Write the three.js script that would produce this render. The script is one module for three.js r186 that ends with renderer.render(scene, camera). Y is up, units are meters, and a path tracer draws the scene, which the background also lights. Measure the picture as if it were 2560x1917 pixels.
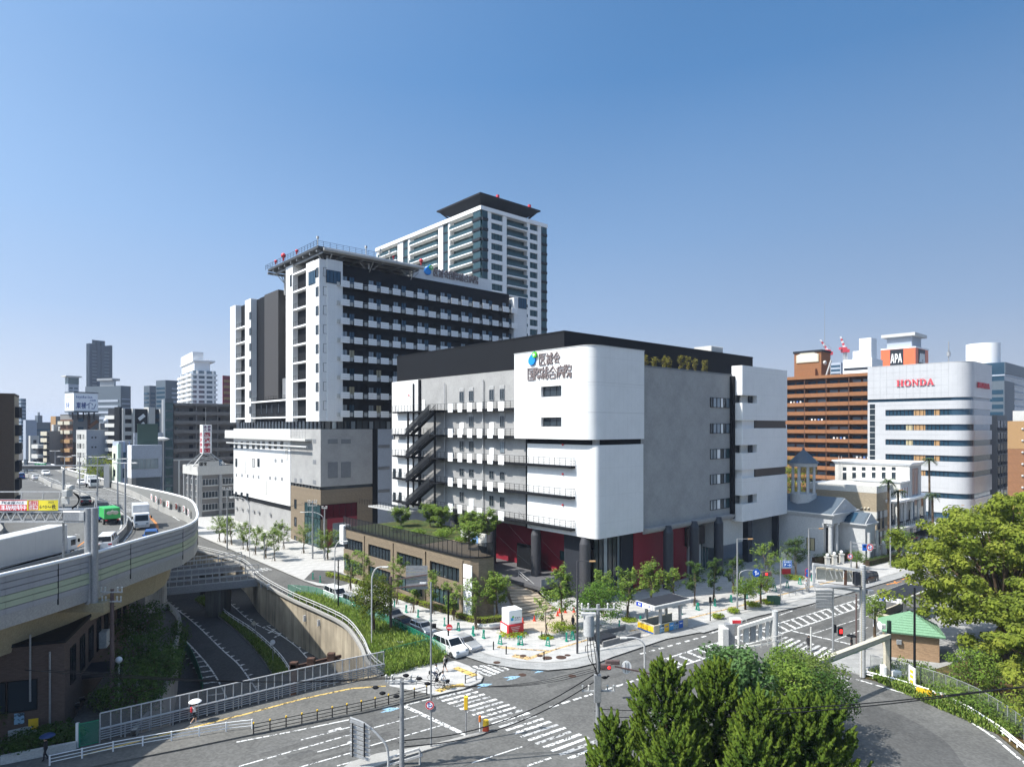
import*as THREE from 'three';
import{mergeGeometries}from 'three/addons/utils/BufferGeometryUtils.js';
import{FontLoader}from 'three/addons/loaders/FontLoader.js';
import{TextGeometry}from 'three/addons/geometries/TextGeometry.js';
import{MarchingCubes}from 'three/addons/objects/MarchingCubes.js';
import{Brush,Evaluator,SUBTRACTION}from 'three-bvh-csg';

// ---------------------------------------------------------------- camera, sky, sun, exposure
const scene=new THREE.Scene();
const F=1620,CH=26,CU=1280,CV=1067;
const camera=new THREE.PerspectiveCamera(2*Math.atan(958.5/F)*180/Math.PI,2560/1917,0.5,6000);
camera.position.set(0,CH,0);
camera.setViewOffset(2560,1917,0,958.5-CV,2560,1917);
const SUN=new THREE.Vector3(-0.74,1,0.27).normalize();
{
const W=1024,Hh=512,d=new Float32Array(W*Hh*4);
const stops=[[-90,.10,.11,.12],[-2,.30,.34,.42],[0,.46,.49,.55],[3,.40,.46,.56],[9,.27,.385,.575],[16,.19,.325,.55],[28,.085,.215,.45],[42,.052,.16,.37],[90,.035,.10,.28]];
for(let y=0;y<Hh;y++){
const el=((y+.5)/Hh-.5)*180;
let i=0;while(i<stops.length-2&&el>stops[i+1][0])i++;
const a=stops[i],b=stops[i+1],t=THREE.MathUtils.clamp((el-a[0])/(b[0]-a[0]),0,1);
for(let x=0;x<W;x++){
const az=((x+.5)/W-.5)*2*Math.PI,ce=Math.cos(el*Math.PI/180);
const dx=Math.cos(az)*ce,dz=Math.sin(az)*ce,dy=Math.sin(el*Math.PI/180);
const c=Math.max(0,dx*SUN.x+dy*SUN.y+dz*SUN.z);
const glow=.36*Math.pow(c,2.2)+1.0*Math.pow(c,9)+4*Math.pow(c,70);
const side=1+.30*(dx*SUN.x+dz*SUN.z)/.79,veil=1+.018*Math.sin(az*5+el*.16+1.5*Math.sin(az*3-el*.09))*Math.sin(el*.23+2*Math.sin(az*2.2));
const west=.07*Math.max(0,-dx)*Math.exp(-Math.max(0,el)/9);
const o=(y*W+x)*4;
for(let k=0;k<3;k++)d[o+k]=(a[k+1]+(b[k+1]-a[k+1])*t)*.76*side*veil+(el>0?glow*[.86,.95,1][k]+west*[1,.95,.88][k]:0);
d[o+3]=1;
}
}
const sky=new THREE.DataTexture(d,W,Hh,THREE.RGBAFormat,THREE.FloatType);
sky.mapping=THREE.EquirectangularReflectionMapping;sky.magFilter=sky.minFilter=THREE.LinearFilter;sky.needsUpdate=true;
scene.background=sky;scene.environment=sky;
}
const sun=new THREE.DirectionalLight(new THREE.Color(1,.955,.88),3.9);
sun.position.copy(SUN).multiplyScalar(400).add(new THREE.Vector3(0,0,-100));sun.target.position.set(0,0,-100);
sun.castShadow=true;sun.shadow.mapSize.set(4096,4096);
Object.assign(sun.shadow.camera,{left:-260,right:260,top:200,bottom:-200,near:1,far:1200});
scene.add(sun,sun.target);
scene.fog=new THREE.FogExp2(new THREE.Color(.62,.72,.9),0.00013);
const renderer=new THREE.WebGLRenderer({antialias:true});
renderer.toneMapping=THREE.LinearToneMapping;renderer.toneMappingExposure=1.86;
renderer.shadowMap.enabled=true;

// ---------------------------------------------------------------- helpers
let seedS=7;
const rnd=()=>{seedS=(seedS+0x6d2b79f5)|0;let t=Math.imul(seedS ^(seedS>>>15),1|seedS);t=(t+Math.imul(t ^(t>>>7),61|t))^ t;return((t ^(t>>>14))>>>0)/4294967296;};
const R=(a,b)=>a+(b-a)*rnd();
const V3=(x,y,z)=>new THREE.Vector3(x,y,z);
const lerp=(a,b,t)=>a+(b-a)*t,PI=Math.PI;
// where the ray through a photo pixel meets the level y: surveying points on the ground
const at=(u,v,y=0)=>{const d=(CH-y)*F/(v-CV);return V3(d*(u-CU)/F,y,-d);};
// a point at a pixel and a known depth
const atD=(u,v,d)=>V3(d*(u-CU)/F,CH-(v-CV)*d/F,-d);
const zm=(ox,oy,s)=>(x,y)=>[ox+x/s,oy+y/s];
const S5=zm(940,800,2.76),S6=zm(1580,800,2.365),S8=zm(600,1280,3.16),SB=zm(600,1500,3.16),SC=zm(1150,1400,3.203),SD=zm(1700,1300,2.572),S1=zm(0,800,3.124),S2=zm(0,1300,2.684),S3=zm(560,440,2.6286),S4=zm(560,1000,4.141),S7=zm(1900,800,2.76),SE=zm(0,1080,4.246),SF=zm(2060,1380,4.358),SG=zm(860,1330,7.2),SH=zm(0,1500,3.687),SI=zm(0,900,4.731),SJ=zm(1250,1250,4.022);
const g=(p,y=0)=>at(p[0],p[1],y);
const TURN=Math.atan2(.6618,.7497);
const O0=V3(11.36,0,-92);
const used={};
const numbered=(n)=>{const k=used[n]=(used[n]??-1)+1;return k?n+'_'+String(k).padStart(3,'0'):n;};
function tag(o,label,category,group,kind){if(label)o.userData.label=label;if(category)o.userData.category=category;if(group)o.userData.group=group;if(kind)o.userData.kind=kind;return o;}
function thing(name,label,category,pos,turn=0,group){
const o=new THREE.Group();o.name=numbered(name);scene.add(o);
if(pos)o.position.set(pos.x??pos[0],pos.y??pos[1],pos.z??pos[2]);o.rotation.y=turn;
return tag(o,label,category,group);
}
const shade=(m)=>{m.castShadow=m.receiveShadow=true;return m;};
function part(parent,name,geo,mat,label){const m=shade(new THREE.Mesh(geo,mat));m.name=name;if(label)m.userData.label=label;parent.add(m);return m;}
function struct(name,geo,mat,kind='structure',label){const m=shade(new THREE.Mesh(geo,mat));m.name=numbered(name);m.userData.kind=kind;if(label)m.userData.label=label;scene.add(m);return m;}
function copyOf(o,label,pos,turn){const c=o.clone();c.name=numbered(o.name.replace(/_\d{3}$/,''));scene.add(c);if(label)c.userData.label=label;if(pos)c.position.set(pos.x??pos[0],pos.y??pos[1],pos.z??pos[2]);if(turn!==undefined)c.rotation.y=turn;return c;}

// uv in metres, by the side a face looks to
function metre(geo){
const q=geo.index?geo.toNonIndexed():geo,p=q.attributes.position,n=q.attributes.normal,uv=new Float32Array(p.count*2);
for(let i=0;i<p.count;i +=3){
const a=V3().fromBufferAttribute(p,i),b=V3().fromBufferAttribute(p,i+1),c=V3().fromBufferAttribute(p,i+2);
const N=b.clone().sub(a).cross(c.clone().sub(a)),ax=Math.abs(N.x),ay=Math.abs(N.y),az=Math.abs(N.z);
for(let k=0;k<3;k++){const P=[a,b,c][k],o=(i+k)*2;if(ay>=ax&&ay>=az){uv[o]=P.x;uv[o+1]=P.z;}else if(ax>=az){uv[o]=P.z;uv[o+1]=P.y;}else{uv[o]=P.x;uv[o+1]=P.y;}}
}
q.setAttribute('uv',new THREE.BufferAttribute(uv,2));return q;
}
class MB{
constructor(){this.l=[];}
add(geo,m){let q=geo.index?geo.toNonIndexed():geo.clone();for(const k of Object.keys(q.attributes))if(k!=='position'&&k!=='normal')q.deleteAttribute(k);if(!q.attributes.normal)q.computeVertexNormals();if(m)q.applyMatrix4(m);this.l.push(q);return this;}
box(x0,x1,y0,y1,z0,z1){const b=new THREE.BoxGeometry(Math.abs(x1-x0),Math.abs(y1-y0),Math.abs(z1-z0));b.translate((x0+x1)/2,(y0+y1)/2,(z0+z1)/2);return this.add(b);}
// box with small chamfers so edges catch light
rbox(x0,x1,y0,y1,z0,z1,r=.03){return this.add(chamfer(Math.abs(x1-x0),Math.abs(y1-y0),Math.abs(z1-z0),r),new THREE.Matrix4().makeTranslation((x0+x1)/2,(y0+y1)/2,(z0+z1)/2));}
bar(a,b,w,h=w){const d=b.clone().sub(a),L=d.length();const m=new THREE.Matrix4(),z=d.clone().normalize(),up=Math.abs(z.y)>.99?V3(1,0,0):V3(0,1,0),x=up.clone().cross(z).normalize(),y=z.clone().cross(x);m.makeBasis(x,y,z).setPosition(a.clone().add(b).multiplyScalar(.5));return this.add(new THREE.BoxGeometry(w,h,L),m);}
rod(a,b,r0,r1=r0,n=8){const d=b.clone().sub(a),L=d.length();const q=new THREE.CylinderGeometry(r1,r0,L,n);const m=new THREE.Matrix4().makeRotationFromQuaternion(new THREE.Quaternion().setFromUnitVectors(V3(0,1,0),d.clone().normalize()));m.setPosition(a.clone().add(b).multiplyScalar(.5));return this.add(q,m);}
tube(pts,r,n=24,k=6){return this.add(new THREE.TubeGeometry(new THREE.CatmullRomCurve3(pts),n,r,k));}
ball(c,r,sx=1,sy=1,sz=1,n=10){return this.add(new THREE.SphereGeometry(r,n,Math.ceil(n*.7)),new THREE.Matrix4().makeScale(sx,sy,sz).setPosition(c));}
prism(shape,depth,m,bevel=0){return this.add(new THREE.ExtrudeGeometry(shape,{depth,bevelEnabled:bevel>0,bevelSize:bevel,bevelThickness:bevel,bevelSegments:1,curveSegments:10}),m);}
// vertical prism over a ground outline of [x, z]
slab(pts,y0,y1){const s=new THREE.Shape(pts.map(([x,z])=>new THREE.Vector2(x,-z)));return this.add(new THREE.ExtrudeGeometry(s,{depth:y1-y0,bevelEnabled:false}),new THREE.Matrix4().makeRotationX(-PI/2).setPosition(0,y0,0));}
tri(a,b,c){const q=new THREE.BufferGeometry();q.setAttribute('position',new THREE.Float32BufferAttribute([a.x,a.y,a.z,b.x,b.y,b.z,c.x,c.y,c.z],3));q.computeVertexNormals();return this.add(q);}
quad(a,b,c,d){return this.tri(a,b,c).tri(a,c,d);}
geo(){const q=this.l.length===1?this.l[0]:mergeGeometries(this.l);this.l=[];return metre(q);}
build(name,mat,parent,label){return part(parent,name,this.geo(),mat,label);}
struct(name,mat,kind,label){return struct(name,this.geo(),mat,kind,label);}
}
const chams={};
function chamfer(w,h,d,r){
const k=[w,h,d,r].map((x)=>x.toFixed(3)).join();if(chams[k])return chams[k];
r=Math.min(r,w/2.2,h/2.2,d/2.2);
const s=new THREE.Shape(),x=w/2-r,y=h/2-r;s.moveTo(-x,-y);s.lineTo(x,-y);s.lineTo(x,y);s.lineTo(-x,y);s.closePath();
const q=new THREE.ExtrudeGeometry(s,{depth:d-2*r,bevelEnabled:true,bevelSize:r,bevelThickness:r,bevelSegments:1,curveSegments:1});q.translate(0,0,-d/2+r);
return chams[k]=q;
}
const cache={};
const shared=(k,f)=>cache[k]??=f();
const boxG=(w,h,d)=>shared('b'+[w,h,d].map((x)=>x.toFixed(2)),()=>new MB().box(-w/2,w/2,0,h,-d/2,d/2).geo());
const P3=(v,y)=>V3(v.x,y??v.y,v.z);
function ribbon(pts,w0,w1,y){
const m=new MB(),n=pts.length,side=pts.map((p,i)=>{const a=pts[Math.max(0,i-1)],b=pts[Math.min(n-1,i+1)];return V3(-(b.z-a.z),0,b.x-a.x).normalize();});
for(let i=0;i<n-1;i++){const q=(k,w)=>V3(pts[k].x+side[k].x*w,pts[k].y+y,pts[k].z+side[k].z*w);m.quad(q(i,w0),q(i,w1),q(i+1,w1),q(i+1,w0));}
return m.l;
}
const poly=(list,y)=>{const s=new THREE.Shape(list.map((p)=>new THREE.Vector2(p.x,-p.z)));return new THREE.ShapeGeometry(s).rotateX(-PI/2).translate(0,y,0);};
const smooth=(pts,n)=>new THREE.CatmullRomCurve3(pts,false,'centripetal').getPoints(n);
const even=(pts,n)=>new THREE.CatmullRomCurve3(pts,false,'centripetal').getSpacedPoints(n);

// ---------------------------------------------------------------- procedural textures
const NZ=256,lattice=new Float32Array(NZ*NZ);for(let i=0;i<NZ*NZ;i++)lattice[i]=rnd();
function vn(x,y,p){const xi=Math.floor(x),yi=Math.floor(y),fx=x-xi,fy=y-yi,w=(a)=>((a%p)+p)%p,L=(a,b)=>lattice[(w(a)*7+w(b)*131+p*17)%(NZ*NZ)];const sx=fx*fx*(3-2*fx),sy=fy*fy*(3-2*fy);return lerp(lerp(L(xi,yi),L(xi+1,yi),sx),lerp(L(xi,yi+1),L(xi+1,yi+1),sx),sy);}
function fbm(u,v,p,oct=4,sx=1,sy=1){let s=0,a=.5,t=0;for(let i=0;i<oct;i++){s +=a*vn(u*p*sx,v*p*sy,p*Math.max(sx,sy));t +=a;a*=.55;p*=2;}return s/t;}
function tex(n,metres,f,srgb=true,my=metres){
const d=new Uint8Array(n*n*4);
for(let y=0;y<n;y++)for(let x=0;x<n;x++){const c=f((x+.5)/n,(y+.5)/n),o=(y*n+x)*4;for(let k=0;k<3;k++)d[o+k]=Math.max(0,Math.min(255,(Array.isArray(c)?c[k]:c)*255));d[o+3]=255;}
const t=new THREE.DataTexture(d,n,n);t.wrapS=t.wrapT=THREE.RepeatWrapping;t.magFilter=t.minFilter=THREE.LinearFilter;t.repeat.set(1/metres,1/my);if(srgb)t.colorSpace=THREE.SRGBColorSpace;t.needsUpdate=true;return t;
}
const lin=(r,gg,b)=>new THREE.Color().setRGB(r,gg,b);
const M={};
const mat=(k,color,rough=.7,extra={})=>M[k]=new THREE.MeshStandardMaterial({name:k,color:Array.isArray(color)?lin(...color):color,roughness:rough,...extra});
const tone=(a,amt)=>(u,v)=>{const q=1-amt+amt*2*(a(u,v)-.5);return[q,q,q];};
const tFine=tex(256,3,tone((u,v)=>fbm(u,v,32,3),.10));
const tRoad=tex(1024,23,(u,v)=>{const q=.80+.16*(fbm(u,v,6,5)-.5)+.22*(fbm(u+.3,v,128,2)-.5)-(fbm(u,v+.5,9,4)>.66?.05:0);return[q,q,q*.985];});
const tConc=tex(512,9,(u,v)=>{const q=.86+.13*(fbm(u,v,5,5)-.5)-((u*5)%1<.008||(v*3)%1<.006?.035:0)+.08*(fbm(u,v,60,2)-.5);return[q,q,q];});
const tStain=tex(512,12,(u,v)=>{const s=fbm(u,v,26,3,2,.12),q=.86+.42*(fbm(u,v,4,4)-.5)-.55*Math.max(0,s-.52)-(fbm(u,.1,20,3)-.5)*.3;return[q,q*.975,q*.93];});
const tPave=tex(512,3.2,(u,v)=>{const n=8,y=v*n,r=Math.floor(y),x=u*4+(r%2)*.5,c=Math.floor(x),fx=x-c,fy=y-r,j=(fx<.025||fy<.05)?.16:0;const h=lattice[(r*31+(c%4)*7)%997];const q=.90-j+.1*(h-.5)+.08*(fbm(u,v,40,2)-.5);return[q,q,q];});
const tTile=tex(512,2.4,(u,v)=>{const n=24,y=v*n,r=Math.floor(y),x=u*8+(r%2)*.5,c=Math.floor(x),j=(x-c<.04||y-r<.1)?.15:0,h=lattice[(r*53+(c%8)*11)%1999];const q=.9-j+.12*(h-.5);return[q,q*.985,q*.96];});
const tPanel=tex(512,8,(u,v)=>{const sx=(u*8)%1,q=.95+.035*(fbm(u,v,6,3)-.5)-(sx<.014?.10:0)-.05*Math.max(0,fbm(u,v,20,3,2,.15)-.55)-((v*2)%1<.007?.09:0);return[q,q,q];});
const tRib=tex(256,2,(u,v)=>{const s=(u*8)%1,q=.9+.10*Math.sin(s*2*PI)+.05*(fbm(u,v,12,3)-.5);return[q,q,q];});
const tGrass=tex(512,6,(u,v)=>{const q=.62+.7*(fbm(u,v,24,4)-.5),y=fbm(u,v+.4,6,3);return[q*(.8+.5*y),q,q*.62];});
const tDirt=tex(512,7,(u,v)=>{const q=.72+.6*(fbm(u,v,12,5)-.5);return[q,q*.95,q*.86];});
const tWear=tex(512,4,(u,v)=>{const k=fbm(u,v,22,4)-.5,q=k<-.10?.42:.93+.12*k;return[q,q,q];});
mat('road',[.165,.163,.159],.93,{map:tRoad,bumpMap:tRoad,bumpScale:.006});
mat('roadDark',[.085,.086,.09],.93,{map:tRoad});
mat('roadPatch',[.12,.12,.12],.95,{map:tRoad});
mat('pave',[.50,.49,.47],.9,{map:tPave});
mat('paveGrey',[.36,.36,.35],.9,{map:tPave});
mat('paveDark',[.24,.24,.245],.8,{map:tPave});
mat('concrete',[.42,.41,.385],.92,{map:tConc});
mat('concreteStain',[.42,.385,.32],.95,{map:tStain,bumpMap:tStain,bumpScale:.015});
mat('concreteDark',[.16,.16,.155],.95,{map:tStain});
mat('city',[.20,.20,.195],.95,{map:tDirt});
mat('cast',[.43,.425,.415],.85,{map:tConc,bumpMap:tConc,bumpScale:.004});
mat('castDark',[.235,.245,.26],.85,{map:tConc});
mat('white',[.80,.80,.79],.45,{map:tPanel});
mat('whitePlain',[.80,.80,.79],.5);
mat('offwhite',[.66,.65,.61],.7,{map:tFine});
mat('cream',[.62,.57,.45],.8,{map:tFine});
mat('dark',[.017,.020,.027],.8,{map:tRib});
mat('darkWall',[.013,.017,.025],.75,{map:tPanel});
mat('black',[.011,.012,.014],.6);
mat('steelDark',[.016,.017,.019],.6,{metalness:.3});
mat('steel',[.40,.41,.42],.45,{metalness:.35,map:tFine});
mat('steelLight',[.56,.56,.55],.5,{map:tFine});
mat('rust',[.12,.062,.045],.8,{map:tDirt});
mat('brownPole',[.13,.085,.08],.6,{map:tFine});
mat('tile',[.25,.20,.142],.75,{map:tTile,bumpMap:tTile,bumpScale:.01});
mat('brick',[.135,.095,.080],.85,{map:tTile,bumpMap:tTile,bumpScale:.012});
mat('red',[.27,.010,.028],.6,{map:tFine});
mat('signRed',[.62,.03,.04],.45);
mat('glass',[.030,.042,.052],.06,{metalness:.2});
mat('glassBlue',[.03,.075,.12],.07,{metalness:.35});
mat('glassGreen',[.04,.085,.095],.07,{metalness:.35});
mat('glassPale',[.22,.27,.31],.1,{metalness:.3});
mat('curtain',[.42,.36,.22],.35);
mat('grey',[.24,.235,.23],.8,{map:tFine});
mat('greyDark',[.05,.05,.054],.85,{map:tFine});
mat('orange',[.31,.135,.055],.8,{map:tTile});
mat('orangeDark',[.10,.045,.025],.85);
mat('tan',[.42,.25,.11],.8,{map:tFine});
mat('brownWall',[.10,.07,.05],.85,{map:tFine});
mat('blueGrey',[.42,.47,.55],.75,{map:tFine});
mat('greenRoof',[.19,.36,.22],.6,{map:tFine});
mat('slate',[.10,.13,.16],.5,{map:tFine});
mat('fenceGreen',[.012,.22,.12],.5);
mat('coneGreen',[.0,.23,.155],.45);
mat('coneRed',[.62,.045,.015],.45);
mat('yellow',[.78,.48,.02],.5);
mat('tactile',[.58,.40,.19],.85,{map:tWear});
mat('paint',[.70,.70,.68],.75,{map:tWear});
mat('paintWorn',[.46,.46,.45],.85,{map:tWear});
mat('crack',[.07,.07,.07],.95);
mat('paintBlue',[.27,.45,.60],.8,{map:tWear});
mat('paintOrange',[.66,.24,.05],.8,{map:tWear});
mat('rubber',[.018,.018,.019],.85);
mat('chrome',[.62,.62,.62],.2,{metalness:.9});
mat('soil',[.09,.065,.04],1,{map:tDirt});
mat('grass',[.10,.16,.035],1,{map:tGrass,bumpMap:tGrass,bumpScale:.08});
mat('bark',[.15,.11,.075],.95,{map:tDirt});
mat('barkPale',[.30,.25,.19],.95,{map:tDirt});
mat('skin',[.50,.31,.22],.6);
mat('blueSign',[.01,.11,.46],.4);
mat('greenSign',[.0,.16,.075],.45);
mat('lampRed',[.9,.02,.02],.4,{emissive:new THREE.Color(1,.02,.02),emissiveIntensity:1.6});
mat('brick2',[.30,.145,.07],.85,{map:tTile});
mat('helipad',[.10,.105,.11],.55,{metalness:.3,map:tFine});
const leafMat=(k,tr=.25)=>M[k]=new THREE.MeshPhysicalMaterial({name:k,color:0xffffff,vertexColors:true,roughness:.96,transmission:tr,thickness:0,specularIntensity:.2});
leafMat('leaf',.38);
leafMat('needle',.2);
for(const[k,v]of[['dark',.011],['darkWall',.012],['black',.008],['steelDark',.008],['greyDark',.032]]){const o=M[k];M[k]=new THREE.MeshPhysicalMaterial({name:k,color:lin(v,v*1.12,v*1.4),roughness:.7,specularIntensity:.3,map:o.map});}
const solid={};const col=(r,gg,b,ro=.5,me=0)=>solid[[r,gg,b,ro,me]]??=new THREE.MeshStandardMaterial({color:lin(r,gg,b),roughness:ro,metalness:me});
// ---------------------------------------------------------------- ground, trench, roads, pavements
const Lw=(a,b,y=0)=>V3(O0.x+.7497*a-.6602*b,y,O0.z-.6618*a-.7511*b);
const trenchY=(d)=>-8+(Math.min(d,165)-68)*.062;
function atT(p){let y=-6;for(let i=0;i<8;i++)y=trenchY(-at(p[0],p[1],y).z);return at(p[0],p[1],y);}
const wallR=smooth([V3(-13.3,0,-67.3),V3(-15.67,0,-71.06),V3(-17.7,0,-76.4),V3(-21.8,0,-84.6),V3(-26.6,0,-90.35),V3(-33.4,0,-97.65),V3(-42.7,0,-109.3),V3(-52,0,-123.5),V3(-70,0,-138.6),V3(-96,0,-156)],40);
const wallL=smooth([V3(-31.8,0,-54.0),V3(-33.6,0,-62),V3(-38,0,-72),V3(-45,0,-87),V3(-54,0,-98),V3(-64,0,-110),V3(-80,0,-126),V3(-104,0,-145)],40);
const hole=[...wallR,...wallL.slice().reverse()];
const holePath=()=>new THREE.Path(hole.map((p)=>new THREE.Vector2(p.x,-p.z)));
function sheet(pts,y,withHole){const s=new THREE.Shape(pts.map(([x,z])=>new THREE.Vector2(x,-z)));if(withHole)s.holes.push(holePath());return metre(new THREE.ShapeGeometry(s).rotateX(-PI/2).translate(0,y,0));}
struct('ground',sheet([[-4000,400],[4000,400],[4000,-5500],[-4000,-5500]],0,true),M.city);
struct('road',sheet([[-110,-20],[140,-20],[260,-240],[-60,-260],[-180,-260],[-110,-100]],.004,true),M.road);
{
const n=wallR.length-1,m=new MB(),w=new MB(),wl=new MB(),cap=new MB();
const ext=(p,q,k)=>V3(p.x+(p.x-q.x)*k,0,p.z+(p.z-q.z)*k);
const RR=[V3(-3,0,-52),...wallR],LL=[V3(-24,0,-38),...wallL];
for(let i=0;i<n+1;i++){
const a=RR[i],b=RR[i+1],c=LL[i],d=LL[i+1],f=(p)=>P3(p,trenchY(-p.z));
m.quad(f(c),f(a),f(b),f(d));
if(i){
w.quad(P3(a,-.02),P3(b,-.02),f(b),f(a));wl.quad(P3(c,-.02),f(c),f(d),P3(d,-.02));
const o=V3(-(b.z-a.z),0,b.x-a.x).normalize().multiplyScalar(-.38);const a2=a.clone().add(o),b2=b.clone().add(o);
cap.quad(P3(a,.35),P3(a2,.35),P3(b2,.35),P3(b,.35)).quad(P3(a,.35),P3(b,.35),P3(b,-.02),P3(a,-.02)).quad(P3(a2,.35),P3(a2,0),P3(b2,0),P3(b2,.35));
const o2=V3(-(d.z-c.z),0,d.x-c.x).normalize().multiplyScalar(.4),c2=c.clone().add(o2),d2=d.clone().add(o2);
if(c.z>-96)wl.quad(P3(c,.7),P3(d,.7),P3(d2,.7),P3(c2,.7)).quad(P3(c,-.02),P3(d,-.02),P3(d,.7),P3(c,.7)).quad(P3(c2,0),P3(c2,.7),P3(d2,.7),P3(d2,0));
}else{w.quad(P3(a,-1.2),P3(b,-1.2),f(b),f(a));wl.quad(P3(c,-1.2),f(c),f(d),P3(d,-1.2));}
}
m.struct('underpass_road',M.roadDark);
const rw=thing('retaining_wall','tall weathered concrete retaining wall along the sunken road, streaked with stains','wall');
w.build('wall_face',M.concreteStain,rw);cap.build('coping',M.concrete,rw);
for(const p of[[505,840],[643,875],[182,575],[258,590]]){const q=S8(...p);const best=wallR.reduce((s,x)=>Math.abs((x.x/-x.z)*F+CU-q[0])<Math.abs((s.x/-s.z)*F+CU-q[0])?x:s);new MB().box(best.x-.3,best.x+.3,0,1.1,best.z+.25,best.z+.4).geo();const y=CH-(q[1]-CV)*-best.z/F;const pl=part(rw,'plate',boxG(.5,.9,.08),M.whitePlain);pl.position.set(best.x-.12,y-.4,best.z+.1);pl.rotation.y=.75;}
const lw=thing('trench_wall','plain concrete wall on the shaded side of the sunken road, topped with ivy','wall');wl.build('wall_face',M.concrete,lw);
const end=new MB(),a=wallR.at(-1),b=wallL.at(-1);end.quad(P3(a,0),P3(b,0),P3(b,-3),P3(a,-3));end.build('end_wall',M.concreteDark,lw);
}
// painted stripe between two ground points
const flat=(m,a,b,w,y)=>{const d=V3(b.x-a.x,0,b.z-a.z).normalize(),s=V3(-d.z*w/2,0,d.x*w/2),q=(p,k)=>V3(p.x+s.x*k,p.y+y,p.z+s.z*k);return m.quad(q(a,1),q(b,1),q(b,-1),q(a,-1));};
const stripe=(a,b,w,y=.009)=>flat(new MB(),a,b,w,y).geo();
function crossing(starts,ends,n,w,label){
const o=thing('crosswalk',label);o.userData.kind='structure';
const[s0,s1,e0,e1]=[...starts,...ends].map((p)=>g(p));
for(let i=0;i<n;i++)part(o,'stripe',stripe(s0.clone().lerp(s1,i/(n-1)),e0.clone().lerp(e1,i/(n-1)),w*R(.78,1)),(i*7)%5<2?M.paintWorn:M.paint);
}
crossing([SB(1550,778),SC(868,1590)],[SB(1838,704),SC(1165,1475)],20,.42,'zebra crossing over the bridge road');
crossing([SB(1780,525),SB(2020,505)],[SB(1980,600),SB(2118,550)],5,.45,'zebra crossing at the mouth of the side street');
crossing([SD(590,800),SD(900,885)],[SD(690,752),SD(985,828)],8,.45,'zebra crossing over the avenue');
crossing([SD(975,985),SD(965,1085)],[SD(1100,1022),SD(1005,1085)],6,.45,'zebra crossing over the curved road');
crossing([S8(325,462),S8(445,497)],[S8(470,448),S8(590,478)],7,.45,'zebra crossing by the clinic driveway');
crossing([S8(30,462),S8(190,440)],[S8(80,485),S8(246,458)],6,.45,'zebra crossing beyond the footbridge');
function lines(name,mt,list,y=.009){const m=new MB();for(const[w,...p]of list)for(let i=0;i<p.length-1;i++)flat(m,p[i],p[i+1],w,y);return m.struct(name,mt);}
const B2=(...l)=>l.map((p)=>g(SB(...p))),D2=(...l)=>l.map((p)=>g(SD(...p))),C2=(...l)=>l.map((p)=>g(SC(...p)));
const dash=(a,b,n,on=.55)=>Array.from({length:n},(_,i)=>[a.clone().lerp(b,i/n),a.clone().lerp(b,(i+on)/n)]);
const hA=D2([-170,915],[650,660],[1500,408]),hB=D2([-60,960],[700,714],[1525,440]);
lines('road_marking',M.paint,[
[.18,...B2([-30,1122],[400,1040],[860,945])],[.15,...B2([480,1105],[880,1000])],[.16,...B2([-40,1322],[300,1225],[880,1060])],[.15,...B2([610,1200],[870,1130])],
[.15,...B2([1010,1020],[1420,910])],[.15,...B2([1030,1150],[1590,990])],[.15,...B2([470,1320],[870,1208])],[.15,...B2([765,1310],[1250,1180])],
[.45,...B2([1300,838],[1790,1068])],[.16,...B2([1235,850],[1530,772])],[.13,...B2([1830,1287],[2230,1158])],
[.42,...B2([700,1042],[800,1012])],[.32,...B2([845,1130],[880,1120])],
...dash(...C2([720,1180],[1490,935]),9,.72).map((q)=>[.28,...q]),...dash(...C2([1445,752],[2000,600]),8).map((q)=>[.3,...q]),...dash(...C2([530,1650],[740,1580]),1,.95).map((q)=>[.2,...q]),
[.14,...D2([850,732],[1215,615])],[.14,...D2([1000,772],[1210,690])],[.14,...D2([1290,585],[1470,513])],[.14,...D2([1330,570],[1480,540])],[.35,...D2([720,712],[1115,802])],[.13,...D2([838,552],[868,542])],
[.3,...D2([110,712],[270,674])],[.3,...D2([148,720],[300,682])],[.3,...D2([190,730],[300,696])],[.2,...D2([640,612],[725,583])],
[.3,...D2([1235,392],[1300,378])],[.3,...D2([1270,368],[1330,352])],[.25,...D2([1330,372],[1380,352])],[.3,...D2([1200,402],[1240,398])],[.25,...D2([1380,380],[1450,360])],
[.25,...D2([1130,1022],[1350,1086],[1600,1160],[1820,1262],[2030,1402],[2240,1580])],[.25,...D2([990,1368],[1050,1445],[1090,1520],[1112,1590])],
[.14,...D2([958,1142],[1098,1065])],
[.13,...S8pts([398,573],[480,608])],[.2,...S8pts([1820,1125],[1905,1112])],[.2,...S8pts([2050,1220],[2118,1250])],[.2,...S8pts([1950,1190],[1968,1196])],
]);
function S8pts(...l){return l.map((p)=>g(S8(...p)));}
{
const o=thing('road_hatching','white hatched strip down the middle of the avenue');o.userData.kind='structure';
const m=new MB();for(const h of[hA,hB])for(let i=0;i<h.length-1;i++)flat(m,h[i],h[i+1],.26,.0095);m.build('edge_line',M.paint,o);
const at1=(h,t)=>h[0].clone().lerp(h[2],t);
for(let i=0;i<34;i++)part(o,'stripe',stripe(at1(hA,(i+.2)/35),at1(hB,(i+.25)/35),.42),M.paint);
}
lines('orange_marking',M.paintOrange,[[.35,...D2([1330,415],[1425,395])],[.3,...D2([1380,392],[1395,410])],[.3,...D2([1425,383],[1515,362])],[.3,...D2([1485,470],[1515,448])],[.5,...S8pts([288,440],[330,437])]],.011);
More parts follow.
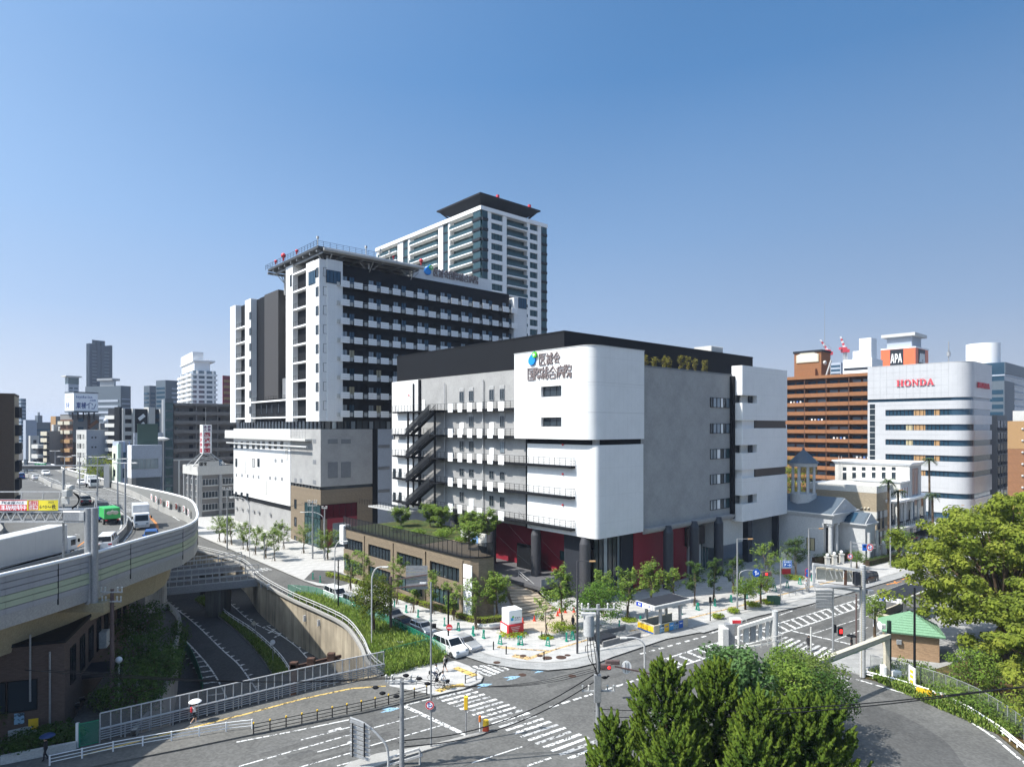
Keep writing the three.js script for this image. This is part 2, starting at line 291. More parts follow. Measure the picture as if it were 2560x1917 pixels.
{
const sh=new THREE.Shape([[0,0],[1.1,.0],[.75,.3],[1.5,.3],[1.9,0],[1.5,-.3],[.75,-.3]].map((p)=>new THREE.Vector2(...p)));
const shp=new THREE.Shape([[-.9,.42],[.1,.42],[.95,0],[.1,-.42],[-.9,-.42],[-.25,0]].map((p)=>new THREE.Vector2(...p)));const cg=metre(new THREE.ShapeGeometry(shp).rotateX(-PI/2));
for(const[p,r]of[[SC(840,835),.35],[SC(640,885),.4],[SC(420,942),.45],[SC(190,1003),.4],[SB(1180,865),.3],[SC(1265,722),.35],[SC(1435,682),.45],[SC(1600,636),.45],[SC(1745,598),.45],[SD(820,504),.5],[SD(640,568),.5],[SD(352,636),.45]]){const q=g(p);const m=struct('cycle_arrow',cg,M.paintBlue);m.position.set(q.x,.0115,q.z);m.rotation.y=r;}
for(const[p,r]of[[SC(700,795),.55],[SC(810,790),.6],[SC(862,773),.35],[SC(505,778),.4],[SC(640,778),.35],[SC(500,920),.42],[SC(900,930),.42],[SC(1035,797),.38],[SC(295,832),.4],[SD(118,668),.4],[SD(50,728),.35],[SC(1825,588),.4]]){const m=struct('manhole_cover',new THREE.CylinderGeometry(r,r,.02,18),M.rust,'structure');const q=g(p);m.position.set(q.x,p[1]<1650||true?.16:.012,q.z);if(r===.42||r===.38||p[0]>1690)m.position.y=.012;}
}
struct('road_patch',metre(poly(D2([1080,1258],[1250,1190],[1420,1250],[1560,1322],[1680,1400],[1740,1452],[1840,1590],[1420,1590],[1330,1450],[1210,1335]),.0065)),M.roadPatch);
// pavements: raised slabs with kerbs
const kerbCorner=C2([-75,640],[20,690],[140,735],[300,785],[500,818],[690,830],[850,815],[1000,780],[1100,742],[1540,600],[1830,545]);
const kerbAve=D2([60,702],[200,660],[400,600],[720,530],[870,490],[1200,398],[1520,308]);
const kerbLine=[Lw(-23.5,160),Lw(-23.5,43),Lw(-23.3,39),Lw(-21.4,35),Lw(-21.3,20),Lw(-21.3,5),Lw(-21.8,1.5),...kerbCorner.slice(2),...kerbAve,V3(150,0,-172)];
const P2=(l)=>l.map((p)=>[p.x,p.z]);
new MB().slab([...P2(kerbLine),[230,-240],[-20,-260]],0,.15).struct('pavement',M.pave);
{const m=new MB();m.l.push(...ribbon(kerbLine,-.02,.22,.168));m.struct('kerb',M.concrete);}
{const m=new MB(),gw=new MB();gw.l.push(...ribbon(kerbLine.slice(6),.24,2.3,.156));gw.struct('pavement_strip',M.paveGrey);
m.l.push(...ribbon(C2([320,712],[720,738],[1050,640],[1440,562]),-.18,.18,.163),...ribbon(D2([55,640],[400,555],[860,430],[1170,350]),-.18,.18,.163),...ribbon(C2([545,802],[720,738]),-.3,.3,.166),...ribbon(C2([300,705],[440,720]),-.35,.35,.164),...ribbon(C2([425,775],[560,800]),-.5,.5,.167));
m.struct('tactile_paving',M.tactile);}
// corner plaza in warm stone
struct('plaza_paving',metre(poly([...C2([430,560],[760,600],[950,520],[940,430],[800,400]),Lw(-5,2),Lw(-12,2.2)],.158)),mat('plaza',[.52,.43,.33],.9,{map:tPave}));
// driveway and lay-by in dark asphalt
new MB().slab(P2([Lw(-21.3,36),Lw(-23.4,44),Lw(-19,50),Lw(-16.3,47),Lw(-16.4,37)]),.1,.158).struct('driveway',M.roadPatch);
// bridge-road pavement
const railLine=[V3(-33.75,0,-52.98),V3(-19.8,0,-63.4),V3(-13.3,0,-67.62)];
const kerbR3=[V3(-36,0,-47.4),...B2([-420,1180],[0,1092],[500,992],[1000,892],[1500,772])];
new MB().slab(P2([V3(-38,0,-49.6),...railLine,...B2([1250,570],[1450,520],[1700,490],[1810,530],[1925,615],[1905,660],[1760,715],[1540,765]),...kerbR3.slice().reverse()]),-.8,.15).struct('bridge_pavement',mat('asphaltPale',[.19,.185,.175],.95,{map:tRoad}));
struct('corner_paving',metre(poly(B2([1190,590],[1450,520],[1700,490],[1810,530],[1920,617],[1900,655],[1760,712],[1540,762],[1180,690]),.156)),M.pave);
{const m=new MB();m.l.push(...ribbon([...[[730,1455],[1300,1310],[1820,1178],[2190,1082]].map((p)=>g(SH(...p))),...B2([0,925],[500,790],[880,710],[1150,690])],-.14,.14,.158));m.l.push(...ribbon(B2([1560,735],[1640,700],[1770,680]),-.4,.4,.163),...ribbon(B2([1700,545],[1860,610]),-.4,.4,.163));m.struct('tactile_paving',M.yellowLine=mat('yellowLine',[.62,.43,.13],.85,{map:tWear}));}
// refuge island in the foreground road
new MB().slab(P2(B2([880,1290],[1080,1225],[1480,1160],[1900,1052],[1960,1052],[1985,1035],[1900,1080],[1640,1150],[1200,1280],[900,1390],[700,1500],[600,1480])),0,.15).struct('refuge_island',M.concrete);
// park ground beside the curved road, avenue pavement beside it, tree island in the foreground
const curveEdge=D2([1160,1012],[1360,1062],[1620,1145],[1840,1245],[2050,1385],[2260,1560]);
new MB().slab(P2([...curveEdge,V3(47,0,-40),V3(170,0,-40),V3(190,0,-118),V3(110,0,-100),V3(62,0,-78),V3(44,0,-72)]),0,.12).struct('park_ground',mat('parkSoil',[.15,.125,.075],1,{map:tGrass}));
new MB().slab(P2([...D2([960,938],[1165,1000]),V3(40,0,-66.5),V3(62,0,-78),V3(125,0,-113),V3(150,0,-128),V3(132,0,-140),...D2([1560,560],[1330,690],[1225,762],[1150,800],[1000,880])]),0,.135).struct('avenue_pavement',M.paveGrey);
new MB().slab([[27.3,-55.3],[27.2,-52.6],[26.1,-49.4],[25.4,-44],[23,-34],[4,-34],[6.5,-42],[13,-52],[20,-58.5],[24.5,-58]],0,.15).struct('tree_island',M.grass);
// verge between the retaining wall and the side street
const fenceP=[Lw(-29.4,36),Lw(-27,32.2),Lw(-26.4,18.5),Lw(-26.3,13),Lw(-26.9,1.1),Lw(-27.4,-2.7)];
const verge=[...fenceP,g(SB(1650,500)),g(SB(1440,540)),g(SB(1150,620)),...wallR.filter((p)=>p.z<-69&&p.z>-103).map((p)=>V3(p.x+.45,0,p.z-.05))];
struct('verge',metre(poly(verge,.02)),M.soil);
// markings of the sunken road
{
const m=new MB(),edge=(pts)=>smooth(pts.map((p)=>atT(S2(...p))),26);
const lineM=edge([[1105,540],[1300,690],[1500,880],[1600,970],[1700,1110],[1735,1160]]),lineL=edge([[1215,780],[1330,900],[1420,1010],[1490,1130],[1522,1205]]);
for(const l of[lineM,lineL])for(let i=0;i<l.length-1;i++)flat(m,l[i],l[i+1],.2,.02);
const off=(l,n,w,sgn,on)=>{const q=even(l,n);for(let i=0;i<n;i++){const d=q[i+1].clone().sub(q[i]).normalize(),s=V3(-d.z,0,d.x).multiplyScalar(w*sgn);flat(m,q[i].clone().addScaledVector(d,sgn>0?0:0),q[i].clone().add(s).addScaledVector(d,on),.42,.02);}};
off(lineM,24,1.9,-1,-1.1);off(lineL,13,1.9,1,-.3);
const lineR=smooth([[1480,500],[1560,575],[1700,690],[1879,770]].map((p)=>atT(S2(...p))).concat([[210,900],[330,980],[440,1060],[540,1165]].map((p)=>atT(S8(...p)))),30);
for(let i=0;i<lineR.length-1;i++)flat(m,lineR[i],lineR[i+1],.16,.02);
off(lineR,20,1.2,-1,-.6);
m.struct('underpass_marking',M.paint);
// grass median with kerb and guard rail
const mL=smooth([[1300,545],[1480,665],[1640,800],[1760,940],[1830,1050]].map((p)=>atT(S2(...p))),20),mR=smooth([[1400,505],[1500,640],[1700,780],[1879,950]].map((p)=>atT(S2(...p))).concat([atT(S8(390,1290))]),20);
const gm=new MB(),km=new MB();for(let i=0;i<20;i++){const a=mL[i],b=mR[i],c=mL[i+1],d=mR[i+1],u=(p,y)=>V3(p.x,p.y+y,p.z);gm.quad(u(a,.25),u(b,.25),u(d,.25),u(c,.25));km.quad(u(a,0),u(a,.3),u(c,.3),u(c,0)).quad(u(b,.3),u(b,0),u(d,0),u(d,.3));}
gm.struct('median_soil',M.grass);km.struct('median_kerb',M.concrete);
var medianL=mL,medianR=mR;
}

{
const m=new MB(),z=(a,b,n,j)=>{const p=g(a),q=g(b);let l=p;for(let i=1;i<=n;i++){const k=p.clone().lerp(q,i/n).add(V3(R(-j,j),0,R(-j,j)));flat(m,l,k,R(.03,.07),.0075);l=k;}};
z(SB(1990,700),SC(900,1330),22,.12);z(SC(520,1010),SC(900,1290),14,.15);z(SB(100,1200),SB(1240,900),26,.1);z(SC(540,1500),SC(1090,1230),14,.12);z(SB(1380,870),SB(1900,1000),12,.1);z(SD(760,900),SD(1180,640),14,.1);z(SD(1120,1200),SD(1900,1560),18,.15);z(SD(60,760),SD(620,610),16,.1);z(SC(250,1600),SC(720,1400),12,.12);z(SB(30,1250),SB(600,1090),12,.1);
m.struct('road_crack',M.crack);
const t=new MB();for(const[a,b,w]of[[SB(150,1230),SB(1050,990),.7],[SB(300,1290),SB(1180,1050),.7],[SB(520,1290),SB(1240,1110),.7],[SC(700,1010),SC(1500,780),.8],[SC(760,1060),SC(1540,840),.8],[SD(700,760),SD(1440,470),.8],[SD(760,800),SD(1460,505),.8]])flat(t,g(a),g(b),w,.0058);t.struct('tyre_track',mat('tyreTrack',[.13,.128,.125],.9,{map:tRoad}));
for(const[a,b,c,d]of[[SC(560,930),SC(760,870),SC(860,900),SC(650,965)],[SB(1950,880),SB(2120,840),SB(2190,880),SB(2010,925)],[SD(880,690),SD(1010,640),SD(1050,660),SD(920,712)],[SB(360,1230),SB(560,1180),SB(600,1205),SB(400,1258)]])struct('road_patch',metre(poly([a,b,c,d].map((p)=>g(p)),.0052)),M.roadPatch);
}
// ---------------------------------------------------------------- lettering: brush strokes on a ten by ten grid, x then y downwards
const STROKES={
医:'90 00 09 99;31 13;32 82;24 84;52 54 28;54 88',誠:'10 21;02 42;13 33;15 35;16 36 39 19 16;52 92;52 48;54 74 73 67 57;70 75 89 98;80 91;94 69',会:'50 04;50 94;33 63;15 85;45 28 78;66 89',
国:'00 90 99 09 00;22 72;24 74;27 77;52 57;65 76',際:'00 09;00 30 12 33 25 05;51 34;51 61 44;61 84;71 91 74;46 86;37 97;67 69;57 48;77 98',総:'20 02 22;32 05 45;25 29;06 08;46 48;60 53;80 92;72 54 94;56 48;66 69 89;75 76;96 98',
合:'50 04;50 94;34 64;16 86 89 19 16',病:'50 51;21 91;21 15 09;02 13;33 93;35 39;35 95 99;63 64 47;65 87',院:'00 09;00 30 12 33 25 05;60 61;41 91;41 43;91 93;54 84;46 96;66 39;76 79 99 97',
東:'11 91;22 82 86 26 22;24 84;50 59;57 08;57 98',横:'20 29;02 42;23 06;23 46;51 91;60 63;80 83;43 93;54 84 87 57 54;74 57;58 49;78 89',イ:'80 04;53 59',ン:'01 23;09 59 92',
西:'00 90;03 93 99 09 03;30 35;60 65 85',沢:'00 11;03 14;09 25;41 81 84 44;41 45 29;63 99',学:'10 21;40 41;80 61;04 02 92 94;24 64 55 49 29;06 96',園:'00 90 99 09 00;22 72;24 74;35 65 67 35;47 28;57 78',
校:'20 29;02 42;23 06;23 46;70 71;42 92;53 44;83 94;74 49;54 99',法:'00 11;03 14;09 25;42 82;60 65;35 95;65 38 88;77 99',人:'50 54 09;54 99',
終:'20 02 22;32 05 45;25 29;06 08;46 48;60 44;52 82 46;63 95;66 77;58 79',日:'10 80 89 19 10;14 84',車:'11 81;23 73 76 26 23;08 98;50 59',線:'20 02 22;32 05 45;25 29;06 08;46 48;61 51;52 92 94 54 52;74 79;56 49;95 77 99',規:'02 42;04 44;20 24 08;25 48;51 91 96 56 51;53 93;67 49;77 79 99',制:'20 11;02 52;04 54;30 39;07 06 56 58;70 76;90 99 89',中:'12 82 86 16 12;50 59',
阿:'00 09;00 30 12 33 25 05;40 98 ;41 91;54 74 77 57 54;81 89',波:'00 11;03 14;09 25;42 92;42 38;65 46;60 66;45 85 49;46 99',座:'50 51;11 91;11 09;33 25;33 45;73 65;73 85;53 59;26 86;19 99',付:'30 04;13 19;33 93;73 79 69;45 56',近:'01 12;04 14 18 09;18 99;80 51;51 56;53 93;73 77',混:'00 11;03 14;09 25;40 90 94 44 40;42 92;45 49;47 66;75 79 98',雑:'02 42;20 22 05;06 46;24 29;60 53;63 69;63 93;65 95;67 97;69 99;80 83',注:'00 11;03 14;09 25;60 71;42 92;45 85;39 99;62 69',意:'50 51;11 81;31 33;71 63;03 93;24 74 76 24;07 18;37 39 69;77 88',秋:'40 21;03 43;20 29;24 06;34 45;60 66 49;66 99;52 53;83 84','～':'05 23 35 66 84',大:'03 93;50 53 09;54 99',家:'50 51;02 01 91 92;13 83;43 05;44 56 59 48;65 98;66 28',
};
const strokes=(ch)=>(STROKES[ch]??'').split(';').map((s)=>s.trim().split(' ').map((p)=>[+p[0],+p[1]]));
// raised letter, one mesh per character: width w, height h, stroke t, depth d; origin lower left, facing +z
function glyph(ch,w,h,t,d){
return shared('gl'+ch+[w,h,t,d],()=>{const m=new MB();let k=0;for(const s of strokes(ch))for(let i=0;i<s.length-1;i++){const P=(q)=>V3(t/2+q[0]/9*(w-t),t/2+(9-q[1])/9*(h-t),0);const a=P(s[i]),b=P(s[i+1]),e=b.clone().sub(a).normalize().multiplyScalar(t/2);const L=d+(k++%5)*.004;const mm=new MB().bar(a.sub(e),b.add(e),t,t).l[0];mm.scale(1,1,L/t);mm.translate(0,0,L/2);m.l.push(mm);}return m.geo();});
}
function paintText(c,str,x,y,w,h,colr,t=.11){
c.strokeStyle=c.fillStyle=colr;c.lineJoin=c.lineCap='round';
[...str].forEach((ch,i)=>{if(STROKES[ch]){c.lineWidth=Math.min(w,h)*t;for(const s of strokes(ch)){c.beginPath();s.forEach((p,k)=>{const X=x+i*w+w*(.08+.84*p[0]/9),Y=y+h*(.06+.88*p[1]/9);k?c.lineTo(X,Y):c.moveTo(X,Y);});c.stroke();}}});
}
function print(w,h,draw,k=1){const c=document.createElement('canvas');c.width=w;c.height=h;const x=c.getContext('2d');draw(x,w,h);const t=new THREE.CanvasTexture(c);t.colorSpace=THREE.SRGBColorSpace;return t;}
const latin=(c,s,x,y,px,colr,font='bold',fam='sans-serif',maxW)=>{c.fillStyle=colr;c.font=font+' '+px+'px '+fam;c.textBaseline='middle';c.textAlign='center';maxW?c.fillText(s,x,y,maxW):c.fillText(s,x,y);};
const printMat=(t,r=.5)=>new THREE.MeshStandardMaterial({map:t,roughness:r,name:'print'});
// a thin printed board facing +z: print on the front, plain edges
function board(parent,name,w,h,d,m,pos,turn=0,back=M.steel,label){
const q=new THREE.BoxGeometry(w,h,d);const b=shade(new THREE.Mesh(q,[back,back,back,back,m,back]));b.name=name;if(label)b.userData.label=label;b.position.copy(pos);b.rotation.y=turn;parent.add(b);return b;
}
const fonts={serif:await new FontLoader().loadAsync('fonts/droid/droid_serif_bold.typeface.json'),sans:await new FontLoader().loadAsync('fonts/droid/droid_sans_bold.typeface.json')};
const word=(s,size,d,f='sans',sx=1)=>{const q=new TextGeometry(s,{font:fonts[f],size,depth:d,curveSegments:4,bevelEnabled:false});q.computeBoundingBox();q.translate(-q.boundingBox.min.x,0,0);q.scale(sx,1,1);return metre(q);};
// drop-shaped emblem of the clinic
function emblem(parent,s,pos,turn){
const o=new THREE.Group();o.name='emblem';o.position.copy(pos);o.rotation.y=turn;parent.add(o);
const sh=new THREE.Shape();sh.moveTo(.62,1);sh.bezierCurveTo(.45,.8,0,.62,0,.30);sh.bezierCurveTo(0,.08,.16,0,.34,0);sh.bezierCurveTo(.62,0,.72,.22,.70,.40);sh.bezierCurveTo(.66,.55,.46,.58,.50,.78);sh.closePath();
part(o,'drop',metre(new THREE.ExtrudeGeometry(sh,{depth:.1,bevelEnabled:true,bevelSize:.02,bevelThickness:.02,bevelSegments:1}).scale(s,s,s)),col(.005,.25,.72,.35));
const p=part(o,'leaf',metre(new THREE.CylinderGeometry(.22,.22,.14,24).rotateX(PI/2).scale(s,s,s)),col(.10,.55,.02,.35));p.position.set(.68*s,.72*s,.1*s);
const c=part(o,'cross',new MB().box(-.11,.11,-.04,.04,0,.03).add(new THREE.BoxGeometry(.08,.22,.036).translate(0,0,.015)).geo().scale(s,s,s),M.whitePlain);c.position.set(.68*s,.72*s,.17*s);
return o;
}
// ---------------------------------------------------------------- the clinic block

const csgEval=new Evaluator();csgEval.useGroups=false;csgEval.attributes=['position','normal'];
function carve(geo,boxes){
let a=new Brush(geo);a.updateMatrixWorld();
for(const[x0,x1,y0,y1,z0,z1]of boxes){const q=new THREE.BoxGeometry(Math.abs(x1-x0),Math.abs(y1-y0),Math.abs(z1-z0));q.translate((x0+x1)/2,(y0+y1)/2,(z0+z1)/2);const b=new Brush(q);b.updateMatrixWorld();a=csgEval.evaluate(a,b,SUBTRACTION);a.updateMatrixWorld();}
return metre(a.geometry);
}
// readings on the facades: along b on a plane of constant a, along a on a plane of constant b
const cA=V3(.7497,0,-.6618),cB=V3(-.6602,0,-.7511);
function facer(org){
return{
fb(p,a=0){const k=(p[0]-CU)/F,x=org.x+cA.x*a,z=org.z+cA.z*a,b=(x+k*z)/(-k*cB.z-cB.x),d=-(z+b*cB.z);return[b,CH-(p[1]-CV)*d/F];},
fa(p,b=0){const k=(p[0]-CU)/F,x=org.x+cB.x*b,z=org.z+cB.z*b,a=(x+k*z)/(-k*cA.z-cA.x),d=-(z+a*cA.z);return[a,CH-(p[1]-CV)*d/F];},
};
}
const AN=facer(O0);
// window meshes: a frame with its pane as a child. Local frame: width along x, facing +z, origin bottom centre
function windowIn(parent,w,h,pos,turn,glass=M.glass,frame=M.black,bars=1,name='window'){
const key=[w,h,bars].map((x)=>x.toFixed(2)).join();
const f=shared('wf'+key,()=>{const m=new MB(),t=.06;m.box(-w/2,w/2,0,t,-.04,.06).box(-w/2,w/2,h-t,h,-.04,.06).box(-w/2,-w/2+t,t,h-t,-.04,.06).box(w/2-t,w/2,t,h-t,-.04,.06);for(let i=1;i<bars;i++){const x=-w/2+w*i/bars;m.box(x-.025,x+.025,t,h-t,-.03,.05);}return m.geo();});
const o=part(parent,name,f,frame);o.position.copy(pos);o.rotation.y=turn;
part(o,'pane',shared('wp'+key,()=>new MB().box(-w/2+.06,w/2-.06,.06,h-.06,-.03,.0).geo()),glass);
return o;
}
const LEFT=-PI/2;
function railing(a0,b0,a1,b1,y,h=1.1,step=1.1,m=new MB()){
const L=Math.hypot(a1-a0,b1-b0),n=Math.max(1,Math.round(L/step)),P=(t,yy)=>V3(lerp(a0,a1,t),yy,-lerp(b0,b1,t));
for(let i=0;i<=n;i++)m.bar(P(i/n,y),P(i/n,y+h),.05);
for(const k of[1,.67,.34])m.bar(P(0,y+h*k),P(1,y+h*k),k===1?.05:.03);
return m;
}
{
const o=thing('clinic_building','white clinic block with rounded corner, black roof storey and outside stairs, at the crossing','building',O0,TURN);
const solidPlan=(pts,r,y0,y1)=>{const s=new THREE.Shape();pts.forEach(([a,b],i)=>{const n=pts.length,p=pts[(i+n-1)%n],q=pts[(i+1)%n],rr=r[i]??0,v=(c)=>{const dx=c[0]-a,dy=c[1]-b,l=Math.hypot(dx,dy);return[a+dx/l*rr,b+dy/l*rr];};const A1=v(p),B1=v(q);i?s.lineTo(...A1):s.moveTo(...A1);if(rr)s.quadraticCurveTo(a,b,...B1);});s.closePath();return new THREE.ExtrudeGeometry(s,{depth:y1-y0,bevelEnabled:false,curveSegments:20}).rotateX(-PI/2).translate(0,y0,0);};
// the shape plane (a, b) turned down maps b to -z
part(o,'concrete_wall',metre(new THREE.BoxGeometry(55,25.5,55.2).translate(1.6+27.5,22.65,-.6-27.6)),M.cast);
part(o,'concrete_soffit',new MB().prism((()=>{const s=new THREE.Shape();s.moveTo(0,0);s.quadraticCurveTo(-.9,0,-.9,.9);s.lineTo(0,.9);return s;})(),26,new THREE.Matrix4().makeRotationY(PI/2).setPosition(12.5,9.3,-.62)).geo(),M.cast);
// right-hand strip windows set in the concrete
for(const y of[450,605,757,908,1060]){
const[a0,y1]=AN.fa(S6(462,y),.6),[a1]=AN.fa(S6(596,y+30),.6),y0=y1-2.05;let x=a0;
[.9,1.25,1.25,1.0,.9,1.25,1.2].forEach((w,i)=>{const k=(a1-a0)/7.75;windowIn(o,w*k,1.75,V3(x+w*k/2,y1-1.95,-.53),0,[M.glass,M.glassPale,M.glassPale,M.whitePlain,M.glass,M.glassPale,M.glassGreen][(i+(y>700?1:0))%7],M.steelDark);x +=w*k;});
}
// rounded white corner blocks
const[wb1,wy1]=AN.fb(S5(1140,460)),[wb0,wy0]=AN.fb(S5(1280,525)),[,wy3]=AN.fb(S5(1140,672)),[,wy2]=AN.fb(S5(1280,735));
const up=solidPlan([[0,0],[12.1,0],[12.1,16.6],[0,16.6]],{0:2.6},24.15,37.7);
part(o,'upper_block',carve(up,[[-1,.6,wy0,wy1,-wb1,-wb0],[-1,.6,wy2,wy3,-wb1,-wb0]]),M.white);
for(const[y0,y1]of[[wy0,wy1],[wy2,wy3]])windowIn(o,wb1-wb0-.1,y1-y0-.1,V3(.5,y0+.05,-(wb0+wb1)/2),LEFT,M.glass,M.black,3);
part(o,'lower_block',metre(solidPlan([[1.1,.05],[11.95,.05],[11.95,14.7],[1.1,14.7]],{0:1.2},9.85,23.35)),M.white);
part(o,'band',metre(solidPlan([[1.5,.5],[11.9,.5],[11.9,15.2],[1.5,15.2]],{0:1.5},23.3,24.2)),M.black);
for(const y of[28.1,32.4])part(o,'joint',metre(solidPlan([[-.012,-.012],[12.1,-.012],[12.1,2],[2,16.6],[-.012,16.6]],{0:2.6},y,y+.035)),M.steelLight);
part(o,'coping',metre(solidPlan([[-.06,-.06],[12.16,-.06],[12.16,16.66],[-.06,16.66]],{0:2.62},37.69,37.8)),M.steelLight);
part(o,'recess',new MB().box(1.35,1.7,9.8,24.2,-15.35,-14.72).geo(),M.black);part(o,'recess',new MB().box(1.3,1.75,9.8,35.3,-46.65,-46.05).geo(),M.black);
part(o,'white_wall',carve(new THREE.BoxGeometry(3,25.5,9.85).translate(2.8,22.55,-51.6),[[.5,1.7,23.35,24.35,-57,-51.2]]),M.white);
part(o,'louvre_band',new MB().box(1.66,1.9,23.35,24.35,-56.4,-51.2).geo(),M.black);
// black roof storey
part(o,'roof_storey',new MB().box(2.0,59.2,35.45,40.6,-55.7,-7.4).geo(),M.dark);
part(o,'roof_edge',new MB().box(1.94,59.26,40.5,40.72,-55.76,-55.6).box(1.94,2.1,40.5,40.72,-55.6,-7.5).box(1.94,59.26,40.5,40.72,-7.5,-7.34).geo(),M.black);
const pent=part(o,'roof_housing',new MB().rbox(-2.2,2.2,0,1.6,-2,2,.1).box(1.2,2.9,.3,1.3,-1,1).geo(),M.offwhite);{const q=AN.fa([1772,870],11);pent.position.set(q[0],40.6,-11);}
part(o,'roof_coping',new MB().box(12.2,40,35.35,35.6,-.9,-.55).geo(),M.castDark);
// sign on the upper block
const ST=mat('letter',[.20,.16,.155],.4),P=(b,y)=>V3(-.02,y,-b);
{const[bL,yT]=AN.fb(S5(1128,232)),[bR,yB]=AN.fb(S5(1276,298));const w=(bL-bR)/3;[...'医誠会'].forEach((c,i)=>{const l=part(o,'letter',glyph(c,w*.94,1.8,.15,.13),ST);l.position.copy(P(bL-i*w,yB));l.rotation.y=LEFT;});}
{const[bL]=AN.fb(S5(1050,340)),[bR,yB]=AN.fb(S5(1355,388));const w=(bL-bR)/6;[...'国際総合病院'].forEach((c,i)=>{const l=part(o,'letter',glyph(c,w*.94,1.9,.15,.13),ST);l.position.copy(P(bL-i*w,yB-.1));l.rotation.y=LEFT;});const[b2,y2]=AN.fb(S5(1060,312));emblem(o,2.1,V3(-.03,y2,-b2),LEFT);}
// escape balconies, screens, windows and doors of the street side
const decks=[29.1,24.55,20.2,15.65,10.95];
const bOf=(x)=>AN.fb(S5(x,900),.2)[0];
decks.forEach((y,i)=>{
const b0=i<2?16.7:bOf(1345),b1=bOf(115);
const bal=new THREE.Group();bal.name='balcony';o.add(bal);
const dk=new MB();dk.box(.2,1.58,y-.1,y,-b1,-b0).box(.2,.3,y-.34,y-.1,-b1,-b0);for(let b=b0;b<b1;b +=1.9)dk.box(.32,1.58,y-.3,y-.1,-b-.06,-b+.06);
dk.build('deck',M.steelDark,bal);
const rl=railing(.24,b0,.24,b1,y,1.15,1.15);railing(.24,b0,1.5,b0,y,1.15,.7,rl);railing(.24,b1,1.5,b1,y,1.15,.7,rl);rl.build('railing',M.steelDark,bal);
for(const[x0,x1]of[[500,532],[567,597],[632,665],[700,735],[772,808],[847,885]]){
const c0=bOf(x1),c1=bOf(x0),w=c1-c0;const s=part(bal,'screen',shared('scr'+w.toFixed(2),()=>{const m=new MB();for(let k=0;k<3;k++)m.rbox(-.04,.04,k*.53,k*.53+.515,-w/2,w/2,.015);return m.geo();}),M.whitePlain);s.position.set(.16,y-.45,-(c0+c1)/2);
}
});
const cols=[[580,610],[645,677],[785,817],[858,890]].map(([x0,x1])=>{const c0=AN.fb(S5(x1,900),1.6)[0],c1=AN.fb(S5(x0,900),1.6)[0];return[(c0+c1)/2,c1-c0];});
const kinds=['wwww','dwdw','wwdp','wwww','wdww'];
decks.forEach((y,i)=>cols.forEach(([b,w],j)=>{
const k=kinds[i][j];
if(k==='d'){const d=part(o,'door',shared('door'+w.toFixed(1),()=>new MB().rbox(-w/2,w/2,0,2.2,-.03,.05,.02).box(w/2-.2,w/2-.12,1,1.05,.05,.1).geo()),M.whitePlain);d.position.set(1.56,y+.05,-b);d.rotation.y=LEFT;}
else{const hh=i===3?1.35:1.85;windowIn(o,w,hh,V3(1.54,y+1.45,-b),LEFT,k==='p'?M.glassPale:M.glass,M.steel,2);if(i<3){const l=part(o,'louvre',shared('lv'+w.toFixed(1),()=>{const m=new MB();for(let q=0;q<5;q++)m.box(-w/2,w/2,q*.12,q*.12+.09,-.05,.05);return m.geo();}),M.steelLight);l.position.set(1.54,y+3.35,-b);l.rotation.y=LEFT;}}
}));
{const d=part(o,'door',new MB().rbox(-.5,.5,0,2.1,-.03,.05).geo(),M.whitePlain);d.position.set(1.54,29.2,-AN.fb(S5(333,560),1.6)[0]);d.rotation.y=LEFT;}
for(const[x,y]of[[131,1055],[171,1055],[131,1218],[171,1218]]){const[b,yy]=AN.fb(S5(x,y),1.3);windowIn(o,1.1,1.9,V3(1.26,yy-.95,-b),LEFT,M.glass,M.steel,1);}
for(const[x,r]of[[478,.1],[742,.12]])part(o,'drain_pipe',new MB().rod(V3(1.3,10,0),V3(1.3,34.2,0),r).geo(),M.steelLight).position.z=-AN.fb(S5(x,800),1.4)[0];
part(o,'drain_pipe',new MB().rod(V3(1.1,10,0),V3(1.1,34.6,0),.14).geo(),M.black).position.z=-AN.fb(S5(262,800),1.2)[0];
for(const[x,y]of[[230,520],[230,685],[1292,860],[1292,1062],[1292,1275]]){const[b,yy]=AN.fb(S5(x,y),1.1);const l=part(o,'warning_lamp',new MB().ball(V3(0,0,0),.16).box(-.02,.3,-.05,.05,-.05,.05).geo(),M.signRed);l.position.set(1,yy,-b);}
// stairs: four flights, each with treads, stringers and mesh sides
const bS0=AN.fb(S5(415,620),-.6)[0],bS1=AN.fb(S5(228,820),-.6)[0];
for(let i=0;i<4;i++){
const st=new THREE.Group();st.name='stair_flight';o.add(st);const y1=decks[i],y0=decks[i+1],T=(t,dy=0,a=0)=>V3(a,lerp(y1,y0,t)+dy,-lerp(bS0+1,bS1,t));
const m=new MB();for(const a of[-1.35,.05])m.bar(T(0,-.15,a),T(1,-.15,a),.08,.75);m.build('stringer',M.steelDark,st);
const tr=new MB();for(let k=0;k<22;k++){const p=T((k+.5)/22);tr.box(-1.3,.0,p.y-.05,p.y,p.z-.2,p.z+.2);}tr.build('treads',M.steelDark,st);
const r=new MB();for(const a of[-1.35,.05]){for(const dy of[1.05,.7,.4])r.bar(T(0,dy,a),T(1,dy,a),dy>1?.06:.035);for(let k=0;k<=26;k++)r.bar(T(k/26,.1,a),T(k/26,1.05,a),.035);}r.build('railing',M.steelDark,st);
const land=new MB().box(-1.4,.25,y1-.15,y1,-bS0-1.2,-bS0+1.6).box(-1.4,.25,y0-.15,y0,-bS1-1.2,-bS1+.6);land.build('landing',M.steelDark,st);
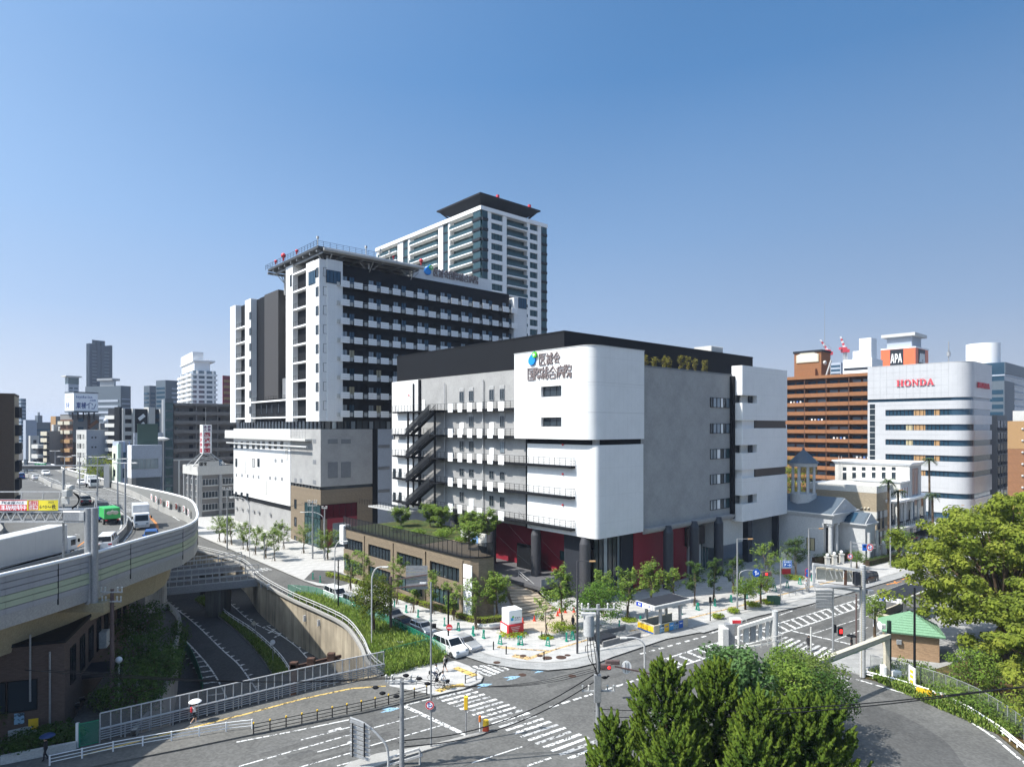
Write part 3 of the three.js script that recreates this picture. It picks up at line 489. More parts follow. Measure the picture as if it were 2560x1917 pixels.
part(st,'mesh_panel',new MB().quad(T(0,.08,-1.38),T(1,.08,-1.38),T(1,1,-1.38),T(0,1,-1.38)).geo(),M.mesh??=new THREE.MeshStandardMaterial({name:'mesh',color:lin(.012,.013,.015),roughness:.6,transparent:true,opacity:.84}));
}
part(o,'stair_post',new MB().box(-.75,-.45,0,29,-bS1-.4,-bS1-.1).box(-.75,-.45,0,29,-bS0-.5,-bS0-.2).geo(),M.steelDark);
// the stepped white block at the far corner of the avenue side
const w2=solidPlan([[38.9,-1.5],[56.1,-1.5],[56.1,.62],[38.9,.62]],{0:.2},8.9,37.1);
const slot=(y0,y1,a1)=>[38,a1,y0,y1,-.6,3];
part(o,'stepped_block',carve(w2,[slot(30.35,31.75,44.2),slot(21.25,22.7,44.2),slot(12.0,13.6,44.2),[38,57,25.75,27.2,1,3],[38,57,16.7,18.2,1,3],[38,39.6,25.75,27.2,-3.2,3],[38,39.6,16.7,18.2,-3.2,3]]),M.white);
for(const[y0,y1]of[[30.35,31.75],[21.25,22.7],[12.0,13.6]]){const h=y1-y0;part(o,'balcony_wall',new MB().box(40.2,42.6,y0,y1,.2,.5).geo(),M.offwhite);windowIn(o,1.4,h,V3(43.4,y0,.6),0,M.glass,M.black,2);}
for(const y of[25.75,16.7])part(o,'louvre_band',new MB().box(44,56.05,y,y+1.46,.95,1.2).geo(),mat('bronze',[.045,.036,.034],.5,{map:tRib}));
part(o,'recess',new MB().box(38.2,38.86,9.4,35.2,-1,.1).geo(),M.black);
// ground level: red walls, columns, glass corner
part(o,'red_wall',new MB().box(12.2,26.6,0,9.9,-3,-2).box(5.6,6,0,9.9,-30,-8).box(3,3.5,0,2.4,-9,-3).geo(),M.red);
part(o,'dark_wall',new MB().box(2.6,3.2,0,9.9,-8,-3).box(9.2,12.2,0,9.9,-2.8,-2.2).box(1.7,40,0,9.88,-32,-30).box(26.6,28,0,9.9,-4,-2.6).geo(),M.greyDark);
part(o,'white_wall',new MB().box(27.2,31,0,8.9,-2.4,-2.0).geo(),M.offwhite);
part(o,'hung_block',new MB().box(33,43.2,4.6,9.3,-3,-.8).geo(),M.offwhite);
part(o,'grey_wall',new MB().box(31,57,0,9.2,-9.6,-8.6).box(44,57,0,9,-8.6,-6).geo(),M.blueGrey);
part(o,'dark_box',new MB().box(26.0,31.3,5.6,8.7,-2.6,-1.4).geo(),M.bronze);
for(let i=0;i<6;i++)windowIn(o,1.02,9.6,V3(3.75+i*1.06,.2,-2.5),0,i%3===2?M.glassPale:M.glass,M.black,1,'glass_panel');
for(let i=0;i<4;i++)windowIn(o,1.02,5.6,V3(32+i*1.06,.1,-3.4),0,M.glassGreen,M.steel,1,'glass_panel');
for(const[b,y]of[[9.6,6.1],[11.2,4.6]])windowIn(o,1,1.5,V3(5.52,y,-b),LEFT,M.glassGreen,M.black,1);
const colG=new MB().rod(V3(0,0,0),V3(0,8.9,0),.8,.8,24).rod(V3(0,8.9,0),V3(0,9.9,0),.8,.5,24).geo();
for(const[a,b]of[[1.4,2.6],[1.6,13.2],[2.2,25],[2.4,36]])part(o,'column',colG,M.grey2??=mat('columnGrey',[.06,.06,.067],.6,{map:tFine})).position.set(a,0,-b);
for(const u of[1671,1736,1797]){const[a]=AN.fa([u,1400],-.4);part(o,'column',colG,mat('columnBlue',[.028,.034,.045],.5)).position.set(a,.3,.4);}
for(const[u,b]of[[1869,2],[1942,1]]){const[a]=AN.fa([u,1400],b);part(o,'column',new MB().box(-.75,.75,0,9.2,-.6,.6).geo(),M.columnBlue).position.set(a,0,-b);}
// raised entrance deck with glass rail
const dk=new MB();dk.box(-3.2,5.6,1.9,2.4,-40,-7.2);dk.build('entrance_deck',mat('deckDark',[.09,.09,.095],.8),o);
part(o,'deck_wall',new MB().box(-2.4,3,0,1.9,-8.4,-7.9).geo(),M.dark);
for(let i=0;i<5;i++)windowIn(o,1.25,1.1,V3(-2.4+i*1.3,2.4,-7.3),0,M.glassPale,M.steel,1,'rail_panel');
part(o,'entrance',new MB().box(3.6,4,2.4,6.4,-20,-14.5).geo(),M.black);
}
{
const o=thing('plaza_steps','broad flight of pale stone steps up to the clinic entrance, with steel handrail','steps');
const p0=P3(g([1298,1557]),0),p1=P3(g([1400,1533]),0),q0=P3(at(1254,1428,2.4),0),q1=P3(at(1296,1441,2.4),0),n=16;
for(let i=0;i<n;i++){const a=p0.clone().lerp(q0,i/n),b=p1.clone().lerp(q1,i/n),c=q0,d=q1;const m=new MB().slab([[a.x,a.z],[b.x,b.z],[d.x,d.z],[c.x,c.z]],i?.15*i+.001:.02,.15*(i+1));part(o,'step',m.geo(),i%2?M.plaza:M.stepStone??=mat('stepStone',[.50,.415,.315],.85,{map:tConc}));}
const top=(p,y)=>V3(p.x,y,p.z),m=new MB();for(const dy of[.95,.55])m.rod(top(p1,dy),top(q1,2.4+dy),.04);for(let i=0;i<=8;i++){const p=p1.clone().lerp(q1,i/8);m.rod(V3(p.x,i*.3,p.z),V3(p.x,i*.3+.95,p.z),.03);}m.build('handrail',M.steelLight,o);
const cw=new MB().slab([[p1.x+.15,p1.z],[p1.x+.5,p1.z+.1],[q1.x+.5,q1.z],[q1.x+.15,q1.z]],0,.3);cw.build('side_kerb',M.stepStone,o);
}
{
const o=thing('terrace_wing','low brown tiled wing with planted roof terrace behind a black mesh fence','building',O0,TURN);
const plan=[[-16,9.4],[-16,44],[-1,44],[-1,25],[-6,19.5],[-12.1,10],[-12.4,6.9],[-13.6,6.9],[-14.7,7.35],[-15.5,8.2]];
const geo=new MB().slab(plan.map(([a,b])=>[a,-b]).reverse(),0,8.25).l[0];
const W=[[815,970,228,300],[1015,1190,290,372],[1240,1442,345,425],[1500,1732,390,480]].map(([x0,x1,y0,y1])=>{const[b1,t]=AN.fb(S8(x0,y0),-16),[b0,bt]=AN.fb(S8(x1,y1+38),-16);return[b0,b1];});
const boxes=[];for(const[b0,b1]of W){boxes.push([-17,-15.6,4.55,6.55,-b1,-b0],[-17,-15.6,.75,3.0,-b1,-b0]);}
for(const x of[985,1212,1468,1762]){const b=AN.fb(S8(x,600),-16)[0];boxes.push([-17,-15.82,.15,7.7,-b-.16,-b+.16]);}
part(o,'tiled_wall',carve(geo,boxes),M.tile);
for(const[b0,b1]of W)for(const[y,h]of[[4.55,2.0],[.75,2.25]]){const n=7,w=(b1-b0)/n;for(let i=0;i<n;i++)windowIn(o,w-.02,h,V3(-15.68,y,-(b0+(i+.5)*w)),LEFT,y<2&&i>2?M.glassGreen:M.glass,M.black,1);}
const edge=[[-1,44],[-16,44],...plan.slice(0,1),].slice(1);
const rim=[[-16,44],[-16,9.4],[-15.5,8.2],[-14.7,7.35],[-13.6,6.9],[-12.4,6.9]];
const cp=new MB(),fp=new MB(),V=([a,b],y)=>V3(a,y,-b);
for(let i=0;i<rim.length-1;i++)cp.bar(V(rim[i],8.28),V(rim[i+1],8.28),.4,.12);cp.build('coping',M.black,o);
for(let i=0;i<rim.length-1;i++){const L=Math.hypot(rim[i+1][0]-rim[i][0],rim[i+1][1]-rim[i][1]),n=Math.max(1,Math.round(L/1.1));for(let k=0;k<n;k++){const p=[lerp(rim[i][0],rim[i+1][0],k/n),lerp(rim[i][1],rim[i+1][1],k/n)];fp.bar(V(p,8.3),V(p,10.2),.06);}fp.bar(V(rim[i],10.2),V(rim[i+1],10.2),.05);
part(o,'mesh_panel',new MB().quad(V(rim[i],8.32),V(rim[i+1],8.32),V(rim[i+1],10.2),V(rim[i],10.2)).geo(),M.mesh2??=new THREE.MeshStandardMaterial({name:'mesh2',color:lin(.014,.015,.017),roughness:.6,transparent:true,opacity:.72}));}
fp.build('fence_post',M.black,o);
const sl=new MB(),ww=new MB(),wl=[[[-12.4,6.9],8.25],[[-10.2,9.6],5.2],[[-4.5,16],4]];for(let i=0;i<2;i++){const[p,y0]=wl[i],[q,y1]=wl[i+1],e=[-.35,.2];sl.quad(V(p,y0),V(q,y1),V(q,y1+1.6),V(p,y0+1.9));const p2=[p[0]+e[0],p[1]+e[1]],q2=[q[0]+e[0],q[1]+e[1]];ww.quad(V(p,0),V(q,0),V(q,y1),V(p,y0)).quad(V(p2,0),V(p2,y0),V(q2,y1),V(q2,0)).quad(V(p,y0),V(q,y1),V(q2,y1),V(p2,y0));}ww.build('sloped_wall',M.tile,o);part(o,'mesh_panel',sl.geo(),M.mesh2);
const[sb1]=AN.fb(S8(1770,500),-16.1),[sb0]=AN.fb(S8(1836,500),-16.1);
for(const[y,h]of[[5.6,1.9],[4.25,1.25],[2.9,1.25],[.75,2.05]]){const p=part(o,'sign_panel',new MB().rbox(-.14,0,0,h-.06,-(sb1-sb0)/2,(sb1-sb0)/2,.02).geo(),M.whitePlain);p.position.set(-16.1,y,-(sb0+sb1)/2);}
{const t=print(128,256,(c,w,h)=>{c.fillStyle='#f4f4f2';c.fillRect(0,0,w,h);c.strokeStyle='#3a4a8a';c.lineWidth=3;for(let i=0;i<8;i++){c.strokeRect(10+(i%2)*58,10+(i>>1)*60,46,42);c.beginPath();c.moveTo(16+(i%2)*58,30+(i>>1)*60);c.lineTo(48+(i%2)*58,20+(i>>1)*60);c.stroke();}});const q=new THREE.PlaneGeometry(sb1-sb0-.1,3.3);const p=part(o,'sign_print',q,printMat(t));p.position.set(-16.255,2.45,-(sb0+sb1)/2);p.rotation.y=LEFT;}
part(o,'louvre_sign',new MB().rbox(-16.5,-15,5.4,8.7,-44.6,-43.2,.04).geo(),M.whitePlain);
part(o,'terrace_floor',new MB().box(-15.6,-1.2,8.26,8.3,-43.6,-21).geo(),M.grass);
part(o,'play_wall',new MB().box(-9,-8.7,8.3,10.1,-19,-13).geo(),M.offwhite);
part(o,'play_panel',new MB().box(-9.05,-9.02,8.5,9.9,-16.4,-14.6).geo(),col(.2,.35,.62,.7));
part(o,'walkway',new MB().box(-1.2,1.4,9.0,9.3,-62,-46).geo(),M.steelLight);
const rr=railing(-1.1,46,-1.1,66,9.3,1.1,1.1);rr.build('walkway_rail',M.steelDark,o);
}
// ---------------------------------------------------------------- the ward tower
const TC=V3(-40.8,0,-138),TW=facer(TC);
{
const o=thing('ward_tower','tall black and white hospital tower with a helipad on its roof, behind the clinic block','building',TC,TURN);
const bx=(x,y=1000)=>TW.fb(S3(x,y),0)[0],ax=(x,y=1000)=>TW.fa(S3(x,y),0)[0],b4=(x,y)=>TW.fb(S4(x,y),0),a4=(x,y)=>TW.fa(S4(x,y),0);
const W=bx(50),top=61.6,lowTop=TW.fb(S3(148,820),0)[1];
const bg=b4(690,600)[0],ag=a4(1535,600)[0],bandL=[b4(97,1150),b4(680,1255)];
// base: concrete, tiled, white
part(o,'concrete_base',new MB().box(0,ag,13.2,25.5,-bg,0).geo(),M.cast);
part(o,'tiled_base',new MB().box(.02,ag,0,12.5,-bg,-.02).geo(),M.tile);
part(o,'glass_band',new MB().box(.25,ag-.2,12.5,13.2,-bg,-.25).geo(),M.glass);
for(let i=0;i<9;i++)part(o,'mullion',new MB().box(.1,.25,12.5,13.2,-.3-i*bg/9-.12,-.3-i*bg/9).geo(),M.black);
part(o,'white_base',new MB().box(.1,40,7.6,25.5,-W+1.5,-bg-.5).geo(),M.white);
part(o,'plinth',new MB().box(.4,40,0,6.5,-W+1.5,-bg-.5).geo(),M.cast);
part(o,'louvre_strip',new MB().box(.35,39,6.5,7.6,-W+1.5,-bg-.5).geo(),M.black);
part(o,'recess',new MB().box(.3,20,0,25.5,-bg-.5,-bg).geo(),M.black);
part(o,'recess',new MB().box(ag,ag+1.6,0,25.5,-20,-.5).geo(),M.black);
part(o,'side_wall',new MB().box(ag+1.6,52,0,25.5,-20,-.3).geo(),M.blueGrey);
for(const y of[21.2,16.2,11])part(o,'louvre',new MB().box(ag+1.6,ag+4.6,y,y+.7,-.4,-.22).geo(),M.castDark);
const win=(x,y0,y1,w,dark=true,inset=.08)=>{const[b,t]=b4(x,y0),[,l]=b4(x,y1);windowIn(o,w,t-l,V3(inset-.02,l,-b),LEFT,dark?M.glass:M.steelLight,M.steelDark,1);};
for(const x of[127,184,243,303,355,407,473,530,595])win(x,430,502,1.5);
for(const x of[127,355])win(x,605,690,1.4);win(303,605,695,1.5,false);
for(const[x,y]of[[125,950],[182,955],[241,965]])win(x,y,y+72,1.5);
for(const[x,y]of[[530,625],[595,627],[127,775],[184,779],[243,785],[303,790],[355,796],[473,805],[530,810],[595,816],[125,1118],[182,1128],[241,1139],[301,1150],[353,1160],[471,1182]]){const[b,y2]=b4(x,y);part(o,'vent',shared('vent',()=>new MB().rbox(-.5,.5,-.4,.4,-.05,.06).geo()),M.steel).position.set(.06,y2,-b);o.children.at(-1).rotation.y=LEFT;}
for(const[x,y,w,h]of[[213,625,1.2,3.6],[430,820,1.3,3.8],[643,450,1.4,3.8]]){const[b,y2]=b4(x,y);const p=part(o,'hatch',new MB().box(-w/2,w/2,-h,0,-.05,.05).geo(),M.offwhite);p.position.set(.08,y2,-b);p.rotation.y=LEFT;}
// tiled corner windows, concrete panels
for(const[x,y,y2]of[[739,1028,1122],[739,1212,1305],[739,1405,1480]]){const[b,t]=b4(x,y),[,l]=b4(x,y2);windowIn(o,1.1,t-l,V3(-.02,l,-b),LEFT,M.glass,M.black,1);}
{const[b,t]=b4(835,1055),l=t-3;windowIn(o,b-.1,3,V3(-.03,l,-b/2),LEFT,M.glassGreen,M.black,4);const a1=a4(1375,1100)[0];windowIn(o,a1,3,V3(a1/2,l,.03),0,mat('glassRed',[.07,.006,.012],.15),M.black,6);const[bb]=b4(835,1300);windowIn(o,bb-.1,6.2,V3(-.03,.2,-bb/2),LEFT,M.glassGreen,M.black,5);part(o,'red_wall',new MB().box(1.5,a1,.2,6.4,0,.06).geo(),M.red);windowIn(o,3,5,V3(4.2,.2,.08),0,M.glassPale,M.steel,3);}
for(const[x,y]of[[1124,725],[1260,722]]){const[a,yy]=a4(x,y);part(o,'panel',new MB().rbox(a-1.15,a+1.15,yy-1.7,yy+1.7,.02,.12,.03).geo(),M.castDark);}
for(const[x,y]of[[1124,428],[1260,428]]){const[a,yy]=a4(x,y);part(o,'louvre',new MB().box(a-1.15,a+1.15,yy-.5,yy+.5,.0,.05).geo(),M.castDark);}
for(const[x,y,w]of[[935,425,1.6],[935,640,1.6],[935,850,1.6],[795,835,1.2],[740,830,1.2]]){const[b,yy]=b4(x,y);part(o,'vent',new MB().box(-.04,.06,yy-.45,yy+.45,-b-w/2,-b+w/2).geo(),M.castDark);}
// dark glazed storey and terrace slab above the base
part(o,'glazed_storey',new MB().box(.7,54,25.5,27.3,-W+2,-.7).geo(),M.glass);
for(let i=0;i<26;i++)part(o,'mullion',shared('mul',()=>new MB().box(-.05,.12,0,1.8,-.09,.09).geo()),M.black).position.set(.6,25.5,-1.2-i*(W-4)/26);
for(let i=0;i<16;i++){part(o,'mullion',shared('mul2',()=>new MB().box(-.09,.09,0,1.8,-.12,.05).geo()),M.black).position.set(1.2+i*1.5,25.5,-.6);if(i%3===1)part(o,'blind',shared('bl',()=>new MB().box(0,.9,.1,1.7,0,.05).geo()),M.glassPale).position.set(1.5+i*1.5,25.5,-.72);}
{const bt0=b4(905,360)[0];part(o,'terrace_slab',new MB().box(-1.5,.7,22.9,23.35,-W-1,-bt0).geo(),M.offwhite);part(o,'terrace_parapet',new MB().box(-1.45,-1.3,23.4,25,-W-.9,-bg).geo(),M.whitePlain);const r=railing(-1.4,bt0,-1.4,W+.9,23.4,1.7,1.5);r.build('terrace_rail',M.steelLight,o);part(o,'pipe',new MB().rod(V3(-1.1,21.6,-bt0),V3(-1.1,21.6,-W-.6),.22).geo(),M.steelLight);}
// upper body
part(o,'dark_body',new MB().box(.9,54,27.3,top,-15,-.7).geo(),M.darkWall);
const bays=[[634,'w'],[598,'p'],[548,'b'],[460,'p'],[415,'e']];
const B_=Object.fromEntries([634,600,548,487,460,415,340,250,210,185,147,85,50].map((x)=>[x,bx(x)]));
const fl=Array.from({length:9},(_,i)=>TW.fb(S3(505,1577-i*119.3),0)[1]);
const pier=(x0,x1,y1,y0=27.2)=>part(o,'pier',new MB().rbox(-.35,2.4,y0,y1,-B_[x0],-B_[x1],.05).geo(),M.white);
pier(600,634,61.8);pier(548,600,61.9);pier(415,460,TW.fb(S3(440,592),0)[1]);pier(147,185,lowTop);pier(50,85,TW.fb(S3(60,858),0)[1]);
part(o,'pier',new MB().rbox(ax(672),ax(775),27.2,62,-2,.35,.05).geo(),M.white);
part(o,'pier',new MB().rbox(ax(1900),ax(1985),27.2,60.8,-6,.35,.05).geo(),M.white);
part(o,'corner_recess',new MB().box(.2,ax(672)-.02,27.2,61.8,-.6,-.1).geo(),M.darkWall);
{const bb=(B_[548]+B_[600])/2,[,yt]=TW.fb(S3(590,625),0);windowIn(o,3.4,2.9,V3(-.38,yt-2.9,-(B_[600]+.9)),LEFT,M.glassBlue,M.black,3);const a0=ax(665),a1=ax(760);windowIn(o,a1-a0,2.8,V3((a0+a1)/2,yt-2.9,.38),0,M.glassBlue,M.black,4);const a2=ax(1928),a3=ax(1982);windowIn(o,a3-a2,2.9,V3((a2+a3)/2,TW.fa(S3(1950,872),0)[1],.38),0,M.glassBlue,M.black,3);windowIn(o,.9,2.6,V3(-.38,TW.fb(S3(446,728),0)[1],-(B_[460]+.9)),LEFT,M.glass,M.black,1);}
for(let i=0;i<8;i++){
const y=fl[i]+1.0;windowIn(o,1.3,2.0,V3(-.38,y,-(B_[634]+.9)),LEFT,M.glass,M.black,1);windowIn(o,.9,1.9,V3(ax(663),y+.2,.02),0,M.glass,M.black,1);
if(y<lowTop-5)windowIn(o,1.2,1.9,V3(-.38,y,-(B_[185]+.3)),LEFT,M.glass,M.black,1);
}
for(const[x1,x0,n]of[[460,548,8],[85,147,7]]){
part(o,'balcony_wall',new MB().box(1.6,2.2,27.2,x1===460?60.6:lowTop-1.5,-B_[x1],-B_[x0]).geo(),M.darkWall);
for(let i=0;i<n+1;i++){
const y=i<n?fl[i]:(x1===460?fl[8]:0);if(!y||(x1===85&&y>lowTop-1))continue;
const bal=new THREE.Group();bal.name='balcony';o.add(bal);
part(bal,'slab',new MB().box(-.2,1.6,y-.38,y,-B_[x1]+.02,-B_[x0]-.02).geo(),M.whitePlain);
if(i===n)continue;
railing(-.12,B_[x0]+.1,-.12,B_[x1]-.1,y,1.1,1.2).build('railing',M.steelDark,bal);
const w=(B_[x1]-B_[x0]);windowIn(bal,w*.5,2.5,V3(1.55,y+.05,-(B_[x0]+w*.45)),LEFT,M.glassPale,M.black,3);
}
}
// recessed middle, its balconies and the low link
const midTop=TW.fb(S3(300,780),0)[1];
part(o,'middle_body',new MB().box(6,50,27.3,top-1,-B_[85],-14).geo(),M.darkWall);
part(o,'end_body',new MB().box(1.2,30,27.3,lowTop-.2,-W+.3,-B_[210]).geo(),M.darkWall);
part(o,'brown_wall',new MB().box(.6,8,fl[1]+.4,lowTop-.1,-B_[250],-B_[340]).geo(),mat('greyBrown',[.055,.05,.048],.6,{map:tRib}));
part(o,'slot_wall',new MB().box(1,8,fl[1],lowTop-.2,-B_[210],-B_[250]).geo(),M.darkWall);
part(o,'roof_block',new MB().box(4,20,55,58,-B_[340],-13).geo(),M.whitePlain);
part(o,'link_body',new MB().box(.9,8,27.3,fl[1]+.3,-B_[185],-B_[415]).geo(),M.darkWall);
part(o,'link_roof',new MB().box(1.4,7,fl[1]+.3,fl[1]+5.2,-B_[340]+.6,-B_[415]).geo(),M.castDark);
for(const y of[fl[1],fl[0]]){part(o,'ledge',new MB().box(-.2,1.2,y-.35,y,-B_[185],-B_[415]).geo(),M.whitePlain);railing(-.1,B_[415],-.1,B_[185],y,1,1.6).build('railing',M.steelDark,o);}
for(const x of[222,258,292,335,378])windowIn(o,.75,2.4,V3(.87,fl[0]+.8,-bx(x)),LEFT,M.glass,M.steelDark,1);
for(const x of[338,378])windowIn(o,.75,2.2,V3(1.37,fl[1]+1.4,-bx(x)),LEFT,M.glass,M.steelDark,1);
for(let i=2;i<7;i++){const y=fl[i]+.4,bal=new THREE.Group();bal.name='balcony';o.add(bal);part(bal,'slab',new MB().box(2.6,6,y-.35,y,-B_[340],-B_[415]).geo(),M.whitePlain);part(bal,'screen',shared('tscr',()=>{const m=new MB();for(let k=0;k<3;k++)m.rbox(-.04,.04,k*.5,k*.5+.45,-1.3,1.3,.02);return m.geo();}),M.whitePlain).position.set(2.6,y,-(B_[415]+2));railing(2.65,B_[415],2.65,B_[340],y,1.1,1.3).build('railing',M.steelLight,bal);}
// ward windows, walkways and screens of the avenue side
const rows=Array.from({length:8},(_,k)=>TW.fa(S3(795,708+122*k),-.9)[1]);
const wx=[790,838,965,1015,1127,1180,1285,1328,1435,1478,1570,1617,1708,1748,1840,1880],sx=[795,882,975,1055,1133,1218,1294,1367,1445,1515,1583,1656,1720,1783,1851,1908];
const scr=shared('wscr',()=>{const m=new MB();for(let k=0;k<3;k++)m.rbox(-1.05,1.05,k*.48,k*.48+.44,-.05,.05,.02);return m.geo();});
rows.forEach((y,r)=>{
const wk=new THREE.Group();wk.name='walkway';o.add(wk);const a0=ax(777),a1=ax(1895);
part(wk,'deck',new MB().box(a0,a1,y-.75,y-.62,-.7,.85).geo(),M.steelDark);
new MB().bar(V3(a0,y+.45,.85),V3(a1,y+.45,.85),.06).bar(V3(a0,y-.1,.85),V3(a1,y-.1,.85),.04).build('rail',M.steel,wk);
for(const x of sx){const[a]=TW.fa(S3(x,900),-.9);part(wk,'screen',scr,M.whitePlain).position.set(a,y-.72,.95);part(wk,'cooler',shared('cool',()=>new MB().rbox(-.35,.35,0,.9,-.25,.25,.03).geo()),M.offwhite).position.set(a-1.35,y-.62,.25);}
wx.forEach((x,i)=>{const[a]=TW.fa(S3(x,900),.7);windowIn(o,1.35,2.15,V3(a,y-.1,-.66),0,(r*5+i*3)%11<2&&r>3?M.curtain:(i%2?M.glassBlue:M.glassPale),M.black,2);});
if(r<4)for(const x of[1365,1400])part(o,'vent',shared('v3',()=>new MB().box(-.4,.4,0,.7,-.05,.06).geo()),M.black).position.set(ax(x),y+1.4,-.68);
});
// roof sign wall
const s0=TW.fa(S3(1240,600),3),s1=TW.fa(S3(1760,700),3);
part(o,'sign_wall',new MB().box(s0[0],s1[0],top-.5,TW.fa(S3(1240,583),3)[1],-3.4,-3).geo(),M.white);
{const[a0,y0]=TW.fa(S3(1375,655),2.9),[a1]=TW.fa(S3(1672,700),2.9),w=(a1-a0)/9;[...'医誠会国際総合病院'].forEach((c,i)=>part(o,'letter',glyph(c,w*.92,2.0,.19,.2),M.letter).position.set(a0+i*w,y0-.05,-2.99));const[ae,ye]=TW.fa(S3(1317,645),2.9);emblem(o,2.6,V3(ae,ye,-2.98),0);}
// helipad on struts
const hp=new THREE.Group();hp.name='helipad';o.add(hp);const hy=63.7,A1=25,Bb=26.6;
part(hp,'deck',new MB().rbox(-1.2,A1,hy,hy+.5,-Bb,1.2,.1).geo(),M.helipad);
{const m=new MB();for(let i=0;i<=8;i++)m.box(-1,A1-.2,hy-.6,hy,-i*3.4-.1,-i*3.4+.15);for(let i=0;i<=5;i++)m.box(i*4.8-.15,i*4.8+.15,hy-.9,hy-.6,-Bb+.3,1);m.build('girders',M.steel,hp);}
for(const[a,b]of[[2,1],[12,1],[23,1],[2,13],[2,24],[12,13]]){const m=new MB().rod(V3(a,58,-b),V3(a,hy-.7,-b),.24);for(const s of[-1,1])m.rod(V3(a,hy-3,-b),V3(a+s*2.4,hy-.7,-b),.1).rod(V3(a,hy-3,-b),V3(a,hy-.7,-b+s*2.2),.1);m.build('strut',M.steelLight,hp);}
part(hp,'pipe',new MB().rod(V3(0,hy-.1,1.5),V3(A1,hy-.1,1.5),.4,.4,12).geo(),M.steelLight);
{const m=new MB();for(const[p,q]of[[[-1.6,-1.6],[-1.6,Bb+.4]],[[-1.6,-1.6],[A1+.4,-1.6]],[[A1+.4,-1.6],[A1+.4,Bb]],[[-1.6,Bb+.4],[A1,Bb+.4]]])railing(p[0],p[1],q[0],q[1],hy+.3,1.1,1.5,m);m.build('safety_fence',M.steelDark,hp);const n=new MB();n.quad(V3(-1.7,hy+.3,1.7),V3(A1+.4,hy+.3,1.7),V3(A1+.4,hy+.35,-Bb),V3(-1.7,hy+.35,-Bb));}
for(const[a,b,s]of[[-1.4,9,1],[-1.4,16.5,1.6],[-1.4,21,1],[17,-1.4,.8],[24.5,-1.4,1.3]])part(hp,'beacon',new MB().rod(V3(0,0,0),V3(0,.7*s,0),.14*s).ball(V3(0,.75*s,0),.36*s).geo(),M.signRed).position.set(a,hy+.6,-b);
for(const[a,b]of[[10,-1.4],[13.5,-1.4],[16,-1.4],[-1.2,-1.2]])part(hp,'lamp',new MB().rod(V3(0,0,0),V3(0,1.5,0),.1).box(-.2,.2,1.4,1.9,-.2,.2).geo(),M.offwhite).position.set(a,hy+.5,-b);
part(o,'roof_plant',new MB().rbox(26,29,top,top+2.4,-9,-5,.1).rbox(30,34,top,top+1.4,-8,-4.4,.1).geo(),M.steel);
}
// ---------------------------------------------------------------- facade kit for the other buildings
// a building stands with its nearest corner at column u, depth d; ul and ur are the columns where its faces end
function corner(name,label,u,d,ul,ur,vt,o={}){
const C=V3(d*(u-CU)/F,0,-d),tn=TURN+(o.turn??0),A=V3(Math.cos(tn),0,-Math.sin(tn)),B=V3(-Math.sin(tn),0,-Math.cos(tn));
const solve=(D,uu)=>{const k=(uu-CU)/F;return(C.x+k*C.z)/(-k*D.z-D.x);};
let la=o.la??solve(A,ur),lb=o.lb??solve(B,ul);if(!(la>0&&la<120)){if(globalThis.DBG)console.log('la',label,la);la=12;}if(!(lb>0&&lb<120)){if(globalThis.DBG)console.log('lb',label,lb);lb=12;}const h=CH-(vt-CV)*d/F;
const t=thing(name,label,o.cat??'building',C,tn,o.group);
const q={t,la,lb,h,A,B,C,d,y:(v)=>CH-(v-CV)*d/F,
fa:(p,b=0)=>{const k=(p[0]-CU)/F,x=C.x+B.x*b,z=C.z+B.z*b,a=(x+k*z)/(-k*A.z-A.x);return[a,CH-(p[1]-CV)*-(z+a*A.z)/F];},
fb:(p,a=0)=>{const k=(p[0]-CU)/F,x=C.x+A.x*a,z=C.z+A.z*a,b=(x+k*z)/(-k*B.z-B.x);return[b,CH-(p[1]-CV)*-(z+b*B.z)/F];},
// a piece on the right face (s from the corner, between two levels, thickness outwards) or on the left face
right:(nm,s0,s1,y0,y1,t0,t1,m)=>part(t,nm,new MB().box(s0,s1,y0,y1,-t0,t1).geo(),m),
left:(nm,s0,s1,y0,y1,t0,t1,m)=>part(t,nm,new MB().box(-t1,t0,y0,y1,-s1,-s0).geo(),m),
body:(m,inset=0,nm='wall')=>part(t,nm,new MB().box(inset,la-inset,0,h,-lb+inset,-inset).geo(),m),
// a grid of windows
wins:(side,s0,s1,n,y0,fh,rows,w,wh,m=M.glass,skip,nm='window',parent=t)=>{const gq=side==='R'?boxG(w,wh,.12):boxG(.12,wh,w);for(let r=0;r<rows;r++)for(let i=0;i<n;i++){if(skip&&skip(i,r))continue;const s=n>1?lerp(s0,s1,(i+.5)/n):(s0+s1)/2;const p=part(parent,nm,gq,m);side==='R'?p.position.set(s,y0+r*fh,0):p.position.set(0,y0+r*fh,-s);}},
// balconies: slab with parapet, repeated by floor
balc:(side,s0,s1,y0,fh,rows,depth,ph,m,nm='balcony',slab=.2)=>{const w=s1-s0,gq=shared('bal'+[side,w.toFixed(1),depth,ph,slab],()=>side==='R'?new MB().box(0,w,0,slab,0,depth).box(0,w,slab,ph,depth-.15,depth).geo():new MB().box(-depth,0,0,slab,-w,0).box(-depth,-depth+.15,slab,ph,-w,0).geo());for(let r=0;r<rows;r++){const p=part(t,nm,gq,m);side==='R'?p.position.set(s0,y0+r*fh,0):p.position.set(0,y0+r*fh,-s0);}},
bands:(side,y0,fh,rows,wh,m,pad=.4,nm='window_band')=>{for(let r=0;r<rows;r++)side==='R'?q.right(nm,pad,la-pad,y0+r*fh,y0+r*fh+wh,.1,.05,m):q.left(nm,pad,lb-pad,y0+r*fh,y0+r*fh+wh,.1,.05,m);},
};
return q;
}
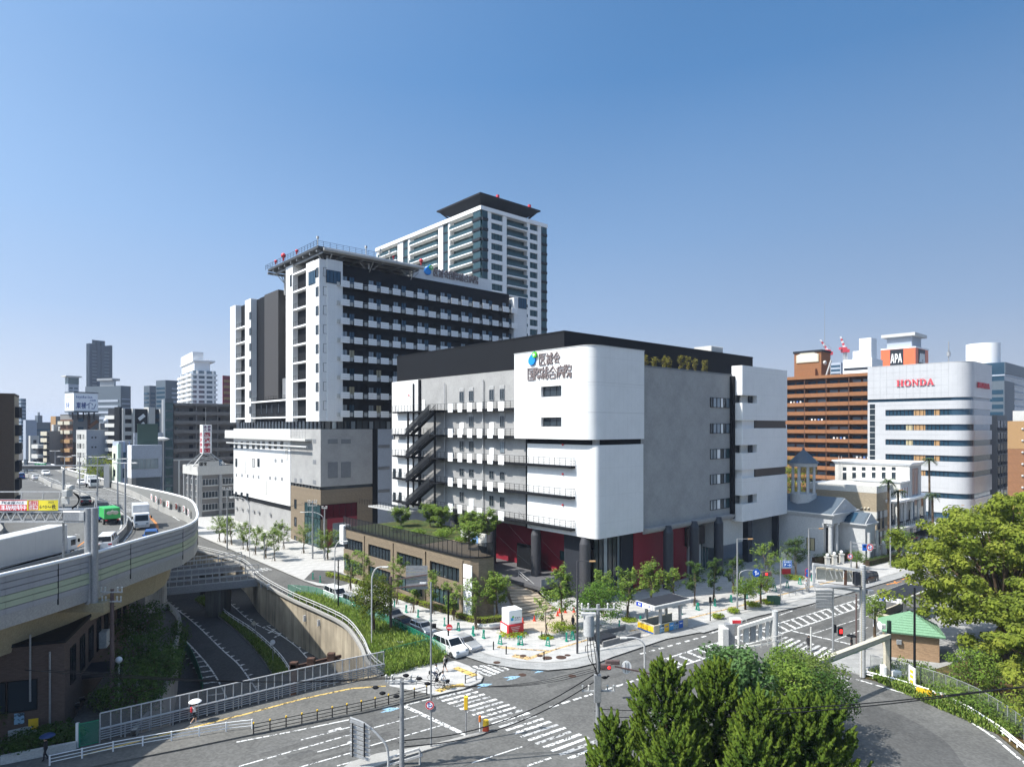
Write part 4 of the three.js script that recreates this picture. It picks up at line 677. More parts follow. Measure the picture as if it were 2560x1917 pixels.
{
const b=corner('residential_tower','tall white apartment tower with glazed balconies and a dark flying roof, behind the ward tower',1203,210,941,1366,514);
const{t,h,la,lb}=b,x3=(x)=>b.fb(S3(x,700))[0],a3=(x)=>b.fa(S3(x,700))[0],fh=3.32,n=28,y0=h-1.2-n*fh;
part(t,'core',new MB().box(1.7,la-1.7,0,h-1,-lb+1.7,-1.7).geo(),M.glassGreen);
const slabG={};const wht=M.whitePlain;
const seg=(side,s0,s1,kind)=>{
const w=s1-s0,pc=(nm,gq,m,r)=>{const p=part(t,nm,gq,m);side==='R'?p.position.set(s0,y0+r*fh,0):p.position.set(0,y0+r*fh,-s0);};
const bx=(y0,y1,d0,d1,p=0)=>side==='R'?[p,w-p,y0,y1,-d1,-d0]:[d0,d1,y0,y1,-w+p,-p];
if(kind==='p')return part(t,'pier',new MB().box(...(side==='R'?[s0,s1,0,h-.6,-2,0]:[0,2,0,h-.6,-s1,-s0])).geo(),wht);
for(let r=6;r<n;r++){
if(kind==='w'){pc('spandrel',shared('sp'+side+w.toFixed(2),()=>new MB().box(...bx(0,1.15,.05,2)).geo()),wht,r);pc('window',shared('rw'+side+w.toFixed(2),()=>{const m=new MB();for(const x of[0,.33,.66])m.box(...(side==='R'?[x*w,x*w+.08,1.15,fh,-.5,-.3]:[.3,.5,1.15,fh,-x*w-.08,-x*w]));m.box(...bx(1.15,fh,.45,.55));return m.geo();}),M.glassGreen,r);}
if(kind==='b'){pc('balcony',shared('rb'+side+w.toFixed(2),()=>new MB().box(...bx(0,.38,-.55,2)).geo()),wht,r);pc('glass_rail',shared('rg'+side+w.toFixed(2),()=>new MB().box(...bx(.38,1.45,-.5,-.42,.1)).geo()),M.glassGreen,r);}
if(kind==='g'){pc('spandrel',shared('gs'+side+w.toFixed(2),()=>new MB().box(...bx(0,.5,.2,2)).geo()),M.greyDark,r);pc('window',shared('gw'+side+w.toFixed(2),()=>new MB().box(...bx(.5,fh,.35,.5)).geo()),M.glassGreen,r);}
if(kind==='d'){pc('spandrel',shared('ds'+side+w.toFixed(2),()=>new MB().box(...bx(0,.9,-.5,2)).geo()),M.greyDark,r);pc('window',shared('dw'+side+w.toFixed(2),()=>new MB().box(...bx(.9,fh,-.2,0)).geo()),M.glassGreen,r);}
}
};
seg('R',.2,a3(1730),'d');seg('R',a3(1732),a3(1757),'p');seg('R',a3(1757),a3(1832),'w');seg('R',a3(1832),a3(1858),'p');seg('R',a3(1858),a3(1992),'b');seg('R',a3(1992),a3(2010),'p');seg('R',a3(2010),a3(2062),'w');seg('R',a3(2062),a3(2085),'p');seg('R',a3(2085),la,'d');
seg('L',.2,x3(1640),'d');seg('L',x3(1638),x3(1485),'b');seg('L',x3(1485),x3(1472),'p');seg('L',x3(1472),x3(1440),'g');seg('L',x3(1438),x3(1408),'p');seg('L',x3(1405),x3(1222),'b');seg('L',x3(1222),x3(1208),'p');seg('L',x3(1208),x3(1178),'g');seg('L',x3(1175),x3(1140),'p');seg('L',x3(1138),x3(1015),'b');seg('L',x3(1015),lb,'p');
part(t,'parapet',new MB().box(-.5,la+.2,h-1.3,h,-1.4,.4).box(-.5,1.4,h-1.3,h,-lb-.2,-1.4).box(1.4,la,h-1.4,h-.6,-lb,-1.4).geo(),wht);
// flying roof: tilted dark tray on raking struts
const rf=new THREE.Group();rf.name='flying_roof';t.add(rf);const r0=b.fb(S3(1440,222),2)[0],ra=b.fa(S3(2050,195),2)[0],zt=h+3.3;
const c=[[-1.2,1],[ra-1,1],[ra-1,-r0+1],[-1.2,-r0+1]],inn=[[3,-4.5],[ra-4.5,-4.5],[ra-4.5,-r0+5],[3,-r0+5]];
const m=new MB();for(let i=0;i<4;i++){const j=(i+1)%4;m.quad(V3(inn[i][0],h+.9,inn[i][1]),V3(c[i][0],zt,c[i][1]),V3(c[j][0],zt,c[j][1]),V3(inn[j][0],h+.9,inn[j][1]));}m.box(-1.4,ra-.8,zt,zt+.5,-r0+.8,1.2);m.build('tray',M.greyDark,rf);
for(const[p,q]of[[c[0],inn[0]],[c[1],inn[1]],[c[2],inn[2]],[c[3],inn[3]]])part(rf,'strut',new MB().bar(V3(q[0],h-.4,q[1]),V3(p[0]*.8+q[0]*.2,zt-.2,p[1]*.8+q[1]*.2),.5).geo(),M.greyDark);
part(rf,'housing',new MB().box(3.6,ra-5,h-.8,h+2.6,-r0+5.6,-5).geo(),M.greyDark);
for(const[a,z]of[[7,0],[ra-5,0],[ra-1.5,-3]])part(rf,'beacon',new MB().box(-.4,.4,0,1.3,-.4,.4).geo(),M.signRed).position.set(a,zt+.5,z);
}
// ---------------------------------------------------------------- buildings round about: right-hand side
const railG=(side,w)=>shared('rl'+side+w.toFixed(1),()=>side==='R'?railing(0,0,w,0,0,1.1,1.2).geo():railing(0,0,0,w,0,1.1,1.2).geo());
{
const b=corner('apartment_block','orange brown tiled apartment slab with rows of balconies and a rooftop tower',2185,200,1962,2250,931);const{t,lb,h}=b,fh=2.98;
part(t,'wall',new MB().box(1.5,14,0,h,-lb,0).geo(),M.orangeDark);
part(t,'roof_edge',new MB().box(-.1,14.2,h-.9,h+.1,-lb-.1,.1).geo(),M.orange);
const n=4,w=lb/n*.965;
for(let r=0;r<13;r++)for(let i=0;i<n;i++){
const s=.4+i*lb/n,y=h-3.9-r*fh;if(y<4)continue;
const q=new THREE.Group();q.name='balcony';q.position.set(0,y,-s);t.add(q);
part(q,'parapet',shared('oap',()=>new MB().box(-.0,.16,-.1,1.15,-w,0).box(-.03,.03,.45,.95,-w*.24,-w*.2).box(-.03,.03,.45,.95,-w*.8,-w*.76).geo()),M.orange);
part(q,'floor',shared('oaf',()=>new MB().box(.16,1.5,-.15,.02,-w,0).geo()),M.tan);
part(q,'window',shared('oaw',()=>new MB().box(1.4,1.56,.1,2.1,-w*.46,-w*.08).box(1.4,1.56,.1,2.1,-w*.92,-w*.56).geo()),(r*3+i)%4?M.glassBlue:M.glassPale);
if((r*7+i*5)%9===2)for(let k=0;k<4;k++)part(q,'laundry',shared('lau',()=>new MB().box(.4,.44,1.1,1.7,-.25,.25).geo()),[M.whitePlain,col(.1,.2,.5,.9),col(.5,.45,.4,.9)][k%3]).position.z=-w*(.2+k*.16);
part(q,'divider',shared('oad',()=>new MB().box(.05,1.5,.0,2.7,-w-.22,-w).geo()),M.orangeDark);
}
const[c0]=b.fb(S7(425,300),4),[c1]=b.fb(S7(238,300),4),ty=b.fb(S7(400,205),4)[1];
const tw=part(t,'roof_tower',new MB().box(4,11,h,ty-.7,-c1,-c0).geo(),M.orange);part(t,'tower_cap',new MB().box(3.7,11.3,ty-.7,ty,-c1-.3,-c0+.3).geo(),M.greyDark);part(t,'tower_step',new MB().box(2.6,4,h,h+2.6,-c1+4,-c0-1.4).geo(),M.orange);
const sm=print(256,128,(c)=>{c.fillStyle='#d8cfc0';c.fillRect(0,0,256,128);c.lineWidth=7;c.strokeStyle='#9fc4cf';[...'江仁尾相日'].forEach((_,i)=>{c.strokeRect(24+i*44,44,30,44);c.beginPath();c.moveTo(24+i*44,66);c.lineTo(54+i*44,66);c.stroke();});});
const sh=new THREE.Shape();sh.moveTo(-4.6,0);sh.lineTo(4.6,0);sh.lineTo(4.6,3.2);sh.quadraticCurveTo(3,3.4,2.6,4.3);sh.quadraticCurveTo(0,4.9,-2.6,4.3);sh.quadraticCurveTo(-3,3.4,-4.6,3.2);sh.closePath();
const pl=part(t,'roof_sign',metre(new THREE.ExtrudeGeometry(sh,{depth:.2,bevelEnabled:false})),M.cream);pl.position.set(3.9,h+5,-(c0+c1)/2);pl.rotation.y=LEFT;pl.scale.setScalar(.82);
const pp=part(pl,'sign_print',new THREE.PlaneGeometry(8,3),printMat(sm));pp.position.set(0,1.9,.22);
part(t,'aerial',new MB().rod(V3(0,0,0),V3(0,17,0),.1,.04).geo(),M.steel).position.set(9,ty,-c0-1);
part(t,'dish',new MB().ball(V3(0,0,0),1,1,.8,.5).geo(),M.offwhite).position.set(4.5,h+4.5,-c0+1);
part(t,'roof_pipe',new MB().rod(V3(0,0,0),V3(0,5,1.6),.3).geo(),M.steelLight).position.set(3,h,-c0+2);
}
{
const b=corner('office_tower','white panelled office tower with rounded corner, ribbon windows and a large red company sign',2428,170,2170,2481,902);const{t,la,lb,h}=b;
const plan=(i,r=5)=>{const s=new THREE.Shape();s.moveTo(i,r);s.quadraticCurveTo(i,i,r,i);s.lineTo(la-i,i);s.lineTo(la-i,lb);s.lineTo(i,lb);s.closePath();return s;};
const lv=(y0,y1,i=0)=>metre(new THREE.ExtrudeGeometry(plan(i),{depth:y1-y0,bevelEnabled:false,curveSegments:14}).rotateX(-PI/2).translate(0,y0,0));
const yv=(y)=>b.y(S7(0,y)[1]),bands=[[655,610],[762,718],[872,830],[982,940],[1090,1050],[1243,1205]].map(([a,c])=>[yv(a),yv(c)]);
const wm=mat('panelWhite',[.50,.505,.52],.25,{map:tPanel});
let lo=yv(1345);part(t,'core',lv(.2,h-1,.35),M.glassBlue);
for(const[y0,y1]of[...bands].reverse()){part(t,'cladding',lv(lo,y0),wm);lo=y1;}
part(t,'cladding',lv(lo,yv(550)),wm);part(t,'cladding',lv(yv(528),h),wm);part(t,'slot',lv(yv(550),yv(528),.6),M.black);
part(t,'base',lv(.1,lo>0?yv(1345):6,.8),M.glass);
const w0=b.fb(S7(868,700))[0];
for(const[y0,y1]of bands){part(t,'cladding',new MB().box(0,2,y0,y1,-lb,-w0).geo(),wm);const fr=shared('hm',()=>new MB().box(.22,.33,0,1,-.05,.05).geo());for(let i=0;i<16;i++){const m=part(t,'mullion',fr,M.steelDark);m.position.set(0,y0,-5.2-i*(w0-5.2)/16);m.scale.y=y1-y0;}for(const[s,l,k]of[[.35,.2,0],[.55,.12,1],[.12,.1,2]])if((Math.round(y0)+k)%3){const c0=lerp(5.2,w0,s);part(t,'curtain',new MB().box(.3,.36,y0+.05,y1-.1,-c0-l*14,-c0).geo(),k===1?M.curtain:M.tan);}}
for(let i=0;i<12;i++){const m=part(t,'joint',shared('hj',()=>new MB().box(-.012,.05,0,1,-.03,.03).geo()),M.steel);m.position.set(0,yv(528),-5-i*(lb-5)/12);m.scale.y=h-yv(528);}
for(const y of[h-2,h-4,h-6,h-8])part(t,'joint',new MB().box(-.012,.05,y,y+.05,-lb,-5).box(5,la,y,y+.05,-.05,.012).geo(),M.steel);
for(const y of bands.map((q)=>q[1]+1.3))part(t,'joint',new MB().box(-.012,.05,y,y+.05,-lb,-5).geo(),M.steel);
part(t,'stair_windows',new MB().box(-.04,.1,8,yv(565),-lb+.6,-lb+2).geo(),M.glass);for(let i=0;i<14;i++)part(t,'mullion',shared('sw',()=>new MB().box(-.06,.05,0,.18,-1.5,0).geo()),M.steelLight).position.set(0,9+i*1.7,-lb+2.0);
part(t,'coping',lv(h,h+.12,-.05),M.steelLight);
{const[s0,y0]=b.fb(S7(946,458)),[s1]=b.fb(S7(1207,458)),q=word('HONDA',1.75,.14,'serif');q.computeBoundingBox();const sx=(s0-s1)/q.boundingBox.max.x;const l=part(t,'company_sign',q,col(.62,.06,.08,.4));l.scale.x=sx;l.position.set(-.2,y0,-s0);l.rotation.y=LEFT;l.userData.label='large red lettering on the white wall';}
{const[s0,y0]=b.fa(S7(1500,466)),[s1]=b.fa(S7(1580,466)),q=word('HONDA',1.5,.3,'serif');q.computeBoundingBox();const l=part(t,'company_sign',q,col(.5,.03,.05,.4));l.scale.x=(s1-s0)/q.boundingBox.max.x;l.position.set(s0,y0,.1);}
part(t,'mast',new MB().rod(V3(0,0,0),V3(0,6,0),.12).box(-.5,.5,2,3.2,-.3,.3).rod(V3(-.9,3.6,0),V3(.9,3.6,0),.06).geo(),M.steel).position.set(4,h,-6);
}
function backdropTower(name,label,u,d,ul,ur,vt,o,f){const b=corner(name,label,u,d,ul,ur,vt,o);f(b);return b;}
const S7u=(x)=>1900+x/2.76,S7v=(y)=>800+y/2.76;
backdropTower('hotel_tower','distant brown tower with an orange and black sign band under a white roof',S7u(1072),620,S7u(838),S7u(1160),S7v(190),{},(b)=>{
const{t,la,lb,h}=b;b.body(M.glassBlue,.6,'core');const sb=h-18;
part(t,'sign_band',new MB().box(-.6,la,sb,h,-lb,.6).geo(),col(.72,.13,.03));part(t,'top_line',new MB().box(-1,la+.4,h,h+1.2,-lb,1).geo(),M.whitePlain);part(t,'top_line',new MB().box(-1,la+.4,sb-1,sb,-lb,1).geo(),M.whitePlain);
const q=word('APA',9,.6,'sans',1.3);part(t,'sign_field',new MB().box(-.9,-.6,sb+.6,h-.6,-lb*.72,-lb*.33).geo(),M.black);q.computeBoundingBox();const l=part(t,'letters',q,M.whitePlain);l.scale.x=lb*.34/q.boundingBox.max.x;l.position.set(-1,sb+4.5,-lb*.70);l.rotation.y=LEFT;
part(t,'sign_field',new MB().box(la*.2,la*.72,sb+.6,h-.6,.6,.9).geo(),M.black);const l2=part(t,'letters',q,M.whitePlain);l2.scale.x=la*.4/q.boundingBox.max.x;l2.position.set(la*.26,sb+4.5,.9);
part(t,'roof_house',new MB().box(4,la-6,h,h+12,-lb+4,-4).geo(),M.blueGrey);part(t,'roof_plate',new MB().box(0,la-2,h+12,h+15,-lb,0).geo(),M.offwhite);
for(let r=0;r<8;r++){b.left('slab',0,lb,sb-6-r*6,sb-4.4-r*6,.5,.4,M.whitePlain);b.right('slab',0,la,sb-6-r*6,sb-4.4-r*6,.5,.4,M.whitePlain);}for(let i=0;i<5;i++)b.left('pier',i*lb/4-.9,i*lb/4+.9,0,sb,.5,.5,M.tan);
});
backdropTower('office_block','distant plain white block with rows of small square windows',S7u(775),520,S7u(575),S7u(850),S7v(262),{},(b)=>{b.body(M.whitePlain);const{t,lb,la,h}=b;part(t,'roof_house',new MB().box(4,16,h,h+17,-lb*.5,-2).geo(),M.whitePlain);part(t,'roof_house',new MB().box(4,12,h,h+7,-lb*.72,-lb*.5).geo(),M.whitePlain);b.wins('L',1,lb-1,14,h-9,5.6,1,2,2.2,M.greyDark);for(let r=1;r<7;r++)b.wins('L',1,lb-1,14,h-9-r*5.6,0,1,2,2.2,M.greyDark);});
backdropTower('office_block','distant grey blue striped block between the orange apartments and the white block',S7u(560),560,S7u(428),S7u(590),S7v(292),{},(b)=>{b.body(M.blueGrey);const{lb,h}=b;for(let r=0;r<9;r++)b.left('window_band',.5,lb-.5,h-4-r*3.6,h-2-r*3.6,.1,.1,M.glassBlue);});
for(const[x,y0,yb,xt,yt,lab]of[[476,290,192,418,106,'distant red and white tower crane leaning towards the orange tower'],[590,272,175,558,84,'distant red and white tower crane with the steepest jib']]){const d=540,o=thing('tower_crane',lab,'crane',atD(S7u(x),S7v(y0),d)),s=d/F/2.76,Hh=(y0-yb)*s;const mst=new MB();for(const[a,c]of[[-1,-1],[1,-1],[1,1],[-1,1]])mst.bar(V3(a,-30,c),V3(a,Hh*.55,c),.5);for(let i=0;i<8;i++)mst.bar(V3(-1,i*Hh*.06,1),V3(1,(i+1)*Hh*.06,1),.3);mst.build('mast',M.steelLight,o);part(o,'cab',new MB().box(-2.6,2.6,Hh*.5,Hh*.72,-2.2,2.2).box(-4.5,1,Hh*.7,Hh*.86,-1.6,1.6).geo(),col(.6,.04,.06));for(let k=0;k<6;k++){const P=(q)=>V3((xt-x)*s*q,Hh*.7+(yb-yt)*s*q,0);part(o,'jib',new MB().bar(P(k/6),P((k+1)/6),1.6-k*.12).geo(),k%2?M.whitePlain:col(.6,.04,.06));}part(o,'stay',new MB().bar(V3(3,Hh*.95,0),V3((xt-x)*s,Hh*.7+(yb-yt)*s,0),.2).geo(),M.steel);}
backdropTower('glass_tower','distant dark glass office tower behind the company office, with a white rooftop drum',S7u(1690),430,S7u(1540),S7u(2100),S7v(290),{la:90},(b)=>{const{t,la,lb,h}=b;b.body(M.glassBlue);for(let r=0;r<18;r++){b.right('band',0,la,h-9-r*5,h-8.1-r*5,.1,.3,M.blueGrey);b.left('band',0,lb,h-9-r*5,h-8.1-r*5,.1,.3,M.blueGrey);}part(t,'top_wall',new MB().box(0,la,h-7.5,h,.0,.5).geo(),M.slate);part(t,'drum',new MB().rod(V3(10,h,-14),V3(10,h+14,-14),10,10,14).geo(),M.whitePlain);});
backdropTower('office_block','small dark glass block tucked behind the right edge of the company office',S7u(1690),300,S7u(1560),S7u(1760),S7v(418),{},(b)=>{b.body(M.slate);b.bands('L',b.h-30,3.4,8,2,M.glassBlue);});
backdropTower('apartment_block','grey apartment block with narrow balconies right of the company office',S7u(1640),190,S7u(1560),S7u(1708),S7v(655),{},(b)=>{const{t,la,h}=b;b.body(M.grey);for(let r=0;r<10;r++)for(let i=0;i<3;i++){windowIn(t,la/3*.78,2.4,V3(la*(i+.5)/3,h-4-r*3.4,.02),0,M.glass,M.greyDark,2);part(t,'balcony_rail',shared('gbr',()=>new MB().box(-la*.13,la*.13,0,.9,0,.12).geo()),M.greyDark).position.set(la*(i+.5)/3,h-4.6-r*3.4,.1);}});
backdropTower('apartment_block','orange brown block with paired wall vents at the right edge of the view',S7u(1712),165,S7u(1690),S7u(2150),S7v(697),{turn:-1.4,la:34,lb:15},(b)=>{const{t,la,h}=b;b.body(M.brick2);part(t,'pale_top',new MB().box(-.02,la,h-7,h,-8,.04).geo(),M.tan);for(let r=0;r<9;r++)for(const k of[0,1])part(t,'vent',shared('pv',()=>new MB().ball(V3(0,0,0),.28).geo()),M.steelLight).position.set(3+k*1.0,h-2-r*2.95,.1);part(t,'base',new MB().box(-.3,la,0,4,-6,.3).geo(),M.offwhite);part(t,'roof_house',new MB().box(1,14,h,h+2.6,-8,-2).box(6,11,h+2.6,h+4,-7,-4).geo(),M.offwhite);});
// cornice helper: stacked ledges
const cornice=(m,x0,x1,z0,z1,y,k=1)=>{m.box(x0-.15*k,x1+.15*k,y,y+.22*k,z0-.15*k,z1+.15*k).box(x0-.35*k,x1+.35*k,y+.22*k,y+.5*k,z0-.35*k,z1+.35*k).box(x0-.55*k,x1+.55*k,y+.5*k,y+.72*k,z0-.55*k,z1+.55*k);return m;};
{
const b=corner('banquet_hall','white neoclassical hall with slit windows, beige lower block and columned front',S7u(1035),140,S7u(520),S7u(1115),S7v(985));const{t,h}=b;const s0=b.fb(S7(520,1000))[0],ra=b.la;
part(t,'hall_wall',new MB().box(0,ra,8,h-.7,-s0,0).geo(),M.offwhite);cornice(new MB(),0,ra,-s0,0,h-.7,1).build('cornice',M.whitePlain,t);
for(const x of[586,652,718,787,856,925]){const[s,y1]=b.fb(S7(x,1015)),[,y0]=b.fb(S7(x,1100));windowIn(t,.75,y1-y0,V3(-.03,y0,-s),LEFT,M.glass,M.greyDark,1);part(t,'transom',boxG(.16,.4,.8),M.whitePlain).position.set(-.03,y0+1.6,-s);}
windowIn(t,ra*.55,12,V3(ra*.45,5,.03),0,M.glassPale,M.steelLight,2);
part(t,'ladder',new MB().bar(V3(-.4,12,-s0+1),V3(-.4,h+1,-s0+1),.08).bar(V3(-.4,12,-s0+1.6),V3(-.4,h+1,-s0+1.6),.08).geo(),M.steelLight);
const y2=b.fb(S7(800,1115),-4)[1];
part(t,'terrace_room',new MB().box(-5,0,6,y2,-b.fb(S7(665,1120),-4)[0],-.2).geo(),M.offwhite);cornice(new MB(),-5,0,-b.fb(S7(665,1120),-4)[0],-.2,y2,.6).build('cornice',M.whitePlain,t);
for(let i=0;i<3;i++)windowIn(t,1.3,3.6,V3(-4+i*1.5,y2-4.5,-.15),0,M.glassPale,M.whitePlain,1);
const z=corner('banquet_wing','beige stone wing of the hall with white bands and slit windows at its corner',S7u(807),131,S7u(338),S7u(893),S7v(1148)),zt=z.t,zh=z.h;
part(zt,'wall',new MB().box(0,z.la,0,zh-.4,-z.lb,0).geo(),mat('beige',[.40,.34,.25],.85,{map:tTile}));for(const[y0,y1]of[[zh-1.4,zh],[zh-6.6,zh-5.2],[3.6,4.6],[0,.9]])part(zt,'band',new MB().box(-.04,z.la+.04,y0,y1,-z.lb-.04,.04).geo(),M.offwhite);part(zt,'roof',new MB().box(.5,z.la+6,zh-.5,zh-.2,-z.lb,-.4).geo(),M.steelLight);
for(const y of[5.2,1])for(const a of[1.2,3.4])windowIn(zt,.9,3.6,V3(Math.min(a,z.la-.6),y,.04),0,M.glass,M.black,1);
for(const x of[705,728,752]){const[s,y]=z.fb(S7(x,1297));part(zt,'vent',new MB().ball(V3(0,0,0),.22).geo(),M.cream).position.set(-.1,y,-s);}
const c=corner('colonnade','two storey columned front of the hall with dark openings and balcony ledge',S7u(955),133,S7u(890),S7u(1195),S7v(1245)),ct=c.t,ch=c.h,n=6;
part(ct,'core',new MB().box(1.2,c.la,0,ch-.4,-6,-1.6).geo(),M.glass);cornice(new MB(),-.3,c.la,-6,0,ch-.6,.8).build('cornice',M.whitePlain,ct);cornice(new MB(),-.4,c.la+.6,-6,.8,ch*.44,.9).build('ledge',M.offwhite,ct);
for(let i=0;i<n;i++)for(const[y0,y1]of[[ch*.5,ch-.6],[.1,ch*.44]])part(ct,'column',shared('cc'+y0.toFixed(1),()=>new MB().rod(V3(0,y0,0),V3(0,y1,0),.3,.26,14).box(-.42,.42,y0,y0+.35,-.42,.42).box(-.4,.4,y1-.3,y1,-.4,.4).geo()),M.offwhite).position.set(.3+i*(c.la-.6)/(n-1),0,-.3);
part(ct,'balcony_rail',railG('R',c.la),M.steelDark).position.set(0,ch*.44+.6,.5);part(ct,'awning',new MB().box(c.la*.35,c.la*.75,3,3.3,0,3).geo(),M.black);part(ct,'awning',new MB().box(c.la*.05,c.la*.3,2.6,2.9,.3,1.6).geo(),M.red);
}
function pediment(t,x0,x1,z,y,rise,m){const s=new THREE.Shape();s.moveTo(x0-.5,0);s.lineTo(x1+.5,0);s.lineTo((x0+x1)/2,rise);s.closePath();return new MB().prism(s,.5,new THREE.Matrix4().makeTranslation(0,y,z)).build('pediment',m,t);}
{
const b=corner('chapel','small grey white chapel with pediment, slate roof and an open cupola, beside the clinic',S7u(500),122,S7u(188),S7u(640),S7v(1365),{la:11,lb:19});const{t,h}=b,la=11,lb=19,cw=mat('chapelWhite',[.56,.57,.57],.75,{map:tFine});
// gabled end looks along the avenue (right face)
part(t,'wall',new MB().box(0,la,0,h,-lb,-1.6).geo(),cw);part(t,'porch_roof',new MB().box(0,la,h-1.2,h,-1.6,0).geo(),cw);cornice(new MB(),0,la,-lb,0,h-.1,1.1).build('cornice',cw,t);
pediment(t,0,la,-.3,h+.7,2.6,cw);part(t,'relief',new MB().ball(V3(la/2,h+1.7,.2),.55,1.6,1,.3).geo(),cw);
for(const a of[.7,3.3,7.7,10.3])part(t,'column',shared('chc',()=>new MB().rod(V3(0,0,0),V3(0,h-1.2,0),.42,.36,16).box(-.55,.55,0,.4,-.55,.55).box(-.5,.5,h-1.6,h-1.2,-.5,.5).geo()),cw).position.set(a,0,-.6);
for(const a of[2,5.5,9])windowIn(t,1.7,6.4,V3(a,.3,-1.55),0,M.glass,M.black,2);
const rf=new MB();const y0=h+.7,r=2.7;rf.quad(V3(-.5,y0,.1),V3(la/2,y0+r,.1),V3(la/2,y0+r,-lb),V3(-.5,y0,-lb)).quad(V3(la/2,y0+r,.1),V3(la+.5,y0,.1),V3(la+.5,y0,-lb),V3(la/2,y0+r,-lb));rf.build('roof',M.slate,t);
windowIn(t,1.6,2.4,V3(-.03,2.2,-4),LEFT,M.curtain,M.black,2);
const cup=new THREE.Group();cup.name='cupola';{const[cb]=b.fb(S7(302,1200),4.6);cup.position.set(4.6,h+1.6,-cb);}t.add(cup);
part(cup,'drum',new MB().rod(V3(0,-1,0),V3(0,2.2,0),2.6,2.6,8).rod(V3(0,7.6,0),V3(0,8.3,0),2.7,2.9,8).geo(),cw);for(let i=0;i<8;i++)part(cup,'column',shared('cuc',()=>new MB().rod(V3(0,2.2,0),V3(0,7.6,0),.28,.24,10).geo()),cw).position.set(2.1*Math.cos(i*PI/4),0,2.1*Math.sin(i*PI/4));part(cup,'cap',new MB().rod(V3(0,8.3,0),V3(0,11,0),3.1,.15,8).ball(V3(0,11.1,0),.25).geo(),M.slate);
part(t,'roof_plant',new MB().rbox(-.4,2.6,h+.8,h+2.8,-18,-15).rbox(3.2,5,h+1,h+2.4,-17,-14).geo(),M.blueGrey);
const g2=corner('gate_pavilion','classical gate pavilion with arched doorway and glazed slate roof, beside the chapel',S7u(728),123,S7u(545),S7u(755),S7v(1430),{la:5,lb:9.5}),gt=g2.t,gh=g2.h;
part(gt,'wall',carve(new THREE.BoxGeometry(5,gh,9.5).translate(2.5,gh/2,-4.75),[[1,4,-1,gh-3.4,-12,4]]),cw);cornice(new MB(),0,5,-9.5,0,gh-.1,1).build('cornice',cw,gt);part(gt,'arch',new MB().add(new THREE.TorusGeometry(1.7,.25,8,16,PI),new THREE.Matrix4().makeTranslation(2.5,gh-4.3,.05)).geo(),cw);pediment(gt,0,5,-.3,gh+.6,1.9,cw);
const q=new MB();q.quad(V3(-.5,gh+.6,.1),V3(2.5,gh+2.5,.1),V3(2.5,gh+2.5,-9.7),V3(-.5,gh+.6,-9.7)).quad(V3(2.5,gh+2.5,.1),V3(5.5,gh+.6,.1),V3(5.5,gh+.6,-9.7),V3(2.5,gh+2.5,-9.7));q.build('roof',M.slate,gt);part(gt,'skylight',new MB().quad(V3(-.3,gh+.78,-2),V3(2.2,gh+2.4,-2),V3(2.2,gh+2.4,-8),V3(-.3,gh+.78,-8)).geo(),M.glassBlue);
for(const a of[.5,4.5])part(gt,'column',new MB().rod(V3(a,0,.5),V3(a,gh-1,.5),.32,.28,12).geo(),cw);part(gt,'gate',new MB().box(1,4,0,gh-4,-.5,-.4).geo(),M.steelDark);
const g3=corner('chapel_hall','low classical hall with a skylit slate roof between chapel and gate pavilion',S7u(745),134,S7u(470),S7u(760),S7v(1330),{la:7,lb:16}),ht=g3.t,hh=g3.h;part(ht,'wall',new MB().box(0,7,0,hh,-16,0).geo(),cw);cornice(new MB(),0,7,-16,0,hh-.1,1).build('cornice',cw,ht);pediment(ht,0,7,-.3,hh+.6,2.2,cw);const w=new MB();w.quad(V3(-.5,hh+.6,.1),V3(3.5,hh+2.8,.1),V3(3.5,hh+2.8,-16),V3(-.5,hh+.6,-16)).quad(V3(3.5,hh+2.8,.1),V3(7.5,hh+.6,.1),V3(7.5,hh+.6,-16),V3(3.5,hh+2.8,-16));w.build('roof',M.slate,ht);part(ht,'skylight',new MB().quad(V3(.2,hh+1.1,-5),V3(2.6,hh+2.42,-5),V3(2.6,hh+2.42,-9),V3(.2,hh+1.1,-9)).geo(),M.glassBlue);windowIn(ht,1.6,2,V3(-.03,hh-4,-6),LEFT,M.curtain,M.black,2);
}
// ---------------------------------------------------------------- left-hand side of the city
const S1u=(x)=>x/3.124,S1v=(y)=>800+y/3.124,SIu=(x)=>x/4.731,SIv=(y)=>900+y/4.731;
{const b=corner('apartment_block','dark brown apartment block with bay windows at the left edge of the view',SIu(160),112,-180,SIu(205),SIv(395),{turn:1.43,la:9});const{t,lb,h,la}=b;b.body(M.brownWall);part(t,'end_wall',new MB().box(.1,la,0,h-.4,-.5,.06).geo(),col(.30,.26,.20,.8));for(let r=0;r<9;r++)for(const a of[1.6,5])part(t,'bay_window',shared('bay',()=>new MB().box(-.9,.9,0,1.9,0,.7).geo()),M.greyDark).position.set(a,h-4.2-r*3.15,.02);part(t,'roof_rail',new MB().box(2,6,h,h+1.3,-lb*.5,-3).geo(),M.steelDark);part(t,'parapet',new MB().box(-.06,la+.06,h-.35,h,-lb,.1).geo(),M.brownWall);
for(const[y0,y1]of[[1185,1245],[1355,1460]])part(t,'window',new MB().box(-.25,0,b.y(SIv(y1)),b.y(SIv(y0)),-14,-3.6).geo(),M.glass),part(t,'window_frame',new MB().box(-.4,0,b.y(SIv(y0)),b.y(SIv(y0))+.35,-14,-3.3).box(-.4,0,b.y(SIv(y1))-.35,b.y(SIv(y1)),-14,-3.3).box(-.4,0,b.y(SIv(y1)),b.y(SIv(y0)),-3.6,-3.3).geo(),M.steelLight);}
const T3={turn:.3};
const far=(label,u,d,ul,ur,v,f,o=T3,name='office_block')=>{const b=corner(name,label,u,d,ul,ur,v,o);f(b,b.t,b.h,b.la,b.lb);return b;};
